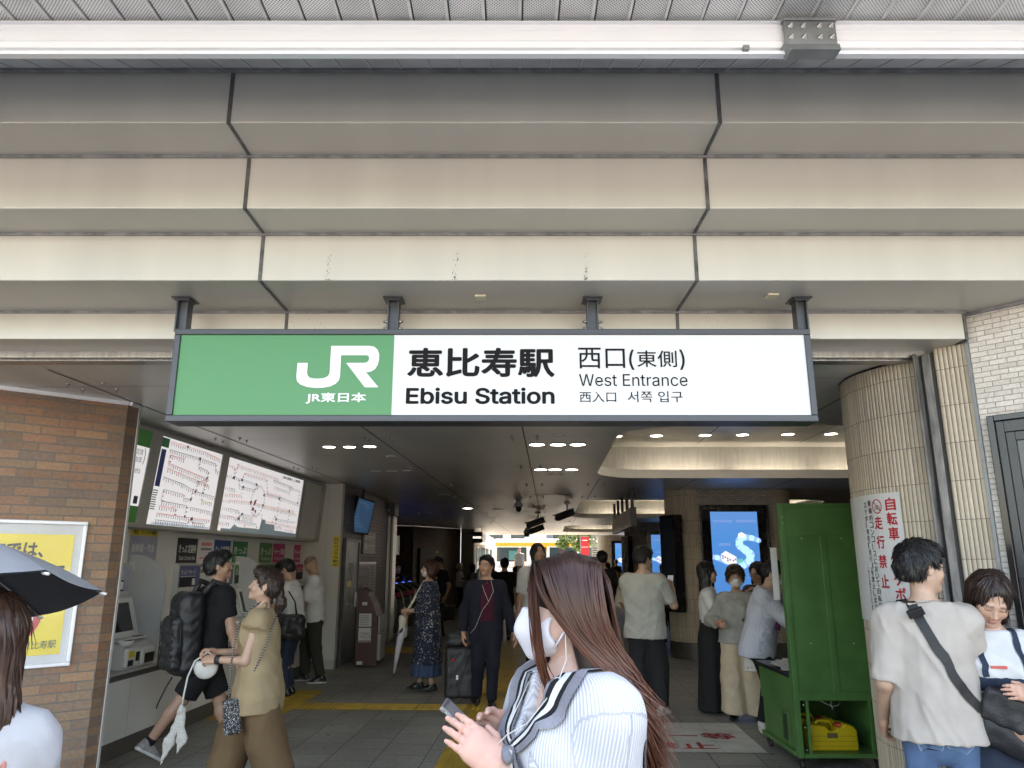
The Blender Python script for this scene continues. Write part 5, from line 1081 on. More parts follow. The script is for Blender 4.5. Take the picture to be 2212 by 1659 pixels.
m = MB(); m.use(mblack); m.b2((x0, 29.6, zz0), (x1, 29.75, zz1)); m.b2((x0-.2, 29.66, zz1-.08), (x0, 29.70, zz1-.03)); m.b2((x1-.04, 29.66, zz1), (x1-.01, 29.69, 2.899)); m.build('case', bs); m = MB(); m.use(glow('shop_sign_text', (.9, .92, .9), .5)); m.text('SCONES', (x0+.04, 29.597, (zz0+zz1)/2-.04), (1, 0, 0), ZV, x1-x0-.08, .08, .02); m.build('lettering', bs)
sh = empty('kiosk_shop', (6.4, 30, 0), 'small lit shop with an orange sign and colourful shelves between the pillars', 'shop')
m = MB(); m.use(M_('shop_dark', (.05, .045, .04), .6)); m.b2((5.9, 30.4, 0), (8.3, 30.6, 2.89)); m.b2((5.85, 29.6, 0), (5.95, 30.4, 2.89)); m.build('wall', sh); m = MB(); m.use(glow('shop_orange', (.8, .30, .02), .2)); m.b2((6.2, 30.36, 2.3), (7.2, 30.399, 2.65)); m.use(glow('shop_green', (.05, .25, .05), .15)); m.b2((6.0, 30.36, 1.98), (7.6, 30.399, 2.22)); m.build('signboard', sh)
m = MB(); m.use(glow('shop_light', (1, .95, .85), 2.2)); m.b2((6.0, 30.2, 1.88), (7.6, 30.3, 1.93)); m.build('lamp', sh)
m = MB(); goods = [M_('goods_'+str(k), c, .5) for k, c in enumerate(((.5, .05, .03), (.55, .4, .05), (.5, .48, .42), (.08, .3, .08), (.3, .12, .03)))]
for z in (1.0, 1.3, 1.6):
    m.use(wf); m.b2((6.0, 30.1, z-.03), (7.7, 30.39, z))
    for k in range(16): m.use(random.choice(goods)); m.b2((6.02+k*.105, 30.12, z), (6.11+k*.105, 30.3, z+random.uniform(.1, .22)))
m.build('shelf', sh)
# right side wall of the hall
m = MB(); m.use(M_('hall_side_wall', (.14, .085, .05), .6, var=.1)); m.b2((8.2, 5.8, 0), (8.39, 37, 2.895)); tag(m.build('side_wall'), 'brown side wall far to the right of the hall', 'wall')
# --- bus
bus = empty('city_bus', (4, 50.5, 0), 'white city bus with orange stripes passing in the sun beyond the hall exit', 'bus')
BY = 49.6; bw_ = M_('bus_white', (.72, .72, .70), .3, coat=.4); bo_ = M_('bus_orange', (.75, .33, .03), .3, coat=.4); bg_ = M_('bus_glass', (.03, .05, .055), .06)
m = MB(); m.use(bw_); m.b2((-1.15, BY, .35), (9.4, BY+2.4, 3.05), .08); m.build('body', bus)
m = MB(); m.use(bo_); m.b2((-1.1, BY-.01, 2.58), (6.5, BY+.02, 2.82)); m.b2((-1.1, BY-.01, .55), (9.3, BY+.02, .85)); m.b2((1.35, BY-.012, 2.3), (2.3, BY+.02, 2.58)); m.use(M_('bus_green', (.12, .35, .08), .3)); m.b2((5.0, BY-.012, 2.58), (6.5, BY+.02, 2.82)); m.build('stripes', bus)
for x0, x1 in ((-1.0, .95), (1.5, 2.25), (2.45, 4.2), (4.4, 6.2), (6.4, 8.2)):
    m = MB(); m.use(bg_); m.b2((x0, BY-.015, 1.62), (x1, BY+.02, 2.52)); m.build('window', bus)
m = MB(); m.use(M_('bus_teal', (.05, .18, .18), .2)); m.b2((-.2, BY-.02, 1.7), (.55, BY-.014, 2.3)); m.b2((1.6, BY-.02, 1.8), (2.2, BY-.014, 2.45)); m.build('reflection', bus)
m = MB(); m.use(M_('bus_text', (.35, .33, .30), .4)); m.text('e Bus Service', (-.9, BY-.004, 1.2), (1, 0, 0), ZV, 3.0, .3, .01); m.build('lettering', bus)
for x in (.8, 7.0):
    m = MB(); m.use(mblack); m.cyl((x, BY-.02, .48), (x, BY+.3, .48), .47, 20); wl = m.build('wheel', bus); m = MB(); m.use(steel); m.cyl((x, BY-.03, .48), (x, BY-.021, .48), .24, 16); m.build('rim', wl)
# --- roadside tree
def leafball(mb, mats, c, r, n, sz):
    for _ in range(n):
        while True:
            q = Vector((random.uniform(-1, 1), random.uniform(-1, 1), random.uniform(-1, 1)))
            if q.length < 1: break
        q = q.normalized()*(.35+.65*random.random())
        p = Vector(c)+Vector((q.x*r[0], q.y*r[1], q.z*r[2])); mb.use(random.choice(mats)); t = Vector((random.gauss(0, 1), random.gauss(0, 1), random.gauss(0, .6))).normalized(); s2 = t.orthogonal(); s2.rotate(Matrix.Rotation(random.random()*6.3, 3, t)); l = sz*random.uniform(.7, 1.3)
        mb.add([p-t*l, p+s2*l*.45, p+t*l, p-s2*l*.45], [(0, 1, 2, 3)])
lf = [M_('leaf_a', (.10, .17, .03), .5), M_('leaf_b', (.06, .12, .02), .5), M_('leaf_c', (.15, .22, .05), .5)]
tr = empty('roadside_tree', (4.0, 45.5, 0), 'sunlit green roadside tree standing in front of the bus', 'tree')
m = MB(); m.use(M_('bark', (.10, .075, .05), .9)); m.tube([(4.3, 45.5, 0), (4.25, 45.5, 1.4), (4.1, 45.5, 2.3), (4.0, 45.5, 3.6)], [.13, .11, .09, .04], 8)
for e in ((3.1, 45.3, 3.3), (5.0, 45.7, 3.5), (4.2, 45.0, 4.2), (3.6, 45.9, 4.4)): m.tube([(4.15, 45.5, 2.2), tuple((Vector((4.15, 45.5, 2.2))+Vector(e))/2+Vector((0, 0, .15))), e], [.06, .04, .015], 6)
m.build('trunk', tr); m = MB()
for c, r in (((3.5, 45.3, 3.0), (.75, .7, .6)), ((4.5, 45.4, 2.9), (.7, .7, .55)), ((4.1, 45.2, 3.9), (1.0, .9, .8)), ((3.3, 45.8, 4.0), (.7, .7, .7)), ((5.0, 45.7, 3.8), (.7, .7, .7)), ((4.1, 45.6, 2.5), (.55, .5, .35)), ((3.0, 45.4, 2.65), (.4, .4, .3))): leafball(m, lf, c, r, 420, .085)
m.build('crown', tr)
bn_ = empty('red_banner', (4.0, 41, 0), 'red vertical shop banner with white lettering beside the roadside tree', 'banner'); x0, x1 = at(1255, 1175, 41).x, at(1272, 1175, 41).x
m = MB(); m.use(galv); m.b2((x0-.05, 41, 0), (x0-.01, 41.04, 3.3)); m.b2((x0, 41.0, 2.93), (x1, 41.04, 2.97)); m.build('post', bn_); m = MB(); m.use(M_('banner_red', (.45, .015, .03), .5)); m.b2((x0, 41.01, 1.95), (x1, 41.03, 2.93)); m.use(sw); m.text('precca', (x0+.04, 41.008, 2.33), (1, 0, 0), ZV, x1-x0-.08, .08, .01); m.b2((x0+.08, 41.006, 2.72), (x1-.08, 41.01, 2.76)); m.build('cloth', bn_)
lv = empty('louvre_screen', (4.6, 40, 0), 'grey louvred screen wall right of the red banner', 'screen wall'); m = MB(); m.use(galv)
for k in range(22): m.b2((4.25, 40, .5+k*.115), (5.3, 40.05, .56+k*.115))
m.b2((4.2, 40.01, 0), (4.25, 40.06, 3.1)); m.b2((5.3, 40.01, 0), (5.35, 40.06, 3.1)); m.build('louvres', lv)
# --- buildings across the street
for x0, x1, y, h, c, lab in ((-14, 3.0, 66, 16, (.62, .62, .60), 'pale office building across the street behind the bus'), (3.2, 7.4, 70, 24, (.30, .36, .42), 'blue-grey glazed building across the street'), (7.6, 22, 64, 14, (.5, .48, .45), 'beige building across the street at the right')):
    o = empty('office_building', ((x0+x1)/2, y, 0), lab, 'building', 'buildings across the street'); m = MB(); m.use(M_('facade_%d' % int(h), c, .6, var=.06)); m.b2((x0, y, 0), (x1, y+12, h)); m.build('wall', o)
    m = MB(); m.use(bg_)
    z = 3.4
    while z < h-1:
        x = x0+.6
        while x < x1-1.4: m.b2((x, y-.04, z), (x+1.2, y+.02, z+1.5)); x += 1.9
        z += 3.1
    m.build('windows', o)
# ================================================================ PEOPLE: bodies are grown as one smooth skin from limb shapes
class Grow:
    """a field of blended limb shapes on a grid, turned into one continuous surface"""
    def __init__(s, lo, hi, res):
        s.lo = np.array(lo, float); n = np.maximum(4, np.ceil((np.array(hi)-s.lo)/res).astype(int)+1); s.r = res
        s.ax = [s.lo[i]+res*np.arange(n[i]) for i in range(3)]; s.f = np.full(n, 9.0, np.float32)
    def win(s, lo, hi):
        o = []
        for i in range(3):
            a = max(0, int((lo[i]-s.lo[i])/s.r)-1); b = min(len(s.ax[i]), int((hi[i]-s.lo[i])/s.r)+3)
            if b <= a: return None
            o.append(slice(a, b))
        return tuple(o)
    def grid(s, w): return np.stack(np.meshgrid(*[s.ax[i][w[i]] for i in range(3)], indexing='ij'), -1)
    def put(s, w, d, k, op):
        f = s.f[w]
        if op == 'u':
            h = np.maximum(k-np.abs(f-d), 0)/k if k > 0 else 0; s.f[w] = np.minimum(f, d)-h*h*k*.25
        else:
            d = -d; h = np.maximum(k-np.abs(f-d), 0)/k if k > 0 else 0; s.f[w] = np.maximum(f, d)+h*h*k*.25
    def cone(s, a, b, ra, rb, k=.03, op='u', flat=None, cap=False):
        """tapered limb from a to b; flat=(axis vector, factor) squeezes it along that axis"""
        a, b = np.array(a, float), np.array(b, float); R_ = max(ra, rb)+k+2*s.r
        if flat is not None and flat[1] > 1: R_ *= flat[1]
        w = s.win(np.minimum(a, b)-R_, np.maximum(a, b)+R_)
        if w is None: return s
        p = s.grid(w)-a; ba = b-a
        sc = 1
        if flat is not None:
            v = np.array(flat[0], float); v /= np.linalg.norm(v); fct = 1/flat[1]-1
            p = p+(p@v)[..., None]*v*fct; ba = ba+(ba@v)*v*fct; sc = min(1, flat[1])
        t = np.clip((p@ba)/max(ba@ba, 1e-9), 0, 1); d = np.linalg.norm(p-t[..., None]*ba, axis=-1)-(ra+(rb-ra)*t)
        d = d*sc
        if cap: d = np.maximum(d, ((s.grid(w)-b)@((b-a)/max(np.linalg.norm(b-a), 1e-9))))
        s.put(w, d, k, op); return s
    def ell(s, c, r, k=.02, op='u', rot=None):
        c = np.array(c, float); r = np.array(r, float); R_ = r.max()+k+2*s.r; w = s.win(c-R_, c+R_)
        if w is None: return s
        p = s.grid(w)-c
        if rot is not None: p = p@np.array(rot).T
        k0 = np.linalg.norm(p/r, axis=-1); k1 = np.linalg.norm(p/(r*r), axis=-1)
        s.put(w, k0*(k0-1)/np.maximum(k1, 1e-6), k, op); return s
    def box(s, c, h, k=.01, op='u', rot=None, rd=.01):
        c = np.array(c, float); h = np.array(h, float); R_ = np.linalg.norm(h)+k+2*s.r+rd; w = s.win(c-R_, c+R_)
        if w is None: return s
        p = s.grid(w)-c
        if rot is not None: p = p@np.array(rot).T
        q = np.abs(p)-(h-rd); d = np.linalg.norm(np.maximum(q, 0), axis=-1)+np.minimum(q.max(-1), 0)-rd
        s.put(w, d, k, op); return s
    def cut(s, n, c, k=.0, p0=None):
        """keeps the side where n.p < c"""
        n = np.array(n, float); ln = np.linalg.norm(n); n = n/ln; c = c/ln if p0 is None else float(n@np.array(p0))
        d = (s.ax[0][:, None, None]*n[0]+s.ax[1][None, :, None]*n[1]+s.ax[2][None, None, :]*n[2])-c
        if k <= 0: s.f = np.maximum(s.f, d.astype(np.float32))
        else:
            h = np.maximum(k-np.abs(s.f-d), 0)/k; s.f = np.maximum(s.f, d)+h*h*k*.25
        return s
    def mesh(s):
        f = s.f; ins = f < 0
        cs = np.zeros(np.array(f.shape)-1, np.uint8)
        for dx in (0, 1):
            for dy in (0, 1):
                for dz in (0, 1): cs += ins[dx:dx+cs.shape[0], dy:dy+cs.shape[1], dz:dz+cs.shape[2]]
        act = (cs > 0) & (cs < 8); idx = np.argwhere(act)
        if len(idx) == 0: return np.zeros((0, 3)), np.zeros((0, 4), int)
        vid = np.full(cs.shape, -1, np.int64); vid[act] = np.arange(len(idx))
        acc = np.zeros((len(idx), 3)); cnt = np.zeros(len(idx))
        C = [(0, 0, 0), (1, 0, 0), (0, 1, 0), (1, 1, 0), (0, 0, 1), (1, 0, 1), (0, 1, 1), (1, 1, 1)]
        val = np.stack([f[idx[:, 0]+c[0], idx[:, 1]+c[1], idx[:, 2]+c[2]] for c in C], -1)
        for a in range(8):
            for b in range(a+1, 8):
                if sum(abs(C[a][i]-C[b][i]) for i in range(3)) != 1: continue
                va, vb = val[:, a], val[:, b]; m = (va < 0) != (vb < 0); t = np.where(m, va/np.where(m, va-vb, 1), 0)
                pt = np.array(C[a])+t[:, None]*(np.array(C[b])-np.array(C[a])); acc[m] += pt[m]; cnt[m] += 1
        V = s.lo+(idx+acc/cnt[:, None])*s.r
        Q = []
        for ax in range(3):
            sl0 = [slice(None)]*3; sl1 = [slice(None)]*3; sl0[ax] = slice(0, -1); sl1[ax] = slice(1, None)
            A, B = ins[tuple(sl0)], ins[tuple(sl1)]; e = np.argwhere(A != B)
            o1, o2 = (ax+1) % 3, (ax+2) % 3
            e = e[(e[:, o1] > 0) & (e[:, o2] > 0) & (e[:, o1] < f.shape[o1]-1) & (e[:, o2] < f.shape[o2]-1)]
            if len(e) == 0: continue
            st = A[tuple(e.T)]
            def cell(d1, d2):
                c = e.copy(); c[:, o1] += d1; c[:, o2] += d2; return vid[tuple(c.T)]
            q = np.stack([cell(-1, -1), cell(0, -1), cell(0, 0), cell(-1, 0)], -1)
            q[~st] = q[~st][:, ::-1]; Q.append(q)
        Q = np.concatenate(Q) if Q else np.zeros((0, 4), int); Q = Q[(Q >= 0).all(1)]
        return V, Q
def vnormals(V, Q):
    n = np.cross(V[Q[:, 2]]-V[Q[:, 0]], V[Q[:, 3]]-V[Q[:, 1]]); o = np.zeros_like(V)
    for i in range(4): np.add.at(o, Q[:, i], n)
    return o/np.maximum(np.linalg.norm(o, axis=1, keepdims=True), 1e-9)
def smoothv(V, Q, it=1, w=.5):
    for _ in range(it):
        a = np.zeros_like(V); c = np.zeros(len(V))
        for i in range(4):
            for j in ((i+1) % 4, (i-1) % 4): np.add.at(a, Q[:, i], V[Q[:, j]]); np.add.at(c, Q[:, i], 1)
        V = V*(1-w)+w*a/np.maximum(c, 1)[:, None]
    return V
def wrinkle(V, amp, wl, seed, stretch=(1, 1, 1), n=7):
    r = np.random.RandomState(seed); o = np.zeros(len(V)); P = V*np.array(stretch)
    for i in range(n):
        d = r.normal(size=3); d /= np.linalg.norm(d); q = 2*np.pi/(wl*r.uniform(.6, 1.7)); o += np.sin(P@d*q+r.uniform(0, 6.3)+1.2*np.sin(P@r.normal(size=3)*q*.35))
    return amp*o/math.sqrt(n)
def folds(V, amp, wl, seed, stretch=(1, 1, .55)):
    """creases in cloth: warped ridges that come and go over the garment"""
    r = np.random.RandomState(seed+900); P = V*np.array(stretch); o = np.zeros(len(V))
    wx = [np.sin(V@(r.normal(size=3)*14)+r.uniform(0, 6)) for _ in range(3)]
    for i in range(5):
        d = r.normal(size=3)*v3(1, .6, 1); d /= np.linalg.norm(d); q = 2*np.pi/(wl*r.uniform(.7, 1.9)); rid = 1-np.abs(np.sin(P@d*q*.5+wx[i % 3]*1.3+r.uniform(0, 6))); m = np.clip(.5+.9*np.sin(V@(r.normal(size=3)*9)+r.uniform(0, 6)), 0, 1); o += (rid**2.2-.25)*m
    return amp*o*.75
def pmesh(name, V, Q, mats, parent=None, mi=None, col=None, local=True):
    me = bpy.data.meshes.new(name); me.vertices.add(len(V)); me.vertices.foreach_set('co', V.astype(np.float32).ravel())
    me.loops.add(len(Q)*4); me.loops.foreach_set('vertex_index', Q.ravel().astype(np.int32)); me.polygons.add(len(Q)); me.polygons.foreach_set('loop_start', np.arange(0, len(Q)*4, 4, dtype=np.int32))
    try: me.polygons.foreach_set('loop_total', np.full(len(Q), 4, np.int32))
    except Exception: pass
    me.polygons.foreach_set('use_smooth', np.ones(len(Q), bool))
    for m in (mats if isinstance(mats, (list, tuple)) else [mats]): me.materials.append(m)
    if mi is not None: me.polygons.foreach_set('material_index', mi.astype(np.int32))
    if col is not None:
        a = me.color_attributes.new('tone', 'FLOAT_COLOR', 'POINT'); a.data.foreach_set('color', np.concatenate([col, np.ones((len(V), 1))], 1).astype(np.float32).ravel())
    me.update(calc_edges=True); me.validate()
    o = bpy.data.objects.new(name, me); COL.objects.link(o)
    if parent is not None: o.parent = parent
    return o
def skinmat():
    m = bpy.data.materials.new('skin'); m.use_nodes = True; nt = m.node_tree; b = nt.nodes['Principled BSDF']; L = nt.links.new
    at_ = N(nt, 'VertexColor'); at_.layer_name = 'tone'; tc = N(nt, 'TexCoord'); no = N(nt, 'TexNoise'); no.inputs['Scale'].default_value = 35; no.inputs['Detail'].default_value = 5; L(tc.outputs['Object'], no.inputs[0])
    mr = N(nt, 'MapRange'); mr.inputs['To Min'].default_value = .86; mr.inputs['To Max'].default_value = 1.12; L(no.outputs[0], mr.inputs[0]); mx = N(nt, 'Mix', data_type='RGBA', blend_type='MULTIPLY'); mx.inputs[0].default_value = 1; L(at_.outputs[0], mx.inputs[6]); L(mr.outputs[0], mx.inputs[7]); L(mx.outputs[2], b.inputs['Base Color'])
    b.inputs['Roughness'].default_value = .48; b.inputs['Subsurface Weight'].default_value = .12; b.inputs['Subsurface Radius'].default_value = (.010, .004, .002); b.inputs['Subsurface Scale'].default_value = 1
    n2 = N(nt, 'TexNoise'); n2.inputs['Scale'].default_value = 260; L(tc.outputs['Object'], n2.inputs[0]); bp = N(nt, 'Bump'); bp.inputs['Strength'].default_value = .08; bp.inputs['Distance'].default_value = .003; L(n2.outputs[0], bp.inputs['Height']); L(bp.outputs[0], b.inputs['Normal'])
    return m
SKIN = skinmat()
def hairmat(name, col, tip=None, sc=90, rough=.38):
    if name in MATS: return MATS[name]
    m = bpy.data.materials.new(name); MATS[name] = m; m.use_nodes = True; nt = m.node_tree; b = nt.nodes['Principled BSDF']; L = nt.links.new
    tc = N(nt, 'TexCoord'); mp = N(nt, 'Mapping'); mp.inputs['Scale'].default_value = (1, 1, .05); L(tc.outputs['Object'], mp.inputs[0]); no = N(nt, 'TexNoise'); no.inputs['Scale'].default_value = sc; no.inputs['Detail'].default_value = 4; L(mp.outputs[0], no.inputs[0])
    cr = N(nt, 'ValToRGB'); e = cr.color_ramp.elements; e[0].position = .3; e[1].position = .72; e[0].color = (*[c*.55 for c in col], 1); e[1].color = (*[c*1.5 for c in (tip or col)], 1); L(no.outputs[0], cr.inputs[0]); L(cr.outputs[0], b.inputs['Base Color'])
    b.inputs['Roughness'].default_value = rough; b.inputs['Specular IOR Level'].default_value = .3; bp = N(nt, 'Bump'); bp.inputs['Strength'].default_value = .55; bp.inputs['Distance'].default_value = .004; L(no.outputs[0], bp.inputs['Height']); L(bp.outputs[0], b.inputs['Normal'])
    return m
H_BLACK = hairmat('hair_black', (.012, .011, .011)); H_BROWN = hairmat('hair_dark_brown', (.030, .017, .012)); H_RED = hairmat('hair_reddish', (.045, .018, .012)); H_WHITE = hairmat('hair_white', (.40, .38, .33))
def cloth(name, col, rough=.85, var=.08, bump=.25, bs=380, **k): return mat(name, col, rough, 0, var=var, vs=9, bump=bump, bs=bs, spec=.25, **k)
def v3(*a): return np.array(a, float)
def ik(a, c, l1, l2, hint):
    a, c, hint = np.array(a, float), np.array(c, float), np.array(hint, float); d = c-a; D = np.linalg.norm(d); D2 = min(D, (l1+l2)*.999); u = d/D; c = a+u*D2
    x = (D2*D2+l1*l1-l2*l2)/(2*D2); h = math.sqrt(max(0, l1*l1-x*x)); n = hint-u*(hint@u); n /= max(np.linalg.norm(n), 1e-6)
    return a+u*x+n*h, c
def rotm(yaw=0, pitch=0, roll=0):
    """head/part frame: rows are local axes (x left, y back, z up); pitch>0 looks down, yaw>0 turns to the person's left"""
    cy, sy_, cp, sp__, cr_, sr = math.cos(yaw), math.sin(yaw), math.cos(pitch), math.sin(pitch), math.cos(roll), math.sin(roll)
    Z = np.array([[cy, -sy_, 0], [sy_, cy, 0], [0, 0, 1]]); X = np.array([[1, 0, 0], [0, cp, -sp__], [0, sp__, cp]]); Y = np.array([[cr_, 0, sr], [0, 1, 0], [-sr, 0, cr_]])
    return (Z@X@Y)                                            # columns = local axes in body space
class Person:
    """stands at its feet, faces local -y; everything below is in metres before placing"""
    def __init__(s, label, pos, face, h=1.7, male=True, lean=0, side=0, yaw=0, pitch=0, roll=0, twist=0, feet=None, hands=None, elbows=None, skin=(.50, .31, .22), res=.011, hres=.0055, build=1.0, knees=None, arms=True, name='person', group=None, shrug=0, hip=None):
        s.label, s.h, s.male, s.res, s.hres, s.skin = label, h, male, res, hres, np.array(skin); s.lean, s.face, s.pos = lean, face, pos; k = h/1.7; s.k = k; s.b = build
        P = v3(0, 0, .525*h) if hip is None else v3(*hip)*v3(1, 1, h); s.P = P; u = v3(math.sin(side), -math.sin(lean), math.cos(lean)); u /= np.linalg.norm(u); s.u = u
        s.X = v3(math.cos(twist), math.sin(twist), 0); s.F = np.cross(s.X, u)*-1; s.F /= np.linalg.norm(s.F)       # F points backwards
        s.Wst = P+u*.095*h; s.Ch = P+u*.19*h; s.N = P+u*.315*h; shw = (.099 if male else .086)*h*(.5+.5*build); s.shw = shw
        s.sh = [s.N-u*.050*h+s.X*sg*shw+v3(0, 0, shrug) for sg in (1, -1)]     # left (+x), right
        s.hipj = [P+v3(sg*.052*h, 0, -.01*h) for sg in (1, -1)]
        s.hr = rotm(yaw, pitch, roll); nd = s.u*.8+v3(0, -.25, .6)*1; nd = s.hr@v3(0, -.12, 1)*.5+s.u*.6; nd /= np.linalg.norm(nd); s.hc = s.N+nd*.098*1.72*(.5+.5*k) 
        la, lf = .172*h, .152*h; hands = hands or [None, None]; elbows = elbows or [None, None]; s.el, s.wr, s.hd = [], [], []
        for i, sg in enumerate((1, -1)):
            t = hands[i]
            if t is None: t = s.sh[i]+v3(sg*.07, -.03, -.318*h)
            e, w = ik(s.sh[i], t, la, lf, elbows[i] if elbows[i] is not None else v3(sg*.35, 1, -.1)); s.el.append(e); s.wr.append(w)
        feet = feet or [(.09*k, .0, 0, 0), (-.09*k, .0, 0, 0)]; s.kn, s.an, s.ft = [], [], []
        for i in range(2):
            x, y, z, yw = feet[i][:4]; ank = v3(x, y+.02, z+.075*k); kh = v3(0, -1, 0) if knees is None or knees[i] is None else v3(*knees[i])
            kn, an_ = ik(s.hipj[i], ank, .245*h, .235*h, kh); s.kn.append(kn); s.an.append(an_); s.ft.append((yw, feet[i][4] if len(feet[i]) > 4 else 0))
        s.root = None
    # ---- field builders
    def dom(s, pts, pad, res): pts = np.array(pts); return Grow(pts.min(0)-pad, pts.max(0)+pad, res)
    def torso(s, G, g=0, fl=.70, hips=True, shoulders=True, belly=0, k=.05, chest=0):
        m, h, F, u, b = s.male, s.h, s.F, s.u, s.b; f = (F, fl); c = h/1.7
        wp, ww, wc, wu = ((.158, .148, .172, .150) if m else (.165, .128, .145, .128)); wp, ww, wc, wu = [(q*c*b+g) for q in (wp, ww, wc, wu)]
        if hips: G.cone(s.P-u*.02*h, s.Wst, wp, ww, k, flat=f)
        G.cone(s.Wst, s.Ch, ww, wc, k, flat=f); G.cone(s.Ch, s.Ch+u*.065*h, wc, wu, k, flat=f); 
        if not m or chest:
            for sg in (1, -1): G.ell(s.Ch+u*.015*h-F*(.085*c*b)+s.X*sg*.07*c, v3(.065, .06, .065)*c*b+g, .05)
        if belly: G.ell(s.Wst-F*.05, v3(.12, .09, .12)*c+g, .06)
        if shoulders:
            for i in (0, 1): G.cone(s.Ch+u*.055*h+(s.sh[i]-s.N)*.3, s.sh[i], .080*c+g, (.050 if m else .043)*c*b+g*.8, .05); G.cone(s.N-u*.012*h, s.sh[i], .045*c+g*.6, (.050 if m else .042)*c+g, .05)
        return G
    def arm(s, G, i, g=0, t0=0, t1=2, k=.02, end=None):
        c, m, b = s.h/1.7, s.male, s.b; ru, re, rw = [(q*c*(.4+.6*b)+g) for q in ((.053, .041, .029) if m else (.044, .035, .025))]; a, e, w = s.sh[i], s.el[i], s.wr[i]
        cp = g > 0
        if t1 <= 1: G.cone(a, a+(e-a)*t1, ru, (end if end else ru+(re-ru)*t1), k, cap=cp)
        else: G.cone(a, e, ru, re*1.02, k); G.cone(e, e+(w-e)*(t1-1), re, (end if end else re+(rw-re)*(t1-1)), k, cap=cp)
        return G
    def leg(s, G, i, g=0, t1=2, k=.03, r=None, fl=None):
        c, m, b = s.h/1.7, s.male, s.b; rh, rk, ra = [(q*c*b+g) for q in ((.088, .056, .038) if m else (.090, .054, .035))]
        if r: rh, rk, ra = r
        a, e, w = s.hipj[i], s.kn[i], s.an[i]
        if t1 <= 1: G.cone(a, a+(e-a)*t1, rh, rh+(rk-rh)*t1, k, cap=True); return G
        G.cone(a, e, rh, rk, k); 
        if t1 >= 2 and r is None: q = e+(w-e)*.3+v3(0, .012, 0); G.cone(e, q, rk, .054*c*b+g, k); G.cone(q, w, .054*c*b+g, ra, k)
        else: G.cone(e, e+(w-e)*(t1-1), rk, rk+(ra-rk)*(t1-1), k, cap=True)
        return G
    def H(s, *p): return s.hc+s.hr@(v3(*p)*s.hs)
    hs = 1.0
    def head(s, G, ears=True, chin=1.0):
        H = s.H; k_ = s.hs; rt = s.hr.T; E = lambda c, r, k=.02, op='u', rot=None: G.ell(H(*c), v3(*r)*k_, k*k_, op, rt if rot is None else rot@rt)
        E((0, .014, .030), (.075, .093, .086)); E((0, -.020, -.030), (.062, .066, .078), .03)
        for sg in (1, -1): G.cone(H(sg*.046, .005, -.055), H(sg*.012, -.064, -.096*chin), .020*k_, .016*k_, .03); E((sg*.038, -.058, -.030), (.026, .022, .026), .025)
        E((0, -.068, -.094*chin), (.018, .014, .014), .02); G.cone(H(-.034, -.076, .018), H(.034, -.076, .018), .0105*k_, .0105*k_, .018)
        for sg in (1, -1): E((sg*.031, -.094, .001), (.017, .013, .010), .012, 's'); E((sg*.031, -.0735, 0), (.0125, .0115, .0115), .003)
        G.cone(H(0, -.082, .006), H(0, -.100, -.034), .0065*k_, .0095*k_, .010)
        for sg in (1, -1): E((sg*.0105, -.090, -.038), (.0075, .009, .007), .006)
        E((0, -.088, -.0625), (.022, .0075, .0055), .006); E((0, -.086, -.0715), (.018, .008, .0065), .006); E((0, -.100, -.067), (.03, .008, .0012), .003, 's')
        if ears:
            for sg in (1, -1):
                a = R(14)*sg; er = np.array([[math.cos(a), math.sin(a), 0], [-math.sin(a), math.cos(a), 0], [0, 0, 1]]); E((sg*.079, .012, -.010), (.008, .019, .031), .008, 'u', er); E((sg*.088, .006, -.006), (.006, .010, .018), .006, 's', er)
        return G
    def hand(s, i, curl=.5, d=None, n=None, res=.0045, thumb=1, spread=1.0):
        """own fine skin block: palm, four bent fingers of unequal length and a thumb from the side of the palm"""
        c = s.h/1.7*(1 if s.male else .92)*getattr(s, 'hscale', 1); w = s.wr[i]; d = (w-s.el[i]) if d is None else np.array(d, float); d = d/np.linalg.norm(d)
        n = v3(-1 if i == 0 else 1, 0, 0) if n is None else np.array(n, float); n = n-d*(n@d); n /= np.linalg.norm(n); t = np.cross(d, n)*(1 if i == 1 else -1)     # t towards the thumb
        pc = w+d*.048*c; pts = [w-d*.05, w+d*.2*c+n*.09, w+d*.2*c-n*.03, w+d*.12+t*.08, w+d*.05-t*.07]; G = s.dom(pts, .03, res)
        G.cone(w-d*.04, w+d*.015*c, .026*c, .024*c, .02, flat=(n, .8))
        G.cone(w+d*.02*c+t*.012*c, w+d*.085*c+t*.020*c, .024*c, .021*c, .02, flat=(n, .62)); G.cone(w+d*.02*c-t*.014*c, w+d*.08*c-t*.024*c, .023*c, .019*c, .02, flat=(n, .62)); G.cone(w+d*.025*c, w+d*.085*c, .024*c, .021*c, .02, flat=(n, .62))
        for j, (off, ln) in enumerate(((.030, .90), (.010, 1.0), (-.011, .94), (-.031, .76))):
            b_ = w+d*(.090-.006*abs(j-1.2))*c+t*off*c; a = curl*(1+.12*j); dd = d*math.cos(a*.6)+n*math.sin(a*.6)+t*off*3*getattr(s, 'spread', spread)*.3; dd /= np.linalg.norm(dd); p1 = b_+dd*.042*c*ln; a2 = curl*1.7; d2 = d*math.cos(a2)+n*math.sin(a2); p2 = p1+d2*.026*c*ln; a3 = curl*2.5; d3 = d*math.cos(a3)+n*math.sin(a3); p3 = p2+d3*.020*c*ln
            s.marks += [(p3-n*.0085*c*.6+d3*.002, .0062*c, 1), (p1-dd*.0+(-n)*.008*c, .0055*c, 0), (p2-n*.007*c, .0045*c, 0)]; r0 = .0092*c*(1 if j < 3 else .86); G.cone(b_-d*.012*c, p1, r0*1.02, r0*.94, .006); G.cone(p1, p2, r0*.94, r0*.86, .004); G.cone(p2, p3, r0*.86, r0*.72, .004)
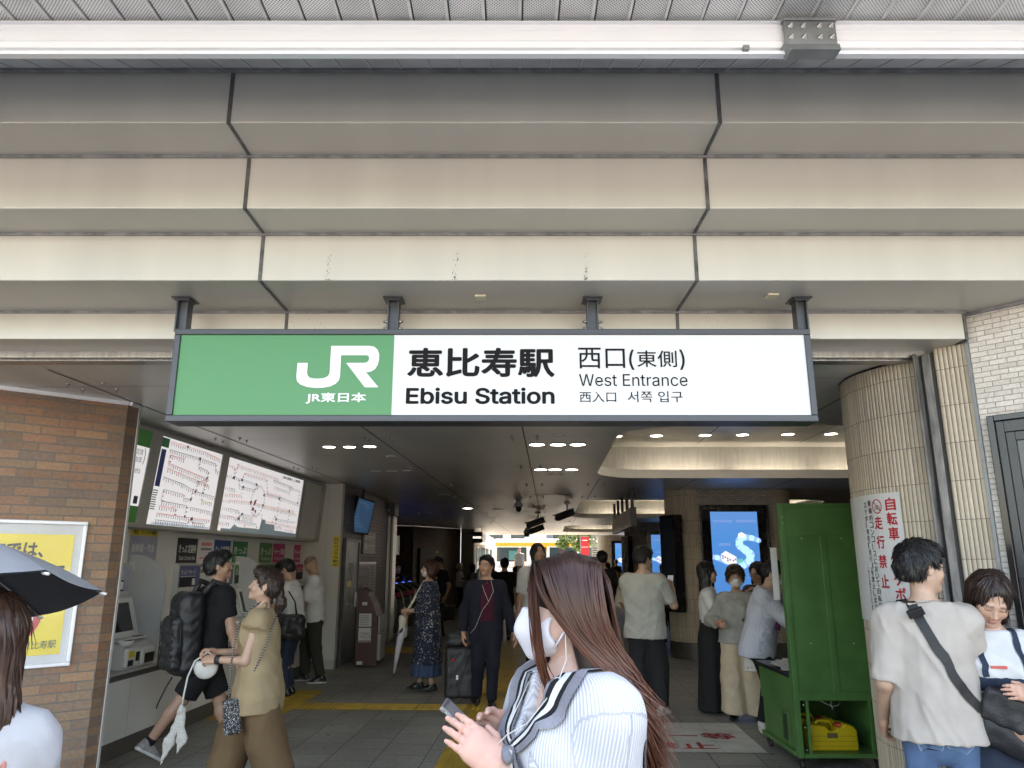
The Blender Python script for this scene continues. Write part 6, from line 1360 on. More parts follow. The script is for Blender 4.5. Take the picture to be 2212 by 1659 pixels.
        b_ = w+d*.030*c+t*.026*c; p1 = b_+(d*.55+t*.62+n*.45*thumb)/1.0*.040*c; p2 = p1+(d*.85+t*.15+n*.45*thumb)*.030*c; G.cone(b_, p1, .0150*c, .0110*c, .012); G.cone(p1, p2, .0105*c, .0085*c, .004)
        return G.mesh()
    # ---- assembling
    def place(s): 
        o = s.root; o.location = s.pos; o.rotation_euler = (0, 0, s.face); return o
    def bodymesh(s, legs=2, face=True, curl=(.45, .45), hn=(None, None), hdir=(None, None), hands=(True, True), brow=(.02, .015, .012), lip=(.36, .13, .11), bald=None, beard=0, thumb=(1, 1), eyes=True):
        pts = [s.P-.12, s.P+.12, s.N+v3(0, 0, .05), s.hc]+s.sh+s.el+s.wr+s.kn+s.an; G = s.dom(pts, .14, s.res)
        s.torso(G, -.012)
        for i in (0, 1):
            s.arm(G, i, 0)
            if legs: s.leg(G, i, -.004)
        G.cone(s.N-s.u*.05, s.hc-s.hr@v3(0, -.0, .05)+s.hr@v3(0, .012, 0), (.055 if s.male else .046), (.050 if s.male else .043), .03)
        G.cut(-(s.u), 0, p0=s.N-s.u*9); V, Q = G.mesh(); col = np.tile(s.skin, (len(V), 1)); Vs, Qs, Cs = [V], [Q], [col]; n = len(V)
        G = s.dom([s.hc-.135, s.hc+.135, s.N+s.u*.01], .02, s.hres); s.head(G, chin=1.0 if s.male else .96); G.cone(s.N-s.u*.02, s.hc+s.hr@v3(0, .012, -.05), (.057 if s.male else .047), (.052 if s.male else .045), .03)
        V, Q = G.mesh(); col = np.tile(s.skin, (len(V), 1)); L = ((V-s.hc)@s.hr)/s.hs; x, y, z = L.T; ax = np.abs(x)
        def paint(mask, c, a=1.0): col[mask] = col[mask]*(1-a)+np.array(c)*a
        paint((((ax-.04)/.025)**2+((z+.03)/.025)**2 < 1) & (y < -.03), s.skin*v3(1.06, .9, .86), .6); paint((z > -.045) & (z < -.028) & (ax < .012) & (y < -.09), s.skin*v3(1.05, .88, .85), .5)
        if beard: paint((y < -.03) & (z < -.042) & (ax < .06) & ~((ax < .022) & (z > -.078) & (z < -.058)), s.skin*v3(.45, .42, .42), beard)
        if eyes:
            e = (((ax-.031)/.0145)**2+((z)/.0062)**2 < 1) & (y < -.066); paint(e, (.55, .52, .50)); paint(e & (((ax-.031)**2+z*z) < .0058**2), (.012, .008, .006)); paint((((ax-.031)/.017)**2+((z-.0065)/.0035)**2 < 1) & (y < -.06), s.skin*.30, .8); paint((ax > .013) & (ax < .050) & (np.abs(z-.0225-.005*np.sin((ax-.013)*60)) < .0042) & (y < -.05), brow, .85)
        else: paint((((ax-.031)/.016)**2 < 1) & (np.abs(z+.003+.004*((ax-.031)/.016)**2) < .0024) & (y < -.055), s.skin*.12, .9); paint((ax > .013) & (ax < .050) & (np.abs(z-.0225) < .004) & (y < -.05), brow, .6)
        paint((ax < .021) & (z > -.079) & (z < -.057) & (y < -.078), lip, .7)
        if bald is not None: paint((z > .02+.4*np.maximum(0, -y-.02)*1.2) & (y > -.070), bald, .75)
        Vs.append(V); Qs.append(Q+n); Cs.append(col); n += len(V); s.headcut = None
        for i in (0, 1):
            if not hands[i]: continue
            s.marks = []; V, Q = s.hand(i, curl[i], hdir[i], hn[i], res=min(.006, s.hres), thumb=thumb[i]); ch_ = np.tile(s.skin*v3(1.03, .94, .92), (len(V), 1))
            for p_, r_, k_ in s.marks: q_ = np.linalg.norm(V-p_, axis=1) < r_; ch_[q_] = s.skin*(v3(1.12, 1.0, 1.02) if k_ else v3(.92, .78, .76))
            Vs.append(V); Qs.append(Q+n); Cs.append(ch_); n += len(V)
        s.root = pmesh('person', np.concatenate(Vs), np.concatenate(Qs), SKIN, None, None, np.concatenate(Cs)); tag(s.root, s.label, 'person'); s.place(); return s.root
    def part(s, name, G, m, wr=0, wl=.12, seed=1, stretch=(1, 1, .5), sm=1, fn=None):
        V, Q = G.mesh() if isinstance(G, Grow) else G
        if len(V) == 0: return None
        if sm: V = smoothv(V, Q, sm)
        if wr: V = V+vnormals(V, Q)*(wrinkle(V, wr*.6, wl, seed, stretch)+folds(V, wr*1.5, wl*.9, seed))[:, None]
        if fn is not None: V = fn(V)
        return pmesh(name, V, Q, m, s.root)
    def mbpart(s, name, mb):
        return mb.build(name, s.root, local=True)
    def top(s, m, hem=.47, g=.014, sleeve=.55, sg=.018, name='shirt', wr=.0035, belly=0, neck=.0, flare=0, end=None, vneck=0, seed=3, hemslope=0, open_=False):
        h = s.h; pts = [s.P-.22, s.P+.22, s.N]+s.sh+s.el+s.wr+[v3(0, 0, hem*h)]; G = s.dom(pts, .13, s.res); s.torso(G, g, belly=belly, k=.06)
        if hem < .56: 
            lo = s.P-s.u*max(.03*h, (.525-hem)*h+.02); G.cone(s.P, lo, (.158 if s.male else .165)*h/1.7*s.b+g, (.162 if s.male else .170)*h/1.7*s.b+g+flare, .06, flat=(s.F, .72))
        if flare: G.cone(s.Wst, s.P-s.u*.05*h, .15*h/1.7+g, .165*h/1.7+g+flare, .06, flat=(s.F, .74))
        G.cut(s.u, 0, p0=s.N+s.u*(.006+neck)); n = -s.u+v3(0, hemslope, 0); G.cut(n, 0, p0=v3(0, 0, hem*h)*v3(0, 0, 1)+v3(s.P[0], s.P[1], 0))
        for i in (0, 1):
            sl = sleeve if not isinstance(sleeve, (tuple, list)) else sleeve[i]
            if sl > 0:
                s.arm(G, i, sg, t1=sl, k=.035, end=end)
        if vneck: G.cone(s.N-s.F*.12+s.u*.03, s.N-s.F*.11-s.u*vneck, .055, .006, .01, 's'); G.cone(s.N-s.F*.06+s.u*.03, s.N-s.F*.11-s.u*vneck*.8, .05, .006, .01, 's')
        G.cone(s.N-s.u*.03, s.N+s.u*.05, .054 if s.male else .047, .050 if s.male else .044, .004, 's')
        o = s.part(name, G, m, wr, .10, seed)
        if not vneck and s.res < .0125 and neck == 0:
            r_ = (.061 if s.male else .054); b = MB(); b.use(m); b.tube([tuple(s.N+s.u*(-.004-.014*math.cos(a*.3142)*1)+s.X*(r_*math.sin(a*.3142))-s.F*(-.004+r_*math.cos(a*.3142)) ) for a in range(21)], .0065, 8, cap=False); b.build('neckband', s.root, local=True)
        return o
    def trousers(s, m, g=.016, r=None, t1=1.93, name='trousers', top_=.60, wr=.004, seed=5, k=.03):
        h = s.h; pts = [s.P-.2, s.P+.2, v3(0, 0, top_*h)]+s.kn+s.an; G = s.dom(pts, .12, s.res); c = h/1.7*s.b; w = .162 if s.male else .168
        G.cone(s.P-s.u*.03*h, s.P+s.u*.085*h, w*c+g*.5, (.148 if s.male else .13)*c+g*.5, .05, flat=(s.F, .72))
        for i in (0, 1): s.leg(G, i, g, t1, k, r)
        G.cut(s.u, 0, p0=s.P+s.u*(top_-.525)*h); G.cut((0, 0, -1), -.022 if t1 > 1.5 else 9)
        return s.part(name, G, m, wr, .16, seed, (1, 1, .45))
    def skirt(s, m, z0, r0, r1, top_=.60, name='skirt', wr=.006, fl=.8, folds=14):
        h = s.h; b = v3(.5*(s.an[0]+s.an[1])[0], .5*(s.an[0]+s.an[1])[1], z0*h); G = s.dom([s.P-.25, s.P+.25, b-r1, b+r1, v3(0, 0, top_*h)], .08, s.res)
        G.cone(s.P+s.u*.06*h, s.P-s.u*.06*h, r0*.85, r0, .05, flat=(s.F, fl)); G.cone(s.P-s.u*.05*h, b-v3(0, 0, .05), r0, r1, .05, flat=(s.F, fl)); G.cut(s.u, 0, p0=s.P+s.u*(top_-.525)*h); G.cut((0, 0, -1), -z0*h)
        V, Q = G.mesh(); V = smoothv(V, Q, 1); c = s.P+(b-s.P)*np.clip((V[:, 2:3]-s.P[2])/(b[2]-s.P[2]), 0, 1); a = np.arctan2(V[:, 1]-c[:, 1], V[:, 0]-c[:, 0]); t = np.clip((s.P[2]-V[:, 2])/(s.P[2]-b[2]), 0, 1)
        V = V+vnormals(V, Q)*(.010*t*np.sin(a*folds+2*np.sin(a*3)))[:, None]; return pmesh(name, V, Q, m, s.root)
    def shoes(s, m, sole=None, kind='shoe', lift=0):
        out = []
        for i in (0, 1):
            yw, pt = s.ft[i]; a = s.an[i]; c = s.h/1.7*(1 if s.male else .9); cy, sy_ = math.cos(yw), math.sin(yw); f = v3(sy_, -cy, 0)
            f = f*math.cos(pt)+v3(0, 0, -math.sin(pt)); up = np.cross(np.cross(f, v3(0, 0, 1)), f); up /= np.linalg.norm(up); sd = np.cross(f, up); base = a-up*.070*c
            G = s.dom([a-.12, a+.12, base+f*.22*c], .05, min(s.res, .008))
            G.cone(a-f*.02+up*.0, base-f*.035*c+up*.030*c, .040*c, .036*c, .02); G.cone(a+up*.005, base+f*.09*c+up*.035*c, .038*c, .030*c, .03); G.cone(base-f*.035*c+up*.03*c, base+f*.085*c+up*.028*c, .034*c, .038*c, .02, flat=(up, .9)); G.cone(base+f*.08*c+up*.026*c, base+f*.158*c+up*.022*c, .038*c, .026*c, .02, flat=(up, .75))
            G.cut(-up, 0, p0=base+up*.004); G.cut(up, 0, p0=a+up*(.03 if kind == 'shoe' else .06)*c); o = s.part('shoe', G, m, sm=1); out.append(o)
            if sole:
                G = s.dom([base-.12, base+.12, base+f*.22*c], .05, min(s.res, .008)); G.cone(base-f*.04*c+up*.012*c, base+f*.08*c+up*.010*c, .040*c, .043*c, .02, flat=(up, .8)); G.cone(base+f*.08*c+up*.01*c, base+f*.165*c+up*.012*c, .043*c, .030*c, .02, flat=(up, .8)); G.cut(up, 0, p0=base+up*.026); G.cut(-up, 0, p0=base); q = G.mesh(); o2 = pmesh('sole', smoothv(q[0], q[1], 1), q[1], sole, o)
        return out
    def hair(s, m, style='short', ln=.0, g=.014, seed=1, fringe=.0, part=0, res=None, volume=1.0, name='hair'):
        H, rt, k_ = s.H, s.hr.T, s.hs; lim = [s.hc-.15, s.hc+.15, s.hc-v3(0, 0, .05+ln)]; G = s.dom(lim, .03, res or s.hres)
        G.ell(H(0, .018, .036), v3(.078+g*volume, .096+g*volume, .086+g*1.1*volume), .01, 'u', rt)
        if style == 'short':
            G.ell(H(0, .055, -.01), v3(.066+g, .058+g, .075), .03, 'u', rt); G.ell(H(.01, -.055, .092), v3(.055, .035, .026+fringe), .03, 'u', rt)
            n = s.hr@v3(0, -.70, -.714); G.cut(n, 0, .012, p0=H(0, -.075, .062-fringe)); G.cut(s.hr@v3(0, 0, -1), 0, .01, p0=H(0, .08, -.075))
            for sg in (1, -1): G.ell(H(sg*.09, .008, -.016), v3(.035, .024, .034), .01, 's', rt)
        else:
            for sg in (1, -1):
                G.cone(H(sg*.062, .022, .02), H(sg*.070, .030, -.03-min(ln, .12)), .034+g*.6, .030+g*.5, .03, flat=(s.hr@v3(1, 0, 0), .8))
                if ln > .12: G.cone(H(sg*.070, .030, -.14), H(sg*.075, .050, -.03-ln), .034+g*.4, .018, .03, flat=(s.hr@v3(1, 0, 0), .8))
            G.cone(H(0, .070, .02), H(0, .062, -.05-ln*.8), .062+g, .050+g*.5, .04, flat=(s.hr@v3(0, 1, 0), .6))
            if style == 'tail':
                pass
            G.cone(H(0, -.17, -.05-fringe*.2), H(0, -.115, .045-fringe), .075, .060, .012, 's'); G.cone(H(0, -.10, -.13), H(0, -.12, .03-fringe), .056, .058, .012, 's')
        V, Q = G.mesh()
        if len(V):
            V = smoothv(V, Q, 1); L = (V-s.hc)@s.hr; a = np.arctan2(L[:, 0], -(L[:, 1]-.02)); rr_ = np.hypot(L[:, 0], L[:, 1]); nr = vnormals(V, Q); r_ = np.random.RandomState(seed)
            amp = (.0030 if style == 'short' else .0022)
            if style == 'short': d = wrinkle(L, amp*.45, .016, seed, (1, 1, .5), 9)+wrinkle(L, amp*.8, .06, seed+9)
            else: d = amp*(np.sin(a*23+3*np.sin(a*5+seed)+L[:, 2]*9)+.7*np.sin(a*47+seed+L[:, 2]*14))+wrinkle(L, .003, .09, seed)
            V = V+nr*d[:, None]
            V, Q = s.tufts(V, Q, style, seed, ln)
        return pmesh(name, V, Q, m, s.root)
    def tufts(s, V, Q, style, seed, ln):
        """many small tapering locks laid over the hair mass, running away from the crown"""
        n = (900 if s.hres < .0065 else (260 if s.hres < .01 else 0))*(1 if style == 'short' else .3); n = int(n)
        if not n: return V, Q
        rs = np.random.RandomState(seed+50); nr = vnormals(V, Q); L = (V-s.hc)@s.hr; ok = np.where(L[:, 2] > (-.05 if style == 'short' else -.9))[0]
        crown = s.hc+s.hr@v3(.012, .055, .12); vs, fs = [], []; b0 = len(V)
        for i in rs.choice(ok, n):
            p, q = V[i], nr[i]; f = p-crown+rs.normal(0, .02, 3)
            if style != 'short': f = s.hr@v3(0, .02, -1)*.5+v3(0, 0, -.5)+rs.normal(0, .04, 3)
            f = f-q*(f@q); f /= max(np.linalg.norm(f), 1e-6); sd = np.cross(f, q); l = rs.uniform(.022, .042)*(1 if style == 'short' else 1.7); w = rs.uniform(.0025, .0055); k = len(vs)+b0; lift = rs.uniform(.0005, .0035 if style == 'short' else .0012)
            a, b_, c = p-q*.001, p+f*l*.5+q*lift, p+f*l+q*lift*.6-s.u*.004
            vs += [a-sd*w, a+q*.0025, a+sd*w, b_-sd*w*.8, b_+q*.0025, b_+sd*w*.8, c-sd*.0006, c+q*.0005, c+sd*.0006]; fs += [(k, k+1, k+4, k+3), (k+1, k+2, k+5, k+4), (k+3, k+4, k+7, k+6), (k+4, k+5, k+8, k+7)]
        return np.concatenate([V, np.array(vs)]), np.concatenate([Q, np.array(fs)])
    def tube(s, name, pts, r, m, n=8, flat=None):
        b = MB(); b.use(m); b.tube([tuple(p) for p in pts], r, n, flat=flat); return b.build(name, s.root, local=True)
    def mask(s, m):
        H, rt = s.H, s.hr.T; G = s.dom([s.hc-.14, s.hc+.12], .02, min(s.hres, .005)); G.ell(H(0, -.030, -.052), v3(.068, .072, .066), .01, 'u', rt); G.cone(H(0, -.07, -.025), H(0, -.098, -.040), .03, .016, .03)
        G.cut(s.hr@v3(0, .35, 1), 0, .006, p0=H(0, -.09, -.012)); G.cut(s.hr@v3(0, .55, -1), 0, .006, p0=H(0, -.03, -.108)); G.cut(s.hr@v3(0, 1, 0), 0, .006, p0=H(0, -.022, 0)); o = s.part('mask', G, m, .0008, .05)
        for sg in (1, -1): b = MB(); b.use(m); b.tube([tuple(H(sg*.062, -.03, -.03)), tuple(H(sg*.078, -.008, -.012)), tuple(H(sg*.082, .018, .012))], .0022, 6); b.tube([tuple(H(sg*.056, -.03, -.085)), tuple(H(sg*.074, -.005, -.055)), tuple(H(sg*.082, .02, -.03))], .0022, 6); b.build('ear_loop', s.root, local=True)
        return o
    def glasses(s, m, r=.021, rd=True):
        b = MB(); b.use(m)
        for sg in (1, -1):
            pts = [s.H(sg*.032+(r*math.cos(q*.3927))*1.08, -.098+.006*abs(math.cos(q*.3927)), -.002+r*.85*math.sin(q*.3927)) for q in range(17)]; b.tube([tuple(p) for p in pts], .0016, 6); b.tube([tuple(s.H(sg*.054, -.092, .004)), tuple(s.H(sg*.077, -.04, .008)), tuple(s.H(sg*.081, .015, .004))], .0016, 6)
        b.tube([tuple(s.H(-.010, -.101, .003)), tuple(s.H(0, -.104, .005)), tuple(s.H(.010, -.101, .003))], .0016, 6); return b.build('glasses', s.root, local=True)
def W2L(P, p):
    """world point into the person's own space"""
    return np.array(Matrix.Rotation(-P.face, 4, 'Z') @ (Vector(p)-Vector(P.pos)))
def L2W(P, p): return Vector(P.pos)+Matrix.Rotation(P.face, 4, 'Z') @ Vector(p)
# ================================================================ THE CROWD
def gp(x, y): p = atz(x, y, 0.004); return (p.x, p.y, .004)
SK1, SK2, SK3 = (.44, .275, .195), (.38, .225, .15), (.48, .32, .24)
c_blk = cloth('cloth_black', (.010, .010, .011)); c_blk2 = cloth('cloth_black_soft', (.016, .016, .017)); c_wht = cloth('cloth_white', (.54, .54, .53)); c_navy = cloth('cloth_navy', (.012, .013, .022)); c_khaki = cloth('cloth_khaki', (.30, .225, .13)); c_brown = cloth('cloth_brown', (.125, .078, .040)); c_olive = cloth('cloth_olive', (.030, .032, .024)); c_char = cloth('cloth_charcoal', (.022, .022, .024)); c_gry = cloth('cloth_grey', (.30, .30, .29)); c_lgr = cloth('cloth_sage_grey', (.38, .38, .345)); c_bge = cloth('cloth_beige', (.48, .39, .28)); c_wine = cloth('cloth_wine', (.060, .008, .022)); c_tau = cloth('cloth_taupe', (.41, .365, .32)); c_cream = cloth('cloth_cream', (.58, .54, .45))
c_jean = cloth('denim_blue', (.085, .15, .27), .8, .22, bs=600); c_djean = cloth('denim_dark', (.022, .032, .055), .8, .2, bs=600); c_blue = cloth('skirt_blue', (.045, .075, .14))
l_blk = mat('leather_black', (.008, .008, .008), .3); l_brn = mat('leather_brown', (.25, .11, .04), .45); r_wht = mat('rubber_white', (.48, .47, .44), .6); s_gry = mat('sneaker_grey', (.22, .20, .19), .7, var=.25, vs=40); s_wht = mat('sneaker_white', (.50, .50, .47), .6, var=.2, vs=40)
k_wht = mat('mask_white', (.56, .545, .57), .75, var=.04); k_glass = mat('glasses_dark', (.02, .015, .012), .3); c_strap = mat('strap_black', (.012, .012, .012), .6)
def pattern(name, base, dot, sc, thr, rnd=1):
    m = bpy.data.materials.new(name); MATS[name] = m; m.use_nodes = True; nt = m.node_tree; b = nt.nodes['Principled BSDF']; L = nt.links.new
    tc = N(nt, 'TexCoord'); no = N(nt, 'TexNoise'); no.inputs['Scale'].default_value = sc*.9; L(tc.outputs['Object'], no.inputs[0]); mx = N(nt, 'Mix', data_type='RGBA', blend_type='LINEAR_LIGHT'); mx.inputs[0].default_value = .05*rnd; L(tc.outputs['Object'], mx.inputs[6]); L(no.outputs[1], mx.inputs[7])
    v = N(nt, 'TexVoronoi'); v.inputs['Scale'].default_value = sc; L(mx.outputs[2], v.inputs['Vector']); lt = N(nt, 'Math', operation='LESS_THAN'); lt.inputs[1].default_value = thr; L(v.outputs['Distance'], lt.inputs[0]); m2 = N(nt, 'Mix', data_type='RGBA'); L(lt.outputs[0], m2.inputs[0]); m2.inputs[6].default_value = (*base, 1); m2.inputs[7].default_value = (*dot, 1); L(m2.outputs[2], b.inputs['Base Color']); b.inputs['Roughness'].default_value = .85; return m
def stripes(name, c0, c1, freq, axis=(1, .3, 0), duty=.5, bump=0, rough=.8, dist=.0012):
    m = bpy.data.materials.new(name); MATS[name] = m; m.use_nodes = True; nt = m.node_tree; b = nt.nodes['Principled BSDF']; L = nt.links.new
    tc = N(nt, 'TexCoord'); d = N(nt, 'VectorMath', operation='DOT_PRODUCT'); L(tc.outputs['Object'], d.inputs[0]); d.inputs[1].default_value = [a*freq*6.283 for a in axis]; sn = N(nt, 'Math', operation='SINE'); L(d.outputs['Value'], sn.inputs[0]); mr = N(nt, 'MapRange'); L(sn.outputs[0], mr.inputs[0]); mr.inputs['From Min'].default_value = duty-.35; mr.inputs['From Max'].default_value = duty+.35
    mx = N(nt, 'Mix', data_type='RGBA'); L(mr.outputs[0], mx.inputs[0]); mx.inputs[6].default_value = (*c0, 1); mx.inputs[7].default_value = (*c1, 1); L(mx.outputs[2], b.inputs['Base Color']); b.inputs['Roughness'].default_value = rough
    if bump: bp = N(nt, 'Bump'); bp.inputs['Strength'].default_value = bump; bp.inputs['Distance'].default_value = dist; L(sn.outputs[0], bp.inputs['Height']); L(bp.outputs[0], b.inputs['Normal'])
    return m
p_flor = pattern('floral_navy', (.012, .018, .04), (.40, .39, .36), 17, .27, 3.2); p_pais = pattern('paisley_black', (.012, .012, .016), (.60, .59, .57), 34, .30, 3.2); p_stripe = stripes('shirt_pinstripe', (.48, .50, .56), (.37, .41, .51), 85, (.8, .6, 0), .55); p_dots = pattern('scarf_dots', (.42, .40, .36), (.06, .05, .05), 75, .30, 1.5); p_lin = cloth('linen_grey', (.27, .27, .25), .85, .22, bs=200)
def drape(mb, surf, path, hw, off, bands=None, n=40, widths=None):
    """lays a flat ribbon over a garment: every point is dropped on the cloth below it"""
    from mathutils.bvhtree import BVHTree
    me = surf.data; bv = BVHTree.FromPolygons([v.co.copy() for v in me.vertices], [tuple(p.vertices) for p in me.polygons]); P = [Vector(p) for p in path]; L_ = [0]
    for a, b_ in zip(P, P[1:]): L_.append(L_[-1]+(b_-a).length)
    bands = bands or [(-1, 1, mb.m)]; ev = sorted({e for b_ in bands for e in b_[:2]}); pts = []
    for i in range(n+1):
        l = L_[-1]*i/n; k = min(len(P)-2, max(j for j in range(len(P)) if L_[j] <= l+1e-9)); t = (l-L_[k])/max(1e-6, L_[k+1]-L_[k]); pts.append(P[k].lerp(P[k+1], t))
    for _ in range(2): pts = [pts[0]]+[(pts[i-1]+pts[i]*2+pts[i+1])/4 for i in range(1, n)]+[pts[-1]]
    sn = [bv.find_nearest(p) for p in pts]; rows = []
    for i in range(n+1):
        c, nr = sn[i][0], sn[i][1]; t = (sn[min(n, i+1)][0]-sn[max(0, i-1)][0]).normalized(); sd_ = t.cross(nr).normalized(); w = hw*(np.interp(i/n, *zip(*widths)) if widths else 1); row = []
        for e in ev: q = bv.find_nearest(c+sd_*(e*w)+nr*.01); row.append(q[0]+(nr*.6+q[1]*.4).normalized()*off)
        rows.append(row)
    sm = mb.smooth; mb.smooth = True
    for e0, e1, mi in bands:
        a, b_ = ev.index(e0), ev.index(e1); mb.m = mi
        for i in range(n):
            for k in range(a, b_): mb.quad(rows[i][k], rows[i][k+1], rows[i+1][k+1], rows[i+1][k])
    mb.smooth = sm
def finish(P, topm=None, botm=None, shoem=l_blk, solem=None, hairm=H_BLACK, hs='short', ln=0, topk={}, botk={}, hk={}, bk={}, kind='trousers'):
    P.bodymesh(**bk)
    if topm: P.top(topm, **topk)
    if kind == 'trousers' and botm: P.trousers(botm, **botk)
    if kind == 'skirt' and botm: P.skirt(botm, **botk)
    if shoem: P.shoes(shoem, solem)
    if hairm: P.hair(hairm, hs, ln, **hk)
    return P
# ---- man with the backpack, walking right past the ticket machines
B = Person('man in black T-shirt and shorts walking right with a big black backpack', (-2.62, 6.75, .004), R(138), 1.71, lean=.06, yaw=R(-32), pitch=R(-8), feet=[(-.02, -.30, 0, .05), (.16, .36, .09, -.05, .55)], hands=[v3(.25, -.18, .80), v3(-.27, -.16, .78)], skin=SK2, res=.011, hres=.006)
finish(B, c_blk, c_blk, s_gry, r_wht, topk=dict(sleeve=.62, hem=.50, sg=.024), botk=dict(t1=.92, g=.035, r=(.11, .10, .05)), hk=dict(g=.016, fringe=.012, seed=4), bk=dict(beard=.25))
for i in (0, 1): a, k_ = B.an[i], B.kn[i]; G = Grow(a-.1, a+.12, .008); u_ = (k_-a)/np.linalg.norm(k_-a); G.cone(a-u_*.03, a+u_*.055, .042, .044, .01, cap=True); B.part('sock', G, c_blk)
bp_ = empty('backpack', tuple(L2W(B, (0, .25, .75))), 'large black backpack with front pocket worn by the man in shorts', 'backpack', rz=B.face)
def inB(o, P): o.parent = None; return o
def pplace(name, G, m, root, wr=0, seed=1, sm=1, wl=.09, fn=None):
    V, Q = G.mesh(); V = smoothv(V, Q, sm)
    if wr: V = V+vnormals(V, Q)*wrinkle(V, wr, wl, seed)[:, None]
    if fn: V = fn(V)
    return pmesh(name, V, Q, m, root)
bp_.location = B.pos; back = .135
b_nyl = mat('nylon_black', (.013, .013, .014), .5, var=.2, vs=14, bump=.25, bs=120)
G = Grow((-.22, .05, .66), (.22, .52, 1.48), .009); G.box((0, back+.075, 1.05), (.160, .095, .34), .05, rd=.075); G.box((0, back+.10, 1.20), (.15, .085, .16), .05, rd=.07); pplace('main_bag', G, b_nyl, bp_, .004, 3)
G = Grow((-.20, .25, .66), (.20, .58, 1.25), .009); G.box((0, back+.185, .98), (.135, .055, .22), .03, rd=.05); pplace('front_pocket', G, b_nyl, bp_, .004, 5)
m = MB(); m.use(c_strap)
for z in (1.06, 1.00, .94, .88, .82): m.box((0, back+.241, z), (.22, .006, .022))
m.tube([(.12, back+.235, .80), (.12, back+.243, 1.15)], .005, 6); m.tube([(-.13, back+.17, .80), (-.14, back+.19, 1.17), (0, back+.20, 1.20), (.14, back+.19, 1.17)], .005, 6); m.tube([(.08, back+.12, .70), (.11, back+.16, .60), (.10, back+.20, .52), (.14, back+.20, .46)], .006, 6); m.box((-.05, back+.244, 1.15), (.03, .004, .05)); m.build('webbing', bp_, local=True)
m = MB(); m.use(b_nyl)
for sg in (1, -1): m.tube([(sg*.09, back, 1.36), (sg*.115, .07, 1.475), (sg*.125, -.06, 1.43), (sg*.135, -.125, 1.28), (sg*.15, -.06, 1.10)], .026, 8, flat=((1, 0, 0), 1.0))
m.build('shoulder_strap', bp_, local=True)
# ---- woman in the sleeveless khaki jacket
Vw = Person('woman in sleeveless khaki jacket and brown trousers walking left with a ponytail', (-1.80, 5.62, .004), R(-84), 1.56, False, lean=.03, yaw=R(6), pitch=R(-12), feet=[(.07, .20, .02, .0), (-.07, -.28, .0, 0)], hands=[v3(.10, -.29, .975), v3(-.03, -.33, 1.01)], elbows=[v3(.5, 1, -.6), v3(-.6, .6, -.6)], skin=SK1, res=.009, hres=.0048)
finish(Vw, None, c_brown, l_blk, None, H_BROWN, 'short', 0, botk=dict(g=.03, r=(.125, .135, .125), t1=1.98), bk=dict(curl=(.9, .9), hn=(v3(-.6, .2, -.7), v3(.5, .2, -.6))), hk=dict(g=.011, fringe=.012, seed=3))
Vw.top(c_khaki, hem=.40, g=.028, sleeve=.16, sg=.03, name='jacket', flare=.055, vneck=.20, wr=.004, end=.09)
G = Vw.dom([Vw.N-.2, Vw.N+.2], .02, .007)
for sg in (1, -1): G.cone(Vw.N+v3(sg*.05, .02, .02), Vw.N+v3(sg*.075, -.12, -.10), .020, .030, .02, flat=((sg*.5, -1, .2), .35)); G.cone(Vw.N+v3(sg*.075, -.12, -.10), Vw.N+v3(sg*.03, -.17, -.26), .032, .010, .01, flat=((sg*.4, -1, .1), .3))
G.cone(Vw.N+v3(.05, .03, .02), Vw.N+v3(-.05, .03, .02), .022, .022, .02, flat=((0, 1, 0), .5)); Vw.part('lapel', G, c_khaki)
h_ = Vw.H; G = Vw.dom([h_(0, .1, 0), h_(0, .2, -.3)], .08, .006); G.cone(h_(0, .11, .0), h_(0, .15, -.10), .028, .036, .03); G.cone(h_(0, .15, -.10), h_(0, .12, -.27), .036, .010, .03); Vw.part('ponytail', G, H_BROWN, .002, .02, 4)
wv = (Vw.wr[0]-Vw.el[0]); wv /= np.linalg.norm(wv); Vw.tube('wristwatch', [Vw.wr[0]-wv*.045, Vw.wr[0]-wv*.012], .033, c_strap, 14)
G = Vw.dom([Vw.N-.1, Vw.Wst], .1, .008); Vw.torso(G, .004, hips=False); G.cut(Vw.u, 0, p0=Vw.N-v3(0, 0, .07)); Vw.part('camisole', G, cloth('camisole_dark', (.05, .04, .035)))
wb = empty('white_handbag', tuple(L2W(Vw, (.05, -.38, .90))), 'small white handbag with a spotted scarf on its strap, held by the woman in khaki', 'handbag', rz=Vw.face); wb.location = Vw.pos
wlea = mat('leather_white', (.48, .465, .43), .4); G = Grow((-.12, -.50, .78), (.16, -.24, 1.05), .006); G.ell((.02, -.37, .92), (.035, .085, .085), .02); G.cut((0, 0, 1), .96, .02); pplace('bag', G, wlea, wb)
m = MB(); m.use(wlea); m.tube([(.03, -.30, .98), (.04, -.36, 1.02), (.05, -.44, .96), (.06, -.475, .86), (.06, -.49, .74), (.06, -.495, .66)], .006, 8); m.build('strap', wb, local=True)
G = Grow((-.06, -.68, .28), (.18, -.36, .72), .007); G.ell((.06, -.495, .65), (.022, .024, .03), .01); G.cone((.06, -.50, .63), (.05, -.56, .44), .018, .030, .02, flat=((1, 0, 0), .5)); G.cone((.05, -.56, .44), (.05, -.60, .30), .030, .008, .02, flat=((1, 0, 0), .5)); G.cone((.06, -.49, .63), (.07, -.47, .46), .016, .026, .02, flat=((1, 0, 0), .5)); G.cone((.07, -.47, .46), (.07, -.50, .36), .026, .006, .02, flat=((1, 0, 0), .5)); pplace('scarf', G, p_dots, wb, .003, 4, wl=.04)
pc_ = empty('phone_pouch', tuple(L2W(Vw, (.16, -.10, .6))), 'black and white paisley phone pouch hanging on a cord from the woman in khaki', 'pouch'); pc_.rotation_euler = (0, 0, Vw.face); pc_.location = Vw.pos
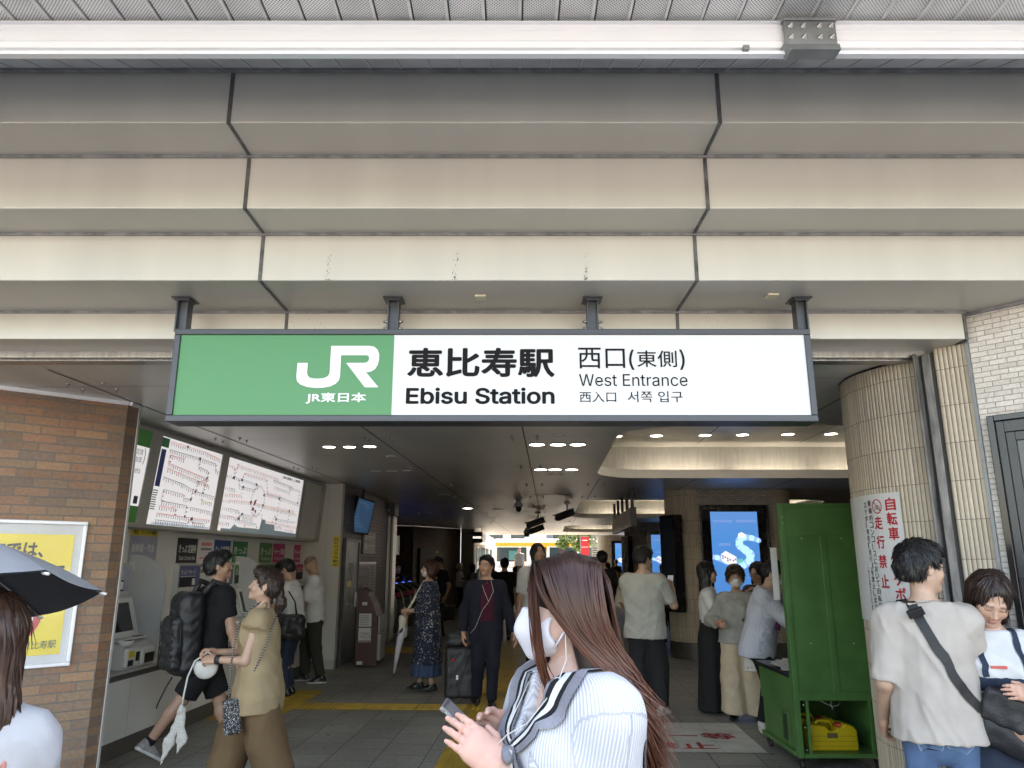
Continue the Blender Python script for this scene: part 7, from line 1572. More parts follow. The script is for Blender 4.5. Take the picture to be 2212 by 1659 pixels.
G = Grow((.08, -.26, .46), (.30, .05, .78), .006); rt = rotm(0, 0, 0).T; a = .15; rr2 = np.array([[1, 0, 0], [0, math.cos(a), math.sin(a)], [0, -math.sin(a), math.cos(a)]]); G.box((.205, -.12, .62), (.024, .056, .115), .01, rot=rr2, rd=.02); pplace('pouch', G, p_pais, pc_)
m = MB(); m.use(stripes('cord_twist', (.02, .02, .02), (.35, .33, .3), 60, (0, 0, 1))); m.tube([(.205, -.15, .73), (.19, -.16, .95), (.14, -.15, 1.15), (.07, -.13, 1.28), (.045, -.02, 1.36)], .0055, 6); m.tube([(.205, -.075, .73), (.20, .0, .90), (.19, .08, 1.1), (.10, .11, 1.28)], .0055, 6); m.build('cord', pc_, local=True)
# ---- young man at the machine with a black tote
Y1 = Person('young man in white shirt stooping at a ticket machine with a black tote', (-2.84, 9.95, .004), R(-92), 1.66, lean=.20, pitch=R(32), hands=[v3(.10, -.42, 1.02), v3(-.12, -.45, 1.05)], elbows=[v3(.5, 1, -.5), v3(-.5, 1, -.5)], skin=SK1, res=.013, hres=.007, hip=(0, .06, .525))
finish(Y1, c_wht, c_djean, l_blk, None, topk=dict(sleeve=.75, hem=.47), hk=dict(g=.018, seed=8, fringe=.01))
tb = empty('tote_bag', tuple(L2W(Y1, (.3, .05, .7))), 'large black tote bag hanging from the shoulder of the young man in white', 'tote bag'); tb.rotation_euler = (0, 0, Y1.face); tb.location = Y1.pos
G = Grow((.1, -.26, .5), (.44, .38, 1.1), .011); G.box((.27, .05, .84), (.085, .22, .155), .04, rd=.06); pplace('bag', G, b_nyl, tb, .008, 5, wl=.12)
m = MB(); m.use(c_strap)
for d in (-.05, .05): m.tube([(.27+d*.3, -.08, .97), (.24, -.10, 1.16), (.20, -.12, 1.33), (.215, .0, 1.30), (.25, .12, 1.15), (.27+d*.3, .16, .98)], .009, 6)
m.use(steel); 
for y in (-.1, -.07, .13, .16): m.lathe([(.008, 0), (.006, .006), (0, .007)], (.345, y, .95), 8, ((0, 1, 0), (0, 0, 1), (1, 0, 0)))
m.build('handles', tb, local=True)
# ---- bald man
Bm = Person('bald man in loose white T-shirt and dark olive trousers at the last ticket machine', (-2.80, 11.0, .004), R(-80), 1.72, lean=.07, pitch=R(38), hands=[v3(.10, -.40, 1.06), v3(-.10, -.42, 1.10)], elbows=[v3(.5, 1, -.5), v3(-.5, 1, -.5)], skin=(.42, .26, .18), res=.013, hres=.007, feet=[(.12, .12, 0, .1), (-.12, -.12, 0, -.1)])
finish(Bm, c_wht, c_olive, l_blk, r_wht, None, topk=dict(sleeve=.95, hem=.47, g=.03, sg=.036), bk=dict(bald=(.10, .075, .06), beard=.2), botk=dict(g=.028))
Bm.tube('wristwatch', [Bm.wr[0]-v3(0, -.03, .0), Bm.wr[0]-v3(0, .01, 0)], .034, c_strap, 12)
# ---- woman in the floral coat
Fw = Person('woman in navy floral long coat and blue skirt with a white mask, looking up left', (-1.12, 10.35, .004), R(-88), 1.64, False, pitch=R(-9), yaw=R(-5), hands=[v3(.12, -.26, 1.0), v3(-.15, -.25, .98)], elbows=[v3(.6, 1, -.4), v3(-.6, 1, -.4)], feet=[(.08, .06, 0, .1), (-.08, -.12, 0, -.1)], skin=SK1, res=.012, hres=.006, build=1.12)
finish(Fw, None, c_blue, l_blk, mblack, H_RED, 'long', .03, kind='skirt', botk=dict(z0=.115, r0=.19, r1=.25), bk=dict(curl=(1.2, 1.0)), hk=dict(g=.010, seed=2))
Fw.top(p_flor, hem=.205, g=.034, sleeve=1.5, sg=.032, name='coat', wr=.004, end=.07, flare=.02); Fw.mask(k_wht)
G = Fw.dom([Fw.P-.3, Fw.P+.3, v3(0, 0, .3)], .06, .012); G.cone(Fw.P, v3(0, 0, .25), .20, .245, .05, flat=((0, 1, 0), .85)); G.cut((0, 0, -1), -.34); G.cut((0, 0, 1), .92); Fw.part('coat_skirt', G, p_flor, .006, .12, 5)
uf = empty('folded_umbrella', tuple(L2W(Fw, (.17, -.32, .4))), 'folded pale umbrella with black trim held by the woman in the floral coat', 'umbrella'); uf.rotation_euler = (0, 0, Fw.face); uf.location = Fw.pos
uw = mat('umbrella_pale', (.42, .40, .42), .6, var=.15); m = MB(); m.use(uw); m.tube([(.18, -.28, .80), (.18, -.33, .72), (.18, -.37, .50), (.18, -.41, .24)], [.020, .05, .035, .010], 12); m.build('canopy', uf, local=True); m = MB(); m.use(mblack); m.tube([(.18, -.41, .24), (.18, -.42, .19)], .007, 6); m.tube([(.18, -.31, .78), (.21, -.33, .76), (.20, -.36, .70)], .02, 6); m.use(l_brn); m.tube([(.18, -.28, .80), (.18, -.26, .92), (.16, -.25, 1.0)], .009, 8); m.build('handle', uf, local=True)
cb = empty('canvas_bag', tuple(L2W(Fw, (-.05, -.35, .7))), 'cream canvas bag on a long strap across the floral coat', 'bag'); cb.rotation_euler = (0, 0, Fw.face); cb.location = Fw.pos
G = Grow((-.2, -.52, .62), (.2, -.22, 1.0), .01); G.box((-.02, -.33, .80), (.11, .05, .15), .03, rd=.045); pplace('bag', G, c_cream, cb, .006, 7); m = MB(); m.use(c_cream); m.tube([(.10, -.31, .93), (.16, -.20, 1.12), (.12, -.06, 1.38), (.03, .09, 1.37), (-.12, .14, 1.18)], .016, 6, flat=((1, 0, 0), .5)); m.build('strap', cb, local=True)
# ---- businessman with suitcase
Bz = Person('businessman in dark navy suit and wine shirt with glasses walking forward', (-.31, 9.25, .004), R(8), 1.69, yaw=R(-34), pitch=R(-3), feet=[(.06, -.12, .0, .05), (-.09, .14, .02, -.1, .15)], hands=[v3(.34, .0, .80), v3(-.26, .10, .82)], elbows=[v3(.6, 1, 0), v3(-.6, 1, 0)], skin=(.50, .29, .20), res=.011, hres=.005)
finish(Bz, c_wine, c_navy, l_blk, None, H_BLACK, 'short', 0, topk=dict(hem=.56, sleeve=0, g=.012, vneck=.05), bk=dict(beard=.45), hk=dict(g=.011, seed=6, fringe=-.012), botk=dict(g=.022, t1=1.97))
G = Bz.dom([Bz.P-.25, Bz.P+.25, Bz.N]+Bz.sh+Bz.wr, .12, .010); Bz.torso(G, .026, k=.06); G.cone(Bz.P, Bz.P-Bz.u*.16, .19, .20, .05, flat=(Bz.F, .72)); [Bz.arm(G, i, .022, t1=1.97, k=.03) for i in (0, 1)]; G.cut(Bz.u, 0, p0=Bz.N+v3(0, 0, .008)); G.cut((0, 0, -1), -.72)
G.cone(Bz.N+v3(0, -.14, .06), Bz.N+v3(0, -.16, -.20), .062, .072, .012, 's'); G.cone(Bz.N+v3(0, -.16, -.18), Bz.P+v3(0, -.16, .06), .075, .088, .012, 's'); G.cone(Bz.P+v3(0, -.16, .08), Bz.P+v3(0, -.19, -.22), .09, .13, .012, 's'); G.cone(Bz.N-v3(0, 0, .03), Bz.N+v3(0, 0, .05), .06, .058, .004, 's'); Bz.part('jacket', G, c_navy, .003, .12, 8)
G = Bz.dom([Bz.P-.2, Bz.P+.2], .08, .009); G.cone(Bz.P+v3(0, 0, .105), Bz.P+v3(0, 0, .118), .168, .168, .0, flat=(Bz.F, .72)); G.cut((0, 0, 1), Bz.P[2]+.128); G.cut((0, 0, -1), -(Bz.P[2]+.098)); Bz.part('belt', G, l_blk); Bz.glasses(k_glass)
Bz.tube('earphone_cord', [Bz.H(.082, .0, -.012), Bz.H(.075, -.05, -.10), Bz.N+v3(.07, -.15, -.12), Bz.N+v3(.01, -.175, -.24), Bz.P+v3(-.06, -.17, .20), Bz.P+v3(-.14, -.13, -.0), Bz.P+v3(-.19, -.06, -.07)], .0026, r_wht, 6); Bz.tube('earphone_cord', [Bz.H(-.075, -.03, -.03), Bz.H(-.06, -.06, -.12), Bz.N+v3(-.04, -.16, -.12), Bz.N+v3(.01, -.175, -.24)], .0026, r_wht, 6)
sc_ = empty('suitcase', (-.62, 9.5, .004), 'black wheeled suitcase with tan trim pulled by the businessman', 'suitcase'); sc_.rotation_euler = (0, 0, R(8))
G = Grow((-.25, -.2, 0), (.25, .2, .75), .011); G.box((0, 0, .35), (.19, .12, .29), .03, rd=.04); pplace('shell', G, b_nyl, sc_, .003, 4); m = MB(); m.use(l_brn); m.tube([(.12, -.13, .60), (.13, -.125, .30)], .010, 6); m.use(mat('tag_red', (.4, .02, .02), .5)); m.lathe([(.022, 0), (.02, .01), (0, .012)], (-.10, -.12, .50), 12, ((1, 0, 0), (0, 0, 1), (0, -1, 0))); m.use(sw); m.box((-.05, -.123, .30), (.025, .004, .05)); m.build('trim', sc_, local=True)
m = MB(); m.use(mblack); [m.tube([(x-.015, y, .03), (x+.015, y, .03)], .03, 10) for x in (-.15, .15) for y in (-.07, .07)]; m.build('wheels', sc_, local=True); m = MB(); m.use(steel); m.tube([(.06, .09, .62), (.04, .0, .83), (.16, -.02, .83), (.18, .09, .62)], .008, 6); m.build('pull_handle', sc_, local=True)
G = Grow((-.22, -.2, .6), (.2, .2, .9), .011); G.box((-.06, .0, .72), (.12, .10, .09), .03, rd=.06); pplace('top_bag', G, b_nyl, sc_, .006, 6)
# ---- tall long-haired man behind the masked woman
Tl = Person('tall man with long dark hair in white T-shirt and backpack straps', (.36, 10.2, .004), R(4), 1.87, yaw=R(14), pitch=R(-6), roll=R(-4), skin=SK2, res=.013, hres=.0058, hands=[v3(.30, -.05, .85), v3(-.30, -.02, .86)], feet=[(.1, -.1, 0, 0), (-.1, .12, 0, 0)], build=1.05)
finish(Tl, c_wht, c_blk2, l_blk, None, H_BLACK, 'long', .10, topk=dict(sleeve=.8, g=.025, sg=.03), hk=dict(g=.014, seed=5, fringe=-.02), bk=dict(beard=.3))
Tl.tube('backpack_strap', [Tl.sh[1]+v3(.04, .10, .02), Tl.sh[1]+v3(.05, -.03, .075), Tl.sh[1]+v3(.06, -.14, -.05), Tl.sh[1]+v3(.03, -.14, -.22)], .018, b_nyl, 8, flat=((1, 0, 0), 1)); Tl.tube('backpack_strap', [Tl.sh[0]+v3(-.04, .10, .02), Tl.sh[0]+v3(-.05, -.03, .075), Tl.sh[0]+v3(-.06, -.14, -.05), Tl.sh[0]+v3(-.03, -.14, -.22)], .018, b_nyl, 8, flat=((1, 0, 0), 1))
# ---- man in grey T-shirt seen from behind
Gt = Person('man in sage grey T-shirt and black trousers seen from behind, holding a phone', (1.50, 8.75, .004), R(158), 1.79, yaw=R(-38), pitch=R(8), hands=[v3(.02, -.26, 1.20), v3(-.27, -.30, 1.33)], elbows=[v3(.3, .4, -.9), v3(-.35, .5, -.9)], feet=[(.10, .0, 0, .1), (-.13, -.06, 0, -.4)], skin=SK1, res=.010, hres=.0055)
finish(Gt, c_lgr, c_char, s_wht, r_wht, H_BLACK, 'short', 0, topk=dict(sleeve=.82, g=.030, sg=.028, hem=.45, wr=.006, flare=.025), hk=dict(g=.020, seed=7), botk=dict(g=.03, r=(.100, .115, .088), t1=1.97, wr=.006), bk=dict(curl=(.8, .9)))
ph2 = empty('phone', tuple(L2W(Gt, (-.2, -.36, 1.38))), 'dark phone held up by the man in the sage grey T-shirt', 'phone'); ph2.rotation_euler = (0, 0, Gt.face); ph2.location = Gt.pos; m = MB(); m.use(black); m.box((-.24, -.37, 1.42), (.075, .009, .15), ((1, 0, 0), (0, .85, .5), (0, -.5, .85)), .004); m.build('case', ph2, local=True); m = MB(); m.use(glow('phone_page', (.25, .28, .32), .15)); m.box((-.24, -.3645, 1.4235), (.066, .002, .135), ((1, 0, 0), (0, .85, .5), (0, -.5, .85))); m.build('display', ph2, local=True)
# ---- person in black with cream tote and jeans
Jn = Person('tall person in black top and jeans seen from behind with a cream tote bag', (1.55, 13.1, .004), R(176), 1.80, skin=SK1, res=.014, hres=.008, hands=[v3(.3, 0, .85), v3(-.3, -.02, 1.0)]); finish(Jn, c_blk, c_jean, l_blk, None, topk=dict(sleeve=.8), hk=dict(g=.018, seed=9))
tt_ = empty('cream_tote', tuple(L2W(Jn, (-.32, 0, .8))), 'large cream tote bag with tan base hanging from a person in black', 'tote bag'); tt_.rotation_euler = (0, 0, Jn.face); tt_.location = Jn.pos
rr3 = rotm(0, 0, R(-14)).T; G = Grow((-.75, -.2, .65), (-.1, .35, 1.35), .012); G.box((-.40, .10, 1.02), (.20, .09, .17), .02, rot=rr3, rd=.03); pplace('bag', G, c_cream, tt_, .006, 9); G = Grow((-.75, -.2, .65), (-.1, .35, 1.35), .012); G.box((-.43, .10, .895), (.205, .094, .045), .02, rot=rr3, rd=.02); pplace('base', G, l_brn, tt_); m = MB(); m.use(l_brn); m.tube([(-.46, .02, 1.18), (-.30, .0, 1.42), (-.22, .02, 1.49), (-.24, .10, 1.46), (-.28, .15, 1.2)], .010, 6); m.build('handle', tt_, local=True)
# ---- three women by the near pillar
La = Person('woman with long black hair, glasses, white T-shirt and long black skirt facing right', (2.27, 8.9, .004), R(72), 1.61, False, yaw=R(12), hands=[v3(-.02, -.33, 1.02), v3(-.13, -.32, 1.03)], elbows=[v3(.6, .8, -.5), v3(-.6, .8, -.5)], skin=SK1, res=.010, hres=.0055)
finish(La, c_wht, c_blk2, l_blk, None, H_BLACK, 'long', .34, kind='skirt', topk=dict(sleeve=.62, hem=.575, g=.008), botk=dict(z0=.02, r0=.172, r1=.20, top_=.615), hk=dict(g=.010, seed=11), bk=dict(curl=(.7, .7))); La.glasses(k_glass)
Lb = Person('older woman with short brown hair, white mask, grey blouse and wide beige trousers', (2.48, 8.5, .004), R(-18), 1.555, False, yaw=R(6), hands=[v3(.13, -.22, .92), v3(-.20, -.22, .99)], elbows=[v3(.6, .8, -.3), v3(-.6, .8, -.3)], skin=SK2, res=.010, hres=.0052, build=1.06, feet=[(.14, .0, 0, .25), (-.10, -.06, 0, -.25)])
finish(Lb, p_lin, c_bge, l_blk, None, H_BROWN, 'short', 0, topk=dict(sleeve=1.7, hem=.50, g=.034, sg=.034, flare=.02), botk=dict(r=(.12, .12, .135), t1=1.95, g=.03, wr=.006), hk=dict(g=.024, fringe=.02, seed=12)); Lb.mask(k_wht); Lb.glasses(k_glass)
Lb.tube('shoulder_strap', [Lb.sh[0]+v3(-.02, .08, .0), Lb.sh[0]+v3(-.03, -.02, .055), Lb.sh[0]+v3(-.06, -.12, -.08), Lb.Wst+v3(.05, -.15, .05)], .009, c_strap, 6)
pb_ = empty('paper_bag', (2.50, 8.10, .55), 'white paper carrier bag held by the older masked woman', 'paper bag'); pb_.rotation_euler = (0, 0, R(-15)); m = MB(); m.use(mat('paper_white', (.58, .57, .53), .6)); m.b2((-.10, -.04, 0), (.10, .04, .27), .002); m.tube([(-.06, -.04, .27), (-.04, -.04, .36), (.04, -.04, .36), (.06, -.04, .27)], .004, 6); m.use(mat('paper_print', (.4, .36, .3), .7)); [m.b2((-.08+k*.04, -.0415, .02+.01*(k % 2)), (-.06+k*.04, -.0402, .045)) for k in range(4)]; m.build('bag', pb_, local=True)
Lc = Person('woman with glasses and long dark hair in black with a grey cardigan, looking down', (3.18, 9.9, .004), R(-35), 1.60, False, pitch=R(20), yaw=R(-15), roll=R(8), hands=[v3(.02, -.24, 1.20), v3(-.08, -.24, 1.24)], elbows=[v3(.7, .5, -.8), v3(-.7, .5, -.8)], skin=SK1, res=.012, hres=.006); finish(Lc, cloth('knit_grey', (.06, .058, .055)), c_blk, l_blk, None, H_BLACK, 'long', .30, topk=dict(sleeve=1.85, g=.024, sg=.03), hk=dict(g=.012, seed=13)); Lc.glasses(k_glass)
Ls = Person('person in striped shirt bending over the green kiosk desk', (2.62, 7.95, .004), R(58), 1.66, lean=.26, pitch=R(30), feet=[(.14, .10, 0, .2), (-.10, .08, 0, -1.1)], hands=[v3(.16, -.52, .86), v3(-.06, -.50, .84)], elbows=[v3(.5, .4, -.8), v3(-.5, .4, -.8)], skin=SK3, res=.010, hres=.006, hip=(0, .10, .52), build=1.05)
finish(Ls, None, c_blk, s_wht, r_wht, H_BLACK, 'short', topk={}, botk=dict(g=.018)); Ls.top(p_stripe, hem=.42, g=.035, sleeve=1.75, sg=.034, flare=.03, wr=.005, hemslope=-.2); Ls.mask(k_wht)
Ls.tube('bag_strap', [Ls.sh[1]+v3(.08, .08, .03), Ls.sh[1]+v3(.07, -.04, .06), Ls.sh[1]+v3(.08, -.12, -.06), Ls.sh[1]+v3(.10, -.10, -.32)], .026, mat('strap_plum', (.09, .025, .07), .6), 6, flat=((1, 0, 0), 1))
# ---- couple at the right edge
Rm = Person('man in taupe T-shirt and blue jeans seen from behind with a black cross-body strap', (2.04, 3.82, .004), R(166), 1.72, yaw=R(-72), pitch=R(4), hands=[v3(.215, -.14, .88), v3(-.16, -.33, 1.06)], elbows=[v3(.3, 1, -.1), v3(-.5, .6, -.5)], skin=(.47, .30, .21), res=.0085, hres=.0042, build=.88, feet=[(.11, .02, 0, .1), (-.11, 0, 0, -.1)])
finish(Rm, None, c_jean, s_wht, r_wht, H_BLACK, 'short', 0, botk=dict(g=.004, top_=.57, wr=.003), hk=dict(g=.020, seed=21, res=.0038), bk=dict(curl=(.6, .6)))
def Rmfold(V): return V
Rm_shirt = Rm.top(c_tau, hem=.478, g=.022, sleeve=[1.0, 1.02], sg=.026, wr=.0065, flare=.022, seed=14, name='shirt'); Rm.glasses(k_glass, .020)
Rm_j = [o for o in S.objects if o.parent == Rm.root and o.name.startswith('trousers')][0]; den2 = cloth('denim_pocket', (.10, .175, .31), .8, .2, bs=600); stc = cloth('denim_stitch', (.28, .36, .50))
for sg in (1, -1): m = MB([den2, stc]); drape(m, Rm_j, [tuple(Rm.P+v3(sg*.085, .2, -.005)), tuple(Rm.P+v3(sg*.088, .2, -.07)), tuple(Rm.P+v3(sg*.088, .2, -.155))], .066, .005, [(-1, -.9, 1), (-.9, .9, 0), (.9, 1, 1)], 12, [(0, 1), (.75, 1), (1, .5)]); Rm.mbpart('back_pocket', m)
cbg = empty('crossbody_bag', tuple(L2W(Rm, (-.3, -.05, .95))), 'black cross-body bag with wide strap and a red tag worn by the man in taupe', 'bag'); cbg.rotation_euler = (0, 0, Rm.face); cbg.location = Rm.pos
def onback(x, z, off): return None
G = Grow((-.54, -.22, .68), (-.06, .32, 1.14), .008); a_ = R(-18); G.box((-.29, .075, .915), (.14, .060, .135), .03, rot=rotm(R(-25), 0, R(-20)).T, rd=.045); pplace('bag', G, b_nyl, cbg, .006, 6); G = Grow((-.54, -.22, .70), (-.08, .34, 1.18), .008); G.box((-.285, .138, .97), (.130, .02, .075), .02, rot=rotm(R(-25), 0, R(-20)).T, rd=.018); pplace('flap', G, b_nyl, cbg, .004, 7); m = MB(); m.use(mat('tag_scarlet', (.50, .03, .04), .5)); ra_ = rotm(R(-25), 0, R(-20)); m.box((-.345, .170, .94), (.075, .004, .04), ra_.T); m.build('tag', cbg, local=True)
m = MB(); m.use(c_strap); drape(m, Rm_shirt, [(.10, -.12, 1.30), (.095, -.09, 1.40), (.085, -.01, 1.46), (.075, .08, 1.43), (.045, .16, 1.34), (.0, .19, 1.25), (-.06, .2, 1.15), (-.12, .2, 1.06), (-.19, .16, .99), (-.25, .06, .94)], .024, .007)
m.use(steel); m.box((-.215, .108, .972), (.05, .012, .03), rotm(R(-40), 0, R(-40)).T); m.build('strap', cbg, local=True)
m = MB(); m.use(c_strap); m.box((.075, .135, 1.405), (.075, .02, .04), rotm(0, R(-30), R(25)).T, .004); m.build('buckle', cbg, local=True)
Rw = Person('woman with dark bob in white T-shirt and denim pinafore looking down beside the stone wall', (2.36, 3.86, .004), R(-14), 1.565, False, pitch=R(38), yaw=R(-4), roll=R(8), lean=.04, hands=[v3(.05, -.28, 1.06), v3(-.03, -.21, .90)], elbows=[v3(1, .4, -.6), v3(-.6, .8, -.3)], skin=(.52, .32, .23), res=.009, hres=.0045, build=1.1)
finish(Rw, None, None, l_blk, None, hairmat('hair_bob', (.016, .012, .011), (.03, .016, .011)), 'long', .10, hk=dict(g=.013, seed=17), bk=dict(curl=(.5, .6), eyes=False))
Rw.skirt(c_djean, .16, .20, .27, top_=.665, name='pinafore_skirt', folds=11); G = Rw.dom([Rw.Wst-.2, Rw.N+.0], .1, .009); Rw.torso(G, .026, hips=True, shoulders=False); G.cut(Rw.u, 0, p0=Rw.Ch+Rw.u*.0); G.cut(-Rw.u, 0, p0=Rw.P); Rw.part('pinafore_bib', G, c_djean, .003, .1)
Rw_s = Rw.top(c_wht, sleeve=.92, hem=.56, g=.016, sg=.028, wr=.005)
for sg in (1, -1): m = MB(); m.use(c_djean); drape(m, Rw_s, [tuple(Rw.Ch+v3(sg*.08, -.15, .0)), tuple(Rw.N+v3(sg*.085, -.09, -.02)), tuple(Rw.N+v3(sg*.085, .0, .03)), tuple(Rw.N+v3(sg*.075, .08, -.02)), tuple(Rw.Ch+v3(sg*.05, .15, .02))], .014, .006); Rw.mbpart('pinafore_strap', m)
wv = (Rw.wr[0]-Rw.el[0]); wv /= np.linalg.norm(wv); Rw.tube('wristwatch', [Rw.wr[0]-wv*.04, Rw.wr[0]-wv*.008], .032, c_strap, 14); pr = MB(); pr.use(mat('pen_red', (.5, .08, .06), .4)); pr.box((-.03, -.175, 1.16), (.07, .012, .012)); Rw.mbpart('pen', pr)
# ---- people far inside
def far(lab, px, Y, face, h, topm, botm, hairm=H_BLACK, hs='short', ln=0, male=True, pz=0, **k):
    p = at(px, 1212, Y); tk = dict(sleeve=.7); tk.update(k.pop('topk', {})); hands = k.pop('hands', None); msk = k.pop('mask', False); sk = k.pop('skirt', None)
    P = Person(lab, (p.x, Y, .004+pz), R(face), h, male, hands=hands, skin=SK2, res=.017 if Y < 25 else .022, hres=.009 if Y < 25 else .012, **k)
    finish(P, topm, botm, l_blk, None, hairm, hs, ln, topk=tk, kind='skirt' if sk else 'trousers', botk=sk or {}, hk=dict(g=.016))
    if msk: P.mask(k_wht)
    return P
Pp = far('man in black polo shirt looking down beside the fare gates with a black bag', 951, 17.6, -48, 1.73, c_blk, c_blk, pitch=R(25), hands=[v3(.26, -.03, .86), v3(-.03, -.26, 1.36)])
bb_ = empty('black_bag', tuple(L2W(Pp, (.3, 0, .3))), 'black soft bag carried low by the man in black polo shirt', 'bag'); bb_.rotation_euler = (0, 0, Pp.face); bb_.location = Pp.pos; G = Grow((.05, -.35, .2), (.55, .3, .95), .016); G.box((.30, -.02, .50), (.07, .20, .15), .03, rd=.05); pplace('bag', G, b_nyl, bb_, .006, 3); m = MB(); m.use(c_strap); m.tube([(.30, -.12, .63), (.28, -.04, .80), (.30, .08, .63)], .01, 6); m.build('handle', bb_, local=True)
pt = MB(); pt.use(mat('towel_pink', (.42, .16, .25), .9)); q = L2W(Pp, (-.03, -.30, 1.46)); pt.lathe([(.03, -.14), (.075, -.05), (.06, .05), (.02, .10)], q, 10); tag(pt.build('pink_towel'), 'pink towel held up by the man in black polo shirt', 'towel')
far('person in black T-shirt and cap seen from behind, in the middle of the hall', 1090, 16.6, 178, 1.68, c_blk, c_blk2, topk=dict(sleeve=.8, g=.03))
far('white-haired person in white top and black trousers at a counter', 993, 27.8, 70, 1.52, c_wht, c_blk, H_WHITE, 'short', 0, False, topk=dict(sleeve=1.8), hands=[v3(.1, -.3, 1.0), v3(-.1, -.3, 1.0)])
far('person in grey top beside the white-haired person', 1022, 26.6, 150, 1.5, c_gry, c_gry, H_BLACK, 'long', .08, False)
far('young man with tousled dark hair in white shirt behind the businessman', 1043, 21.5, -55, 1.72, c_wht, c_blk)
far('man in dark grey shirt standing on the steps in front of the bus', 1122, 39.2, 10, 1.74, cloth('cloth_slate', (.10, .11, .12)), c_blk, pz=.58)
far('masked person in dark clothes behind the fare gates holding a phone', 860, 21.6, 20, 1.55, c_blk, c_blk, H_BLACK, 'short', 0, False, mask=True, hands=[v3(.2, -.1, .9), v3(-.12, -.3, 1.15)], topk=dict(sleeve=1.8))
far('person in tan top bent over, far down the hall near the bus', 1112, 26, 170, 1.42, cloth('cloth_tan', (.22, .15, .10)), c_blk, lean=.2)
far('short person in dark clothes far down the hall beside the tan top', 1064, 31, 175, 1.5, c_char, c_blk, H_BLACK, 'long', .1, False)
far('dark silhouetted person standing before the farthest blue screen', 1331, 34.5, 180, 1.70, c_blk, c_blk)
far('person with black bobbed hair in front of the farthest blue screen', 1313, 29, 170, 1.55, c_blk2, c_blk, H_BLACK, 'long', .1, False)
Wg = far('woman with black hair in grey shirt and black trousers facing the middle pillar', 1436, 15.2, 160, 1.58, c_gry, c_blk, H_BLACK, 'long', .06, False, topk=dict(sleeve=.95, g=.03, hem=.45)); 
far('person in cream top with a black backpack strap half hidden by the side screen', 1462, 17.4, -100, 1.62, c_cream, c_blk, H_BLACK, 'short', 0, False)
ct = empty('service_counter', (-1.75, 28.2, 0), 'small pale counter with a dark top beside the white-haired person', 'counter'); m = MB(); m.use(M_('counter_grey', (.28, .27, .25), .5)); m.b2((-1.75, 27.6, .004), (-1.45, 28.4, 1.0), .01); m.build('body', ct); m = MB(); m.use(mblack); m.b2((-1.82, 27.55, 1.0), (-1.40, 28.45, 1.06), .005); m.build('top', ct)
m = MB(); m.use(M_('step_concrete', (.25, .24, .22), .8)); [m.b2((-1.0, 37.6+k*.35, 0), (2.2, 40.5, .145*(k+1))) for k in range(4)]; m.build('steps', kind='structure')
# ================================================================ woman with the mask and phone, closest to the camera
rib = bpy.data.materials.new('rib_knit'); rib.use_nodes = True; nt = rib.node_tree; b = nt.nodes['Principled BSDF']; L = nt.links.new
ra_n = N(nt, 'Attribute'); ra_n.attribute_name = 'ribu'; sn = N(nt, 'Math', operation='SINE'); L(ra_n.outputs['Fac'], sn.inputs[0]); mr = N(nt, 'MapRange'); mr.inputs['From Min'].default_value = -1; L(sn.outputs[0], mr.inputs[0]); mx = N(nt, 'Mix', data_type='RGBA'); L(mr.outputs[0], mx.inputs[0]); mx.inputs[6].default_value = (.36, .365, .39, 1); mx.inputs[7].default_value = (.55, .55, .57, 1); L(mx.outputs[2], b.inputs['Base Color']); b.inputs['Roughness'].default_value = .9; bu = N(nt, 'Bump'); bu.inputs['Strength'].default_value = .6; bu.inputs['Distance'].default_value = .002; L(mr.outputs[0], bu.inputs['Height']); L(bu.outputs[0], b.inputs['Normal'])
c_colg = cloth('collar_grey', (.20, .20, .22), .9, .25, .6, bs=260)
Hf = R(-62); Hp = Vector((.160, 2.02, .004))
dl = lambda v: np.array(Matrix.Rotation(-Hf, 3, 'Z') @ Vector(v))
wl_ = np.array(Matrix.Rotation(-Hf, 3, 'Z') @ (Vector((-.025, 1.935, 1.165))-Hp)); wr_ = np.array(Matrix.Rotation(-Hf, 3, 'Z') @ (Vector((.03, 2.10, 1.19))-Hp))
Hw = Person('woman with long brown hair and white mask in white ribbed cardigan holding a phone', tuple(Hp), Hf, 1.63, False, yaw=R(-32), pitch=R(6), lean=.02, hands=[wl_, wr_], elbows=[v3(.55, .9, -.6), v3(-.9, .5, -.4)], skin=(.50, .315, .245), res=.0065, hres=.0032, build=1.13)
Hw.hscale = 1.16; Hw.spread = .45; Hw.bodymesh(curl=(.30, .5), hdir=(dl((-.72, -.02, .62)), dl((-.80, -.25, .52))), hn=(dl((-.50, .85, -.10)), dl((-.35, -.92, .05))), thumb=(.8, .8))
sh_ = Hw.top(rib, hem=.45, g=.018, sleeve=1.12, sg=.050, name='cardigan', vneck=.20, wr=.0030, seed=31, flare=.01)
co_ = np.zeros(len(sh_.data.vertices)*3); sh_.data.vertices.foreach_get('co', co_); co_ = co_.reshape(-1, 3)
def segd(p, a, b_): t = np.clip((p-a)@(b_-a)/((b_-a)@(b_-a)), 0, 1); q = p-a-t[:, None]*(b_-a); return np.linalg.norm(q, axis=1), q
ru_ = np.arctan2(co_[:, 0]-Hw.P[0], -(co_[:, 1]-Hw.P[1]))*.15*1100
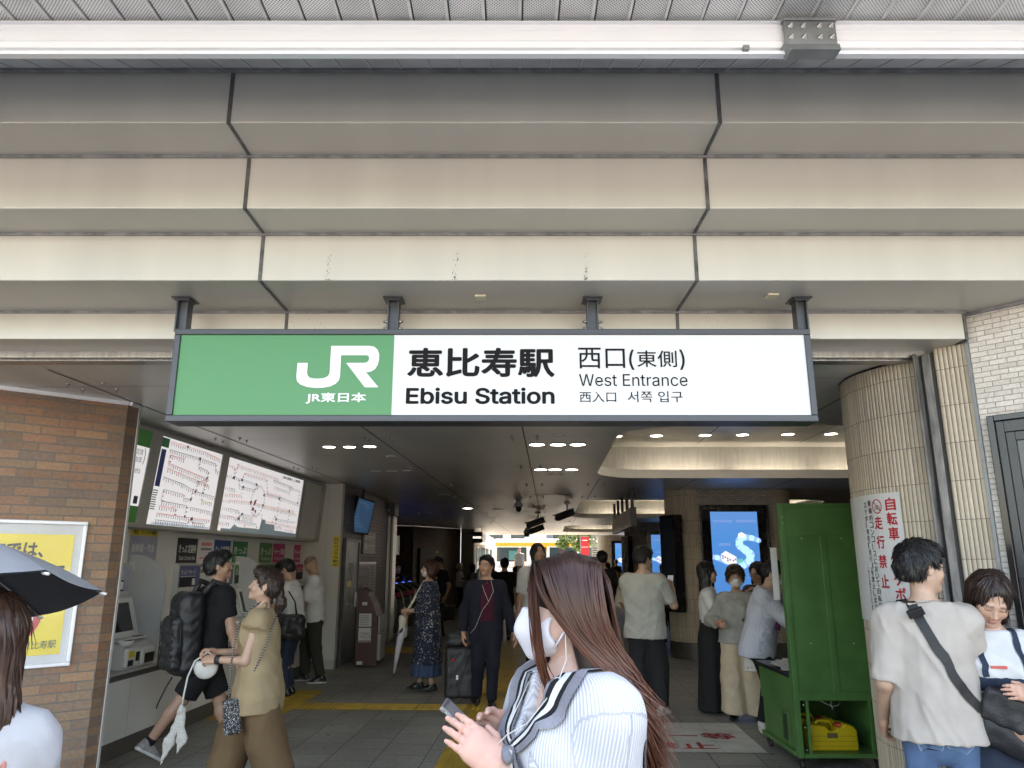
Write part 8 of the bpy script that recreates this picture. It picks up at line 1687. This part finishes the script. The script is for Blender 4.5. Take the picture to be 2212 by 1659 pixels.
for i in (0, 1):
    a, e, w_ = Hw.sh[i], Hw.el[i], Hw.wr[i]; d1, q1 = segd(co_, a+(e-a)*.12, e); d2, q2 = segd(co_, e, w_); q = np.where((d1 < d2)[:, None], q1, q2); d_ = np.minimum(d1, d2); ax_ = (e-a)/np.linalg.norm(e-a); x_ = np.cross(ax_, v3(0, 1, 0)); x_ /= np.linalg.norm(x_); y_ = np.cross(ax_, x_); on = (d_/.078 < np.hypot(co_[:, 0]-Hw.P[0], (co_[:, 1]-Hw.P[1])*1.25)/.165) & ((co_[:, 0] > .08) if i == 0 else (co_[:, 0] < -.08)); ru_[on] = (np.arctan2(q@y_, -(q@x_))*.065*1100)[on]
at_ = sh_.data.attributes.new('ribu', 'FLOAT', 'POINT'); at_.data.foreach_set('value', ru_.astype(np.float32))
Hw.skirt(cloth('skirt_black', (.02, .02, .022)), .25, .18, .26, top_=.60); Hw.shoes(l_blk); 
G = Hw.dom([Hw.hc-.14, Hw.hc+.12], .03, .003); rt = Hw.hr.T; H = Hw.H; G.ell(H(0, -.034, -.052), (.073, .080, .070), .01, 'u', rt); G.cone(H(0, -.080, -.016), H(0, -.104, -.048), .032, .022, .03); G.cone(H(0, -.102, -.05), H(0, -.088, -.105), .022, .022, .03)
G.cut(Hw.hr@v3(0, .30, 1), 0, .006, p0=H(0, -.09, .004)); G.cut(Hw.hr@v3(0, .55, -1), 0, .006, p0=H(0, -.03, -.114)); G.cut(Hw.hr@v3(0, 1, 0), 0, .006, p0=H(0, -.026, 0)); G.ell(H(.07, -.008, -.055), (.03, .032, .036), .006, 's', rt); Hw.part('mask', G, k_wht, .0005, .05)
for sg in (1, -1): b_ = MB(); b_.use(k_wht); b_.tube([tuple(H(sg*.066, -.035, -.012)), tuple(H(sg*.078, -.012, .006)), tuple(H(sg*.084, .016, .022))], .0030, 6, flat=((0, 0, 1), .8)); b_.tube([tuple(H(sg*.060, -.034, -.098)), tuple(H(sg*.076, -.008, -.065)), tuple(H(sg*.084, .018, -.04))], .0030, 6); b_.build('ear_loop', Hw.root, local=True)
# sailor collar: striped bands draped over the cardigan and tied at the chest
N0, F_ = Hw.N, Hw.F; mats_ = [c_colg, c_blk, c_wht]
kn_ = N0+v3(-.005, -.155, -.165)
m = MB(list(mats_)); bd_ = [(-1, -.25, 0), (-.25, .05, 1), (.05, .42, 2), (.42, .74, 1), (.74, 1.02, 0)]
drape(m, sh_, [tuple(N0+v3(.012, .085, -.005)), tuple(N0+v3(.065, .050, .0)), tuple(N0+v3(.092, -.02, -.015)), tuple(N0+v3(.085, -.10, -.07)), tuple(N0+v3(.050, -.15, -.13)), tuple(kn_)], .046, .009, bd_, 36, [(0, 1), (.35, 1.25), (.6, 1.15), (1, .35)])
bd2 = [(-e1, -e0, k) for e0, e1, k in bd_]
drape(m, sh_, [tuple(N0+v3(-.012, .085, -.005)), tuple(N0+v3(-.065, .050, .0)), tuple(N0+v3(-.092, -.02, -.015)), tuple(N0+v3(-.085, -.10, -.07)), tuple(N0+v3(-.050, -.15, -.13)), tuple(kn_)], .046, .009, bd2, 36, [(0, 1), (.35, 1.25), (.6, 1.15), (1, .35)])
drape(m, sh_, [tuple(kn_), tuple(kn_+v3(.035, -.03, -.05)), tuple(kn_+v3(.085, -.03, -.085))], .034, .016, [(-1, -.2, 0), (-.2, .1, 1), (.1, .5, 2), (.5, 1, 0)], 14, [(0, .5), (.6, 1.1), (1, .8)])
drape(m, sh_, [tuple(kn_), tuple(kn_+v3(-.01, -.03, -.09)), tuple(kn_+v3(-.02, -.03, -.19))], .036, .020, [(-1, -.2, 2), (-.2, .2, 1), (.2, .5, 2), (.5, 1, 0)], 14, [(0, .5), (.5, 1.1), (1, 1)])
Hw.mbpart('sailor_collar', m)
G = Hw.dom([kn_-.04, kn_+.04], .03, .004); G.ell(kn_+v3(.0, -.018, -.01), (.022, .016, .020), .01); G.cone(kn_+v3(-.02, -.030, .0), kn_+v3(.018, -.034, -.014), .013, .013, .006); Hw.part('collar_knot', G, c_colg, .0006, .02, 5)
# hair: a solid mass under several hundred separate flat locks
hairH = bpy.data.materials.new('hair_locks'); hairH.use_nodes = True; nt = hairH.node_tree; b = nt.nodes['Principled BSDF']; a_ = N(nt, 'VertexColor'); a_.layer_name = 'tone'; nt.links.new(a_.outputs[0], b.inputs['Base Color']); b.inputs['Roughness'].default_value = .36; b.inputs['Specular IOR Level'].default_value = .28
G = Grow(Hw.hc-v3(.16, .17, .48), Hw.hc+v3(.16, .28, .17), .006); H = Hw.H; rt = Hw.hr.T
G.ell(H(0, .016, .036), v3(.086, .106, .094), .01, 'u', rt); G.cone(H(.0, .070, .02), H(0, .085, -.20), .078, .060, .04, flat=(Hw.hr@v3(0, 1, 0), .62))
for sg in (1, -1): G.cone(H(sg*.060, .030, .02), H(sg*.072, .055, -.20), .034, .028, .03)
G.cone(H(0, -.22, -.06), H(0, -.135, .035), .10, .072, .01, 's'); G.cone(H(0, -.12, -.14), H(0, -.125, .03), .060, .062, .01, 's')
V, Q = G.mesh(); V = smoothv(V, Q, 2); cb0 = np.tile(v3(.010, .007, .007), (len(V), 1)); z_ = np.clip((Hw.hc[2]-V[:, 2])/.4, 0, 1)[:, None]; cb0 = cb0*(1-z_)+v3(.030, .012, .008)*z_
vs, fs, cs = [], [], []; rs = np.random.RandomState(77)
def lock(K, w, lift, tone, n=15):
    """one tapering lock through the guide points K (head space, body space below the chin)"""
    K = np.array(K); t = np.linspace(0, 1, len(K)); tt2 = np.linspace(0, 1, n); C = np.stack([np.interp(tt2, t, K[:, i]) for i in range(3)], 1)
    for _ in range(3): C[1:-1] = (C[:-2]+2*C[1:-1]+C[2:])/4
    b0 = len(vs); ctr = Hw.hc+Hw.hr@v3(0, .03, 0)
    for i in range(n):
        T = C[min(i+1, n-1)]-C[max(i-1, 0)]; T /= np.linalg.norm(T)+1e-9; o = C[i]-ctr; o[2] *= .25; o -= T*(o@T); o /= np.linalg.norm(o)+1e-9; sd_ = np.cross(T, o); ww = w*(1-.8*(i/(n-1))**3)*(.45+.55*min(1, i/3)); p = C[i]+o*lift
        vs.extend([p-sd_*ww, p+o*ww*.35, p+sd_*ww]); k = min(1, i/(n-1)); c = (v3(.020, .011, .0095)*(1-k)+v3(.105, .037, .020)*k**1.1)*tone; cs.extend([c, c*1.05, c])
        if i: q = b0+i*3; fs.extend([(q-3, q-2, q+1, q), (q-2, q-1, q+2, q+1)])
B2 = lambda x, y, z: Hw.N+v3(x, y, z)
for sg in (1, -1):
    for k in range(900 if sg > 0 else 350):
        u = rs.rand()**.9; j = lambda s_=.004: rs.normal(0, s_, 3); top = H(sg*.006, -.058+.165*u, .124-.045*max(0, u-.6)*2.2-.012*(1-u)**2)
        side = H(sg*(.086+.006*math.sin(u*3)), -.036+.130*u, .040); low = H(sg*.092, -.012+.105*u, -.060); nk = B2(sg*(.098-.012*u), -.022+.115*u, .045); end_z = -.09-.21*rs.rand()**.7
        e1 = B2(sg*(.138-.03*u), .055+.085*u, -.012); e2 = B2(sg*(.165-.09*rs.rand()), .135+.06*rs.rand(), end_z)
        if u < .10: side = H(sg*.085, -.055, .045); low = H(sg*.090, -.012, -.02)
        lock([top+j(.002), H(sg*.056, -.052+.152*u, .108)+j(.002), side+j(), low+j(), nk+j(.005), e1+j(.008), e2+j(.008)], rs.uniform(.0018, .0042), rs.uniform(.003, .013), rs.uniform(.7, 1.3))
    for k in range(70 if sg > 0 else 30):       # locks falling over the side of the face
        j = lambda s_=.003: rs.normal(0, s_, 3); q = rs.rand()
        lock([H(sg*.006, -.066+.03*q, .118)+j(.002), H(sg*.054, -.078+.024*q, .085)+j(.002), H(sg*.080, -.082+.024*q, .025)+j(), H(sg*.086, -.084+.022*q, -.05)+j(), H(sg*.082, -.080+.022*q, -.125)+j(.004), H(sg*.070, -.066+.026*q, -.17-.06*rs.rand())+j(.006)], rs.uniform(.0012, .003), rs.uniform(.001, .005), rs.uniform(.6, 1.5))
for k in range(300):                             # back of the head
    x = rs.uniform(-.07, .07); j = lambda s_=.004: rs.normal(0, s_, 3)
    lock([H(x*.2, .09, .105)+j(), H(x*.9, .115, .06)+j(), H(x*1.1, .122, -.03)+j(), B2(x*1.15, .105, .0)+j(.006), B2(x*1.2, .14, -.12)+j(.008), B2(x*1.2, .15, -.22-.16*rs.rand())+j(.01)], rs.uniform(.002, .0045), rs.uniform(.002, .008), rs.uniform(.5, 1.5))
pmesh('hair', np.concatenate([V, np.array(vs)]), np.concatenate([Q, np.array(fs)+len(V)]), hairH, Hw.root, None, np.concatenate([cb0, np.array(cs)]))
# earphone cords
Hw.tube('earphone_cord', [H(.082, .012, -.02), H(.083, -.002, -.075), H(.076, -.006, -.125), B2(.066, -.085, -.02), B2(.045, -.155, -.10), B2(.0, -.185, -.13), B2(-.06, -.23, -.20), B2(-.07, -.27, -.30)], .0016, r_wht, 6)
Hw.tube('earphone_cord', [B2(-.04, -.10, -.02), B2(-.02, -.155, -.09), B2(-.01, -.18, -.125)], .0016, r_wht, 6)
pal = MB(); pal.use(mat('strap_pale', (.50, .455, .475), .6)); drape(pal, sh_, [tuple(B2(.135, .02, -.055)), tuple(B2(.150, .075, -.12)), tuple(B2(.15, .10, -.22)), tuple(B2(.14, .11, -.36))], .016, .010); Hw.mbpart('bag_strap', pal)
# phone
pc = at(979, 1540, 2.02); a1 = Vector((-.75, 0, .66)).normalized(); w1 = Vector((.12, .99, .10)); w1 = (w1-a1*w1.dot(a1)).normalized(); n1 = a1.cross(w1)
pho = empty('phone', tuple(pc), 'phone in a clear case held in both hands by the masked woman in white', 'phone')
cc = pc-a1*.042
m = MB(); m.use(mat('phone_glassy_back', (.30, .40, .42), .15, .3, var=.25, vs=30)); m.box(cc, (.146, .070, .008), (a1, w1, n1), .003); m.build('body', pho); m = MB(); m.use(mat('phone_case', (.16, .15, .15), .2, coat=.6)); m.box(cc+a1*.069, (.016, .074, .012), (a1, w1, n1), .004); m.box(cc-n1*.004, (.150, .074, .004), (a1, w1, n1), .0015); m.build('case', pho)
m = MB(); m.use(black); m.box(cc+n1*.0045 if n1.z > 0 else cc-n1*.0045, (.138, .063, .001), (a1, w1, n1)); m.build('display', pho)
# ================================================================ woman under the silver umbrella at the left edge
Uw = Person('woman with long straight brown hair in white top under a silver umbrella', (-1.34, 1.98, .004), R(196), 1.53, False, hands=[v3(.25, .0, .80), v3(-.02, -.28, 1.0)], elbows=[v3(.5, 1, 0), v3(-.7, .6, -.6)], skin=SK1, res=.010, hres=.005)
finish(Uw, cloth('cloth_white_soft', (.36, .36, .37)), c_djean, l_blk, None, hairmat('hair_long_brown', (.034, .020, .015), (.05, .026, .018)), 'long', .20, topk=dict(sleeve=.5, g=.014, sg=.02, wr=.006), hk=dict(g=.012, seed=41))
for sg in (1, -1): Uw.tube('bag_strap', [Uw.sh[0 if sg > 0 else 1]*v3(.8, 1, 1)+v3(0, .08, -.05), Uw.sh[0 if sg > 0 else 1]*v3(.8, 1, 1)+v3(0, .02, .042), Uw.sh[0 if sg > 0 else 1]*v3(.8, 1, 1)+v3(0, -.08, -.02)], .007, mat('strap_rose', (.40, .16, .13), .6), 6)
um = empty('umbrella', (-1.60, 2.0, 1.05), 'open silver umbrella with black lining at the left edge', 'umbrella')
uc = Vector((-1.63, 1.98, 1.535)); ux = Matrix.Rotation(R(-8), 3, 'X') @ Matrix.Rotation(R(-9), 3, 'Y'); UR = .51; nr_ = 8; ph0 = R(-14)
silv = mat('umbrella_silver', (.23, .24, .255), .42, .25, var=.05, vs=4, bump=.05, bs=300); blk_l = mat('umbrella_lining', (.006, .006, .008), .7)
for nm, mm, off in (('canopy', silv, 0), ('lining', blk_l, -.004)):
    m = MB(); m.use(mm); m.smooth = True; NR, NA = 10, 8; vv = []
    for i in range(NR+1):
        r_ = i/NR
        for a in range(nr_*NA):
            t = a/NA; f = t-math.floor(t); ang = ph0+t*2*math.pi/nr_; sag = 4*f*(1-f); rad = UR*r_*(1-.075*sag*r_**1.5); z = .20*(1-r_**1.9)-.012*sag*r_+off; vv.append(uc+ux @ Vector((rad*math.cos(ang), rad*math.sin(ang), z)))
    n = nr_*NA; m.add(vv, [(i*n+a, i*n+(a+1) % n, (i+1)*n+(a+1) % n, (i+1)*n+a) for i in range(NR) for a in range(n)]); m.build(nm, um)
for k in range(nr_):
    m = MB(); m.use(steel); a = ph0+k*2*math.pi/nr_; m.tube([uc+ux @ Vector((UR*q*math.cos(a), UR*q*math.sin(a), .20*(1-q**1.9)-.010)) for q in (0, .3, .6, .85, 1.0)], .0022, 6); m.use(r_wht); m.tube([uc+ux @ Vector((UR*.985*math.cos(a), UR*.985*math.sin(a), -.006)), uc+ux @ Vector((UR*1.02*math.cos(a), UR*1.02*math.sin(a), -.012))], .004, 6); m.build('rib', um)
m = MB(); m.use(steel); hd_ = L2W(Uw, tuple(Uw.wr[1])); tp_ = uc+ux @ Vector((0, 0, .24)); m.tube([tp_, hd_+Vector((0, 0, -.02))], .006, 8); m.use(mblack); m.tube([hd_+(tp_-hd_).normalized()*.05, hd_-(tp_-hd_).normalized()*.10], .013, 10); m.build('shaft', um)
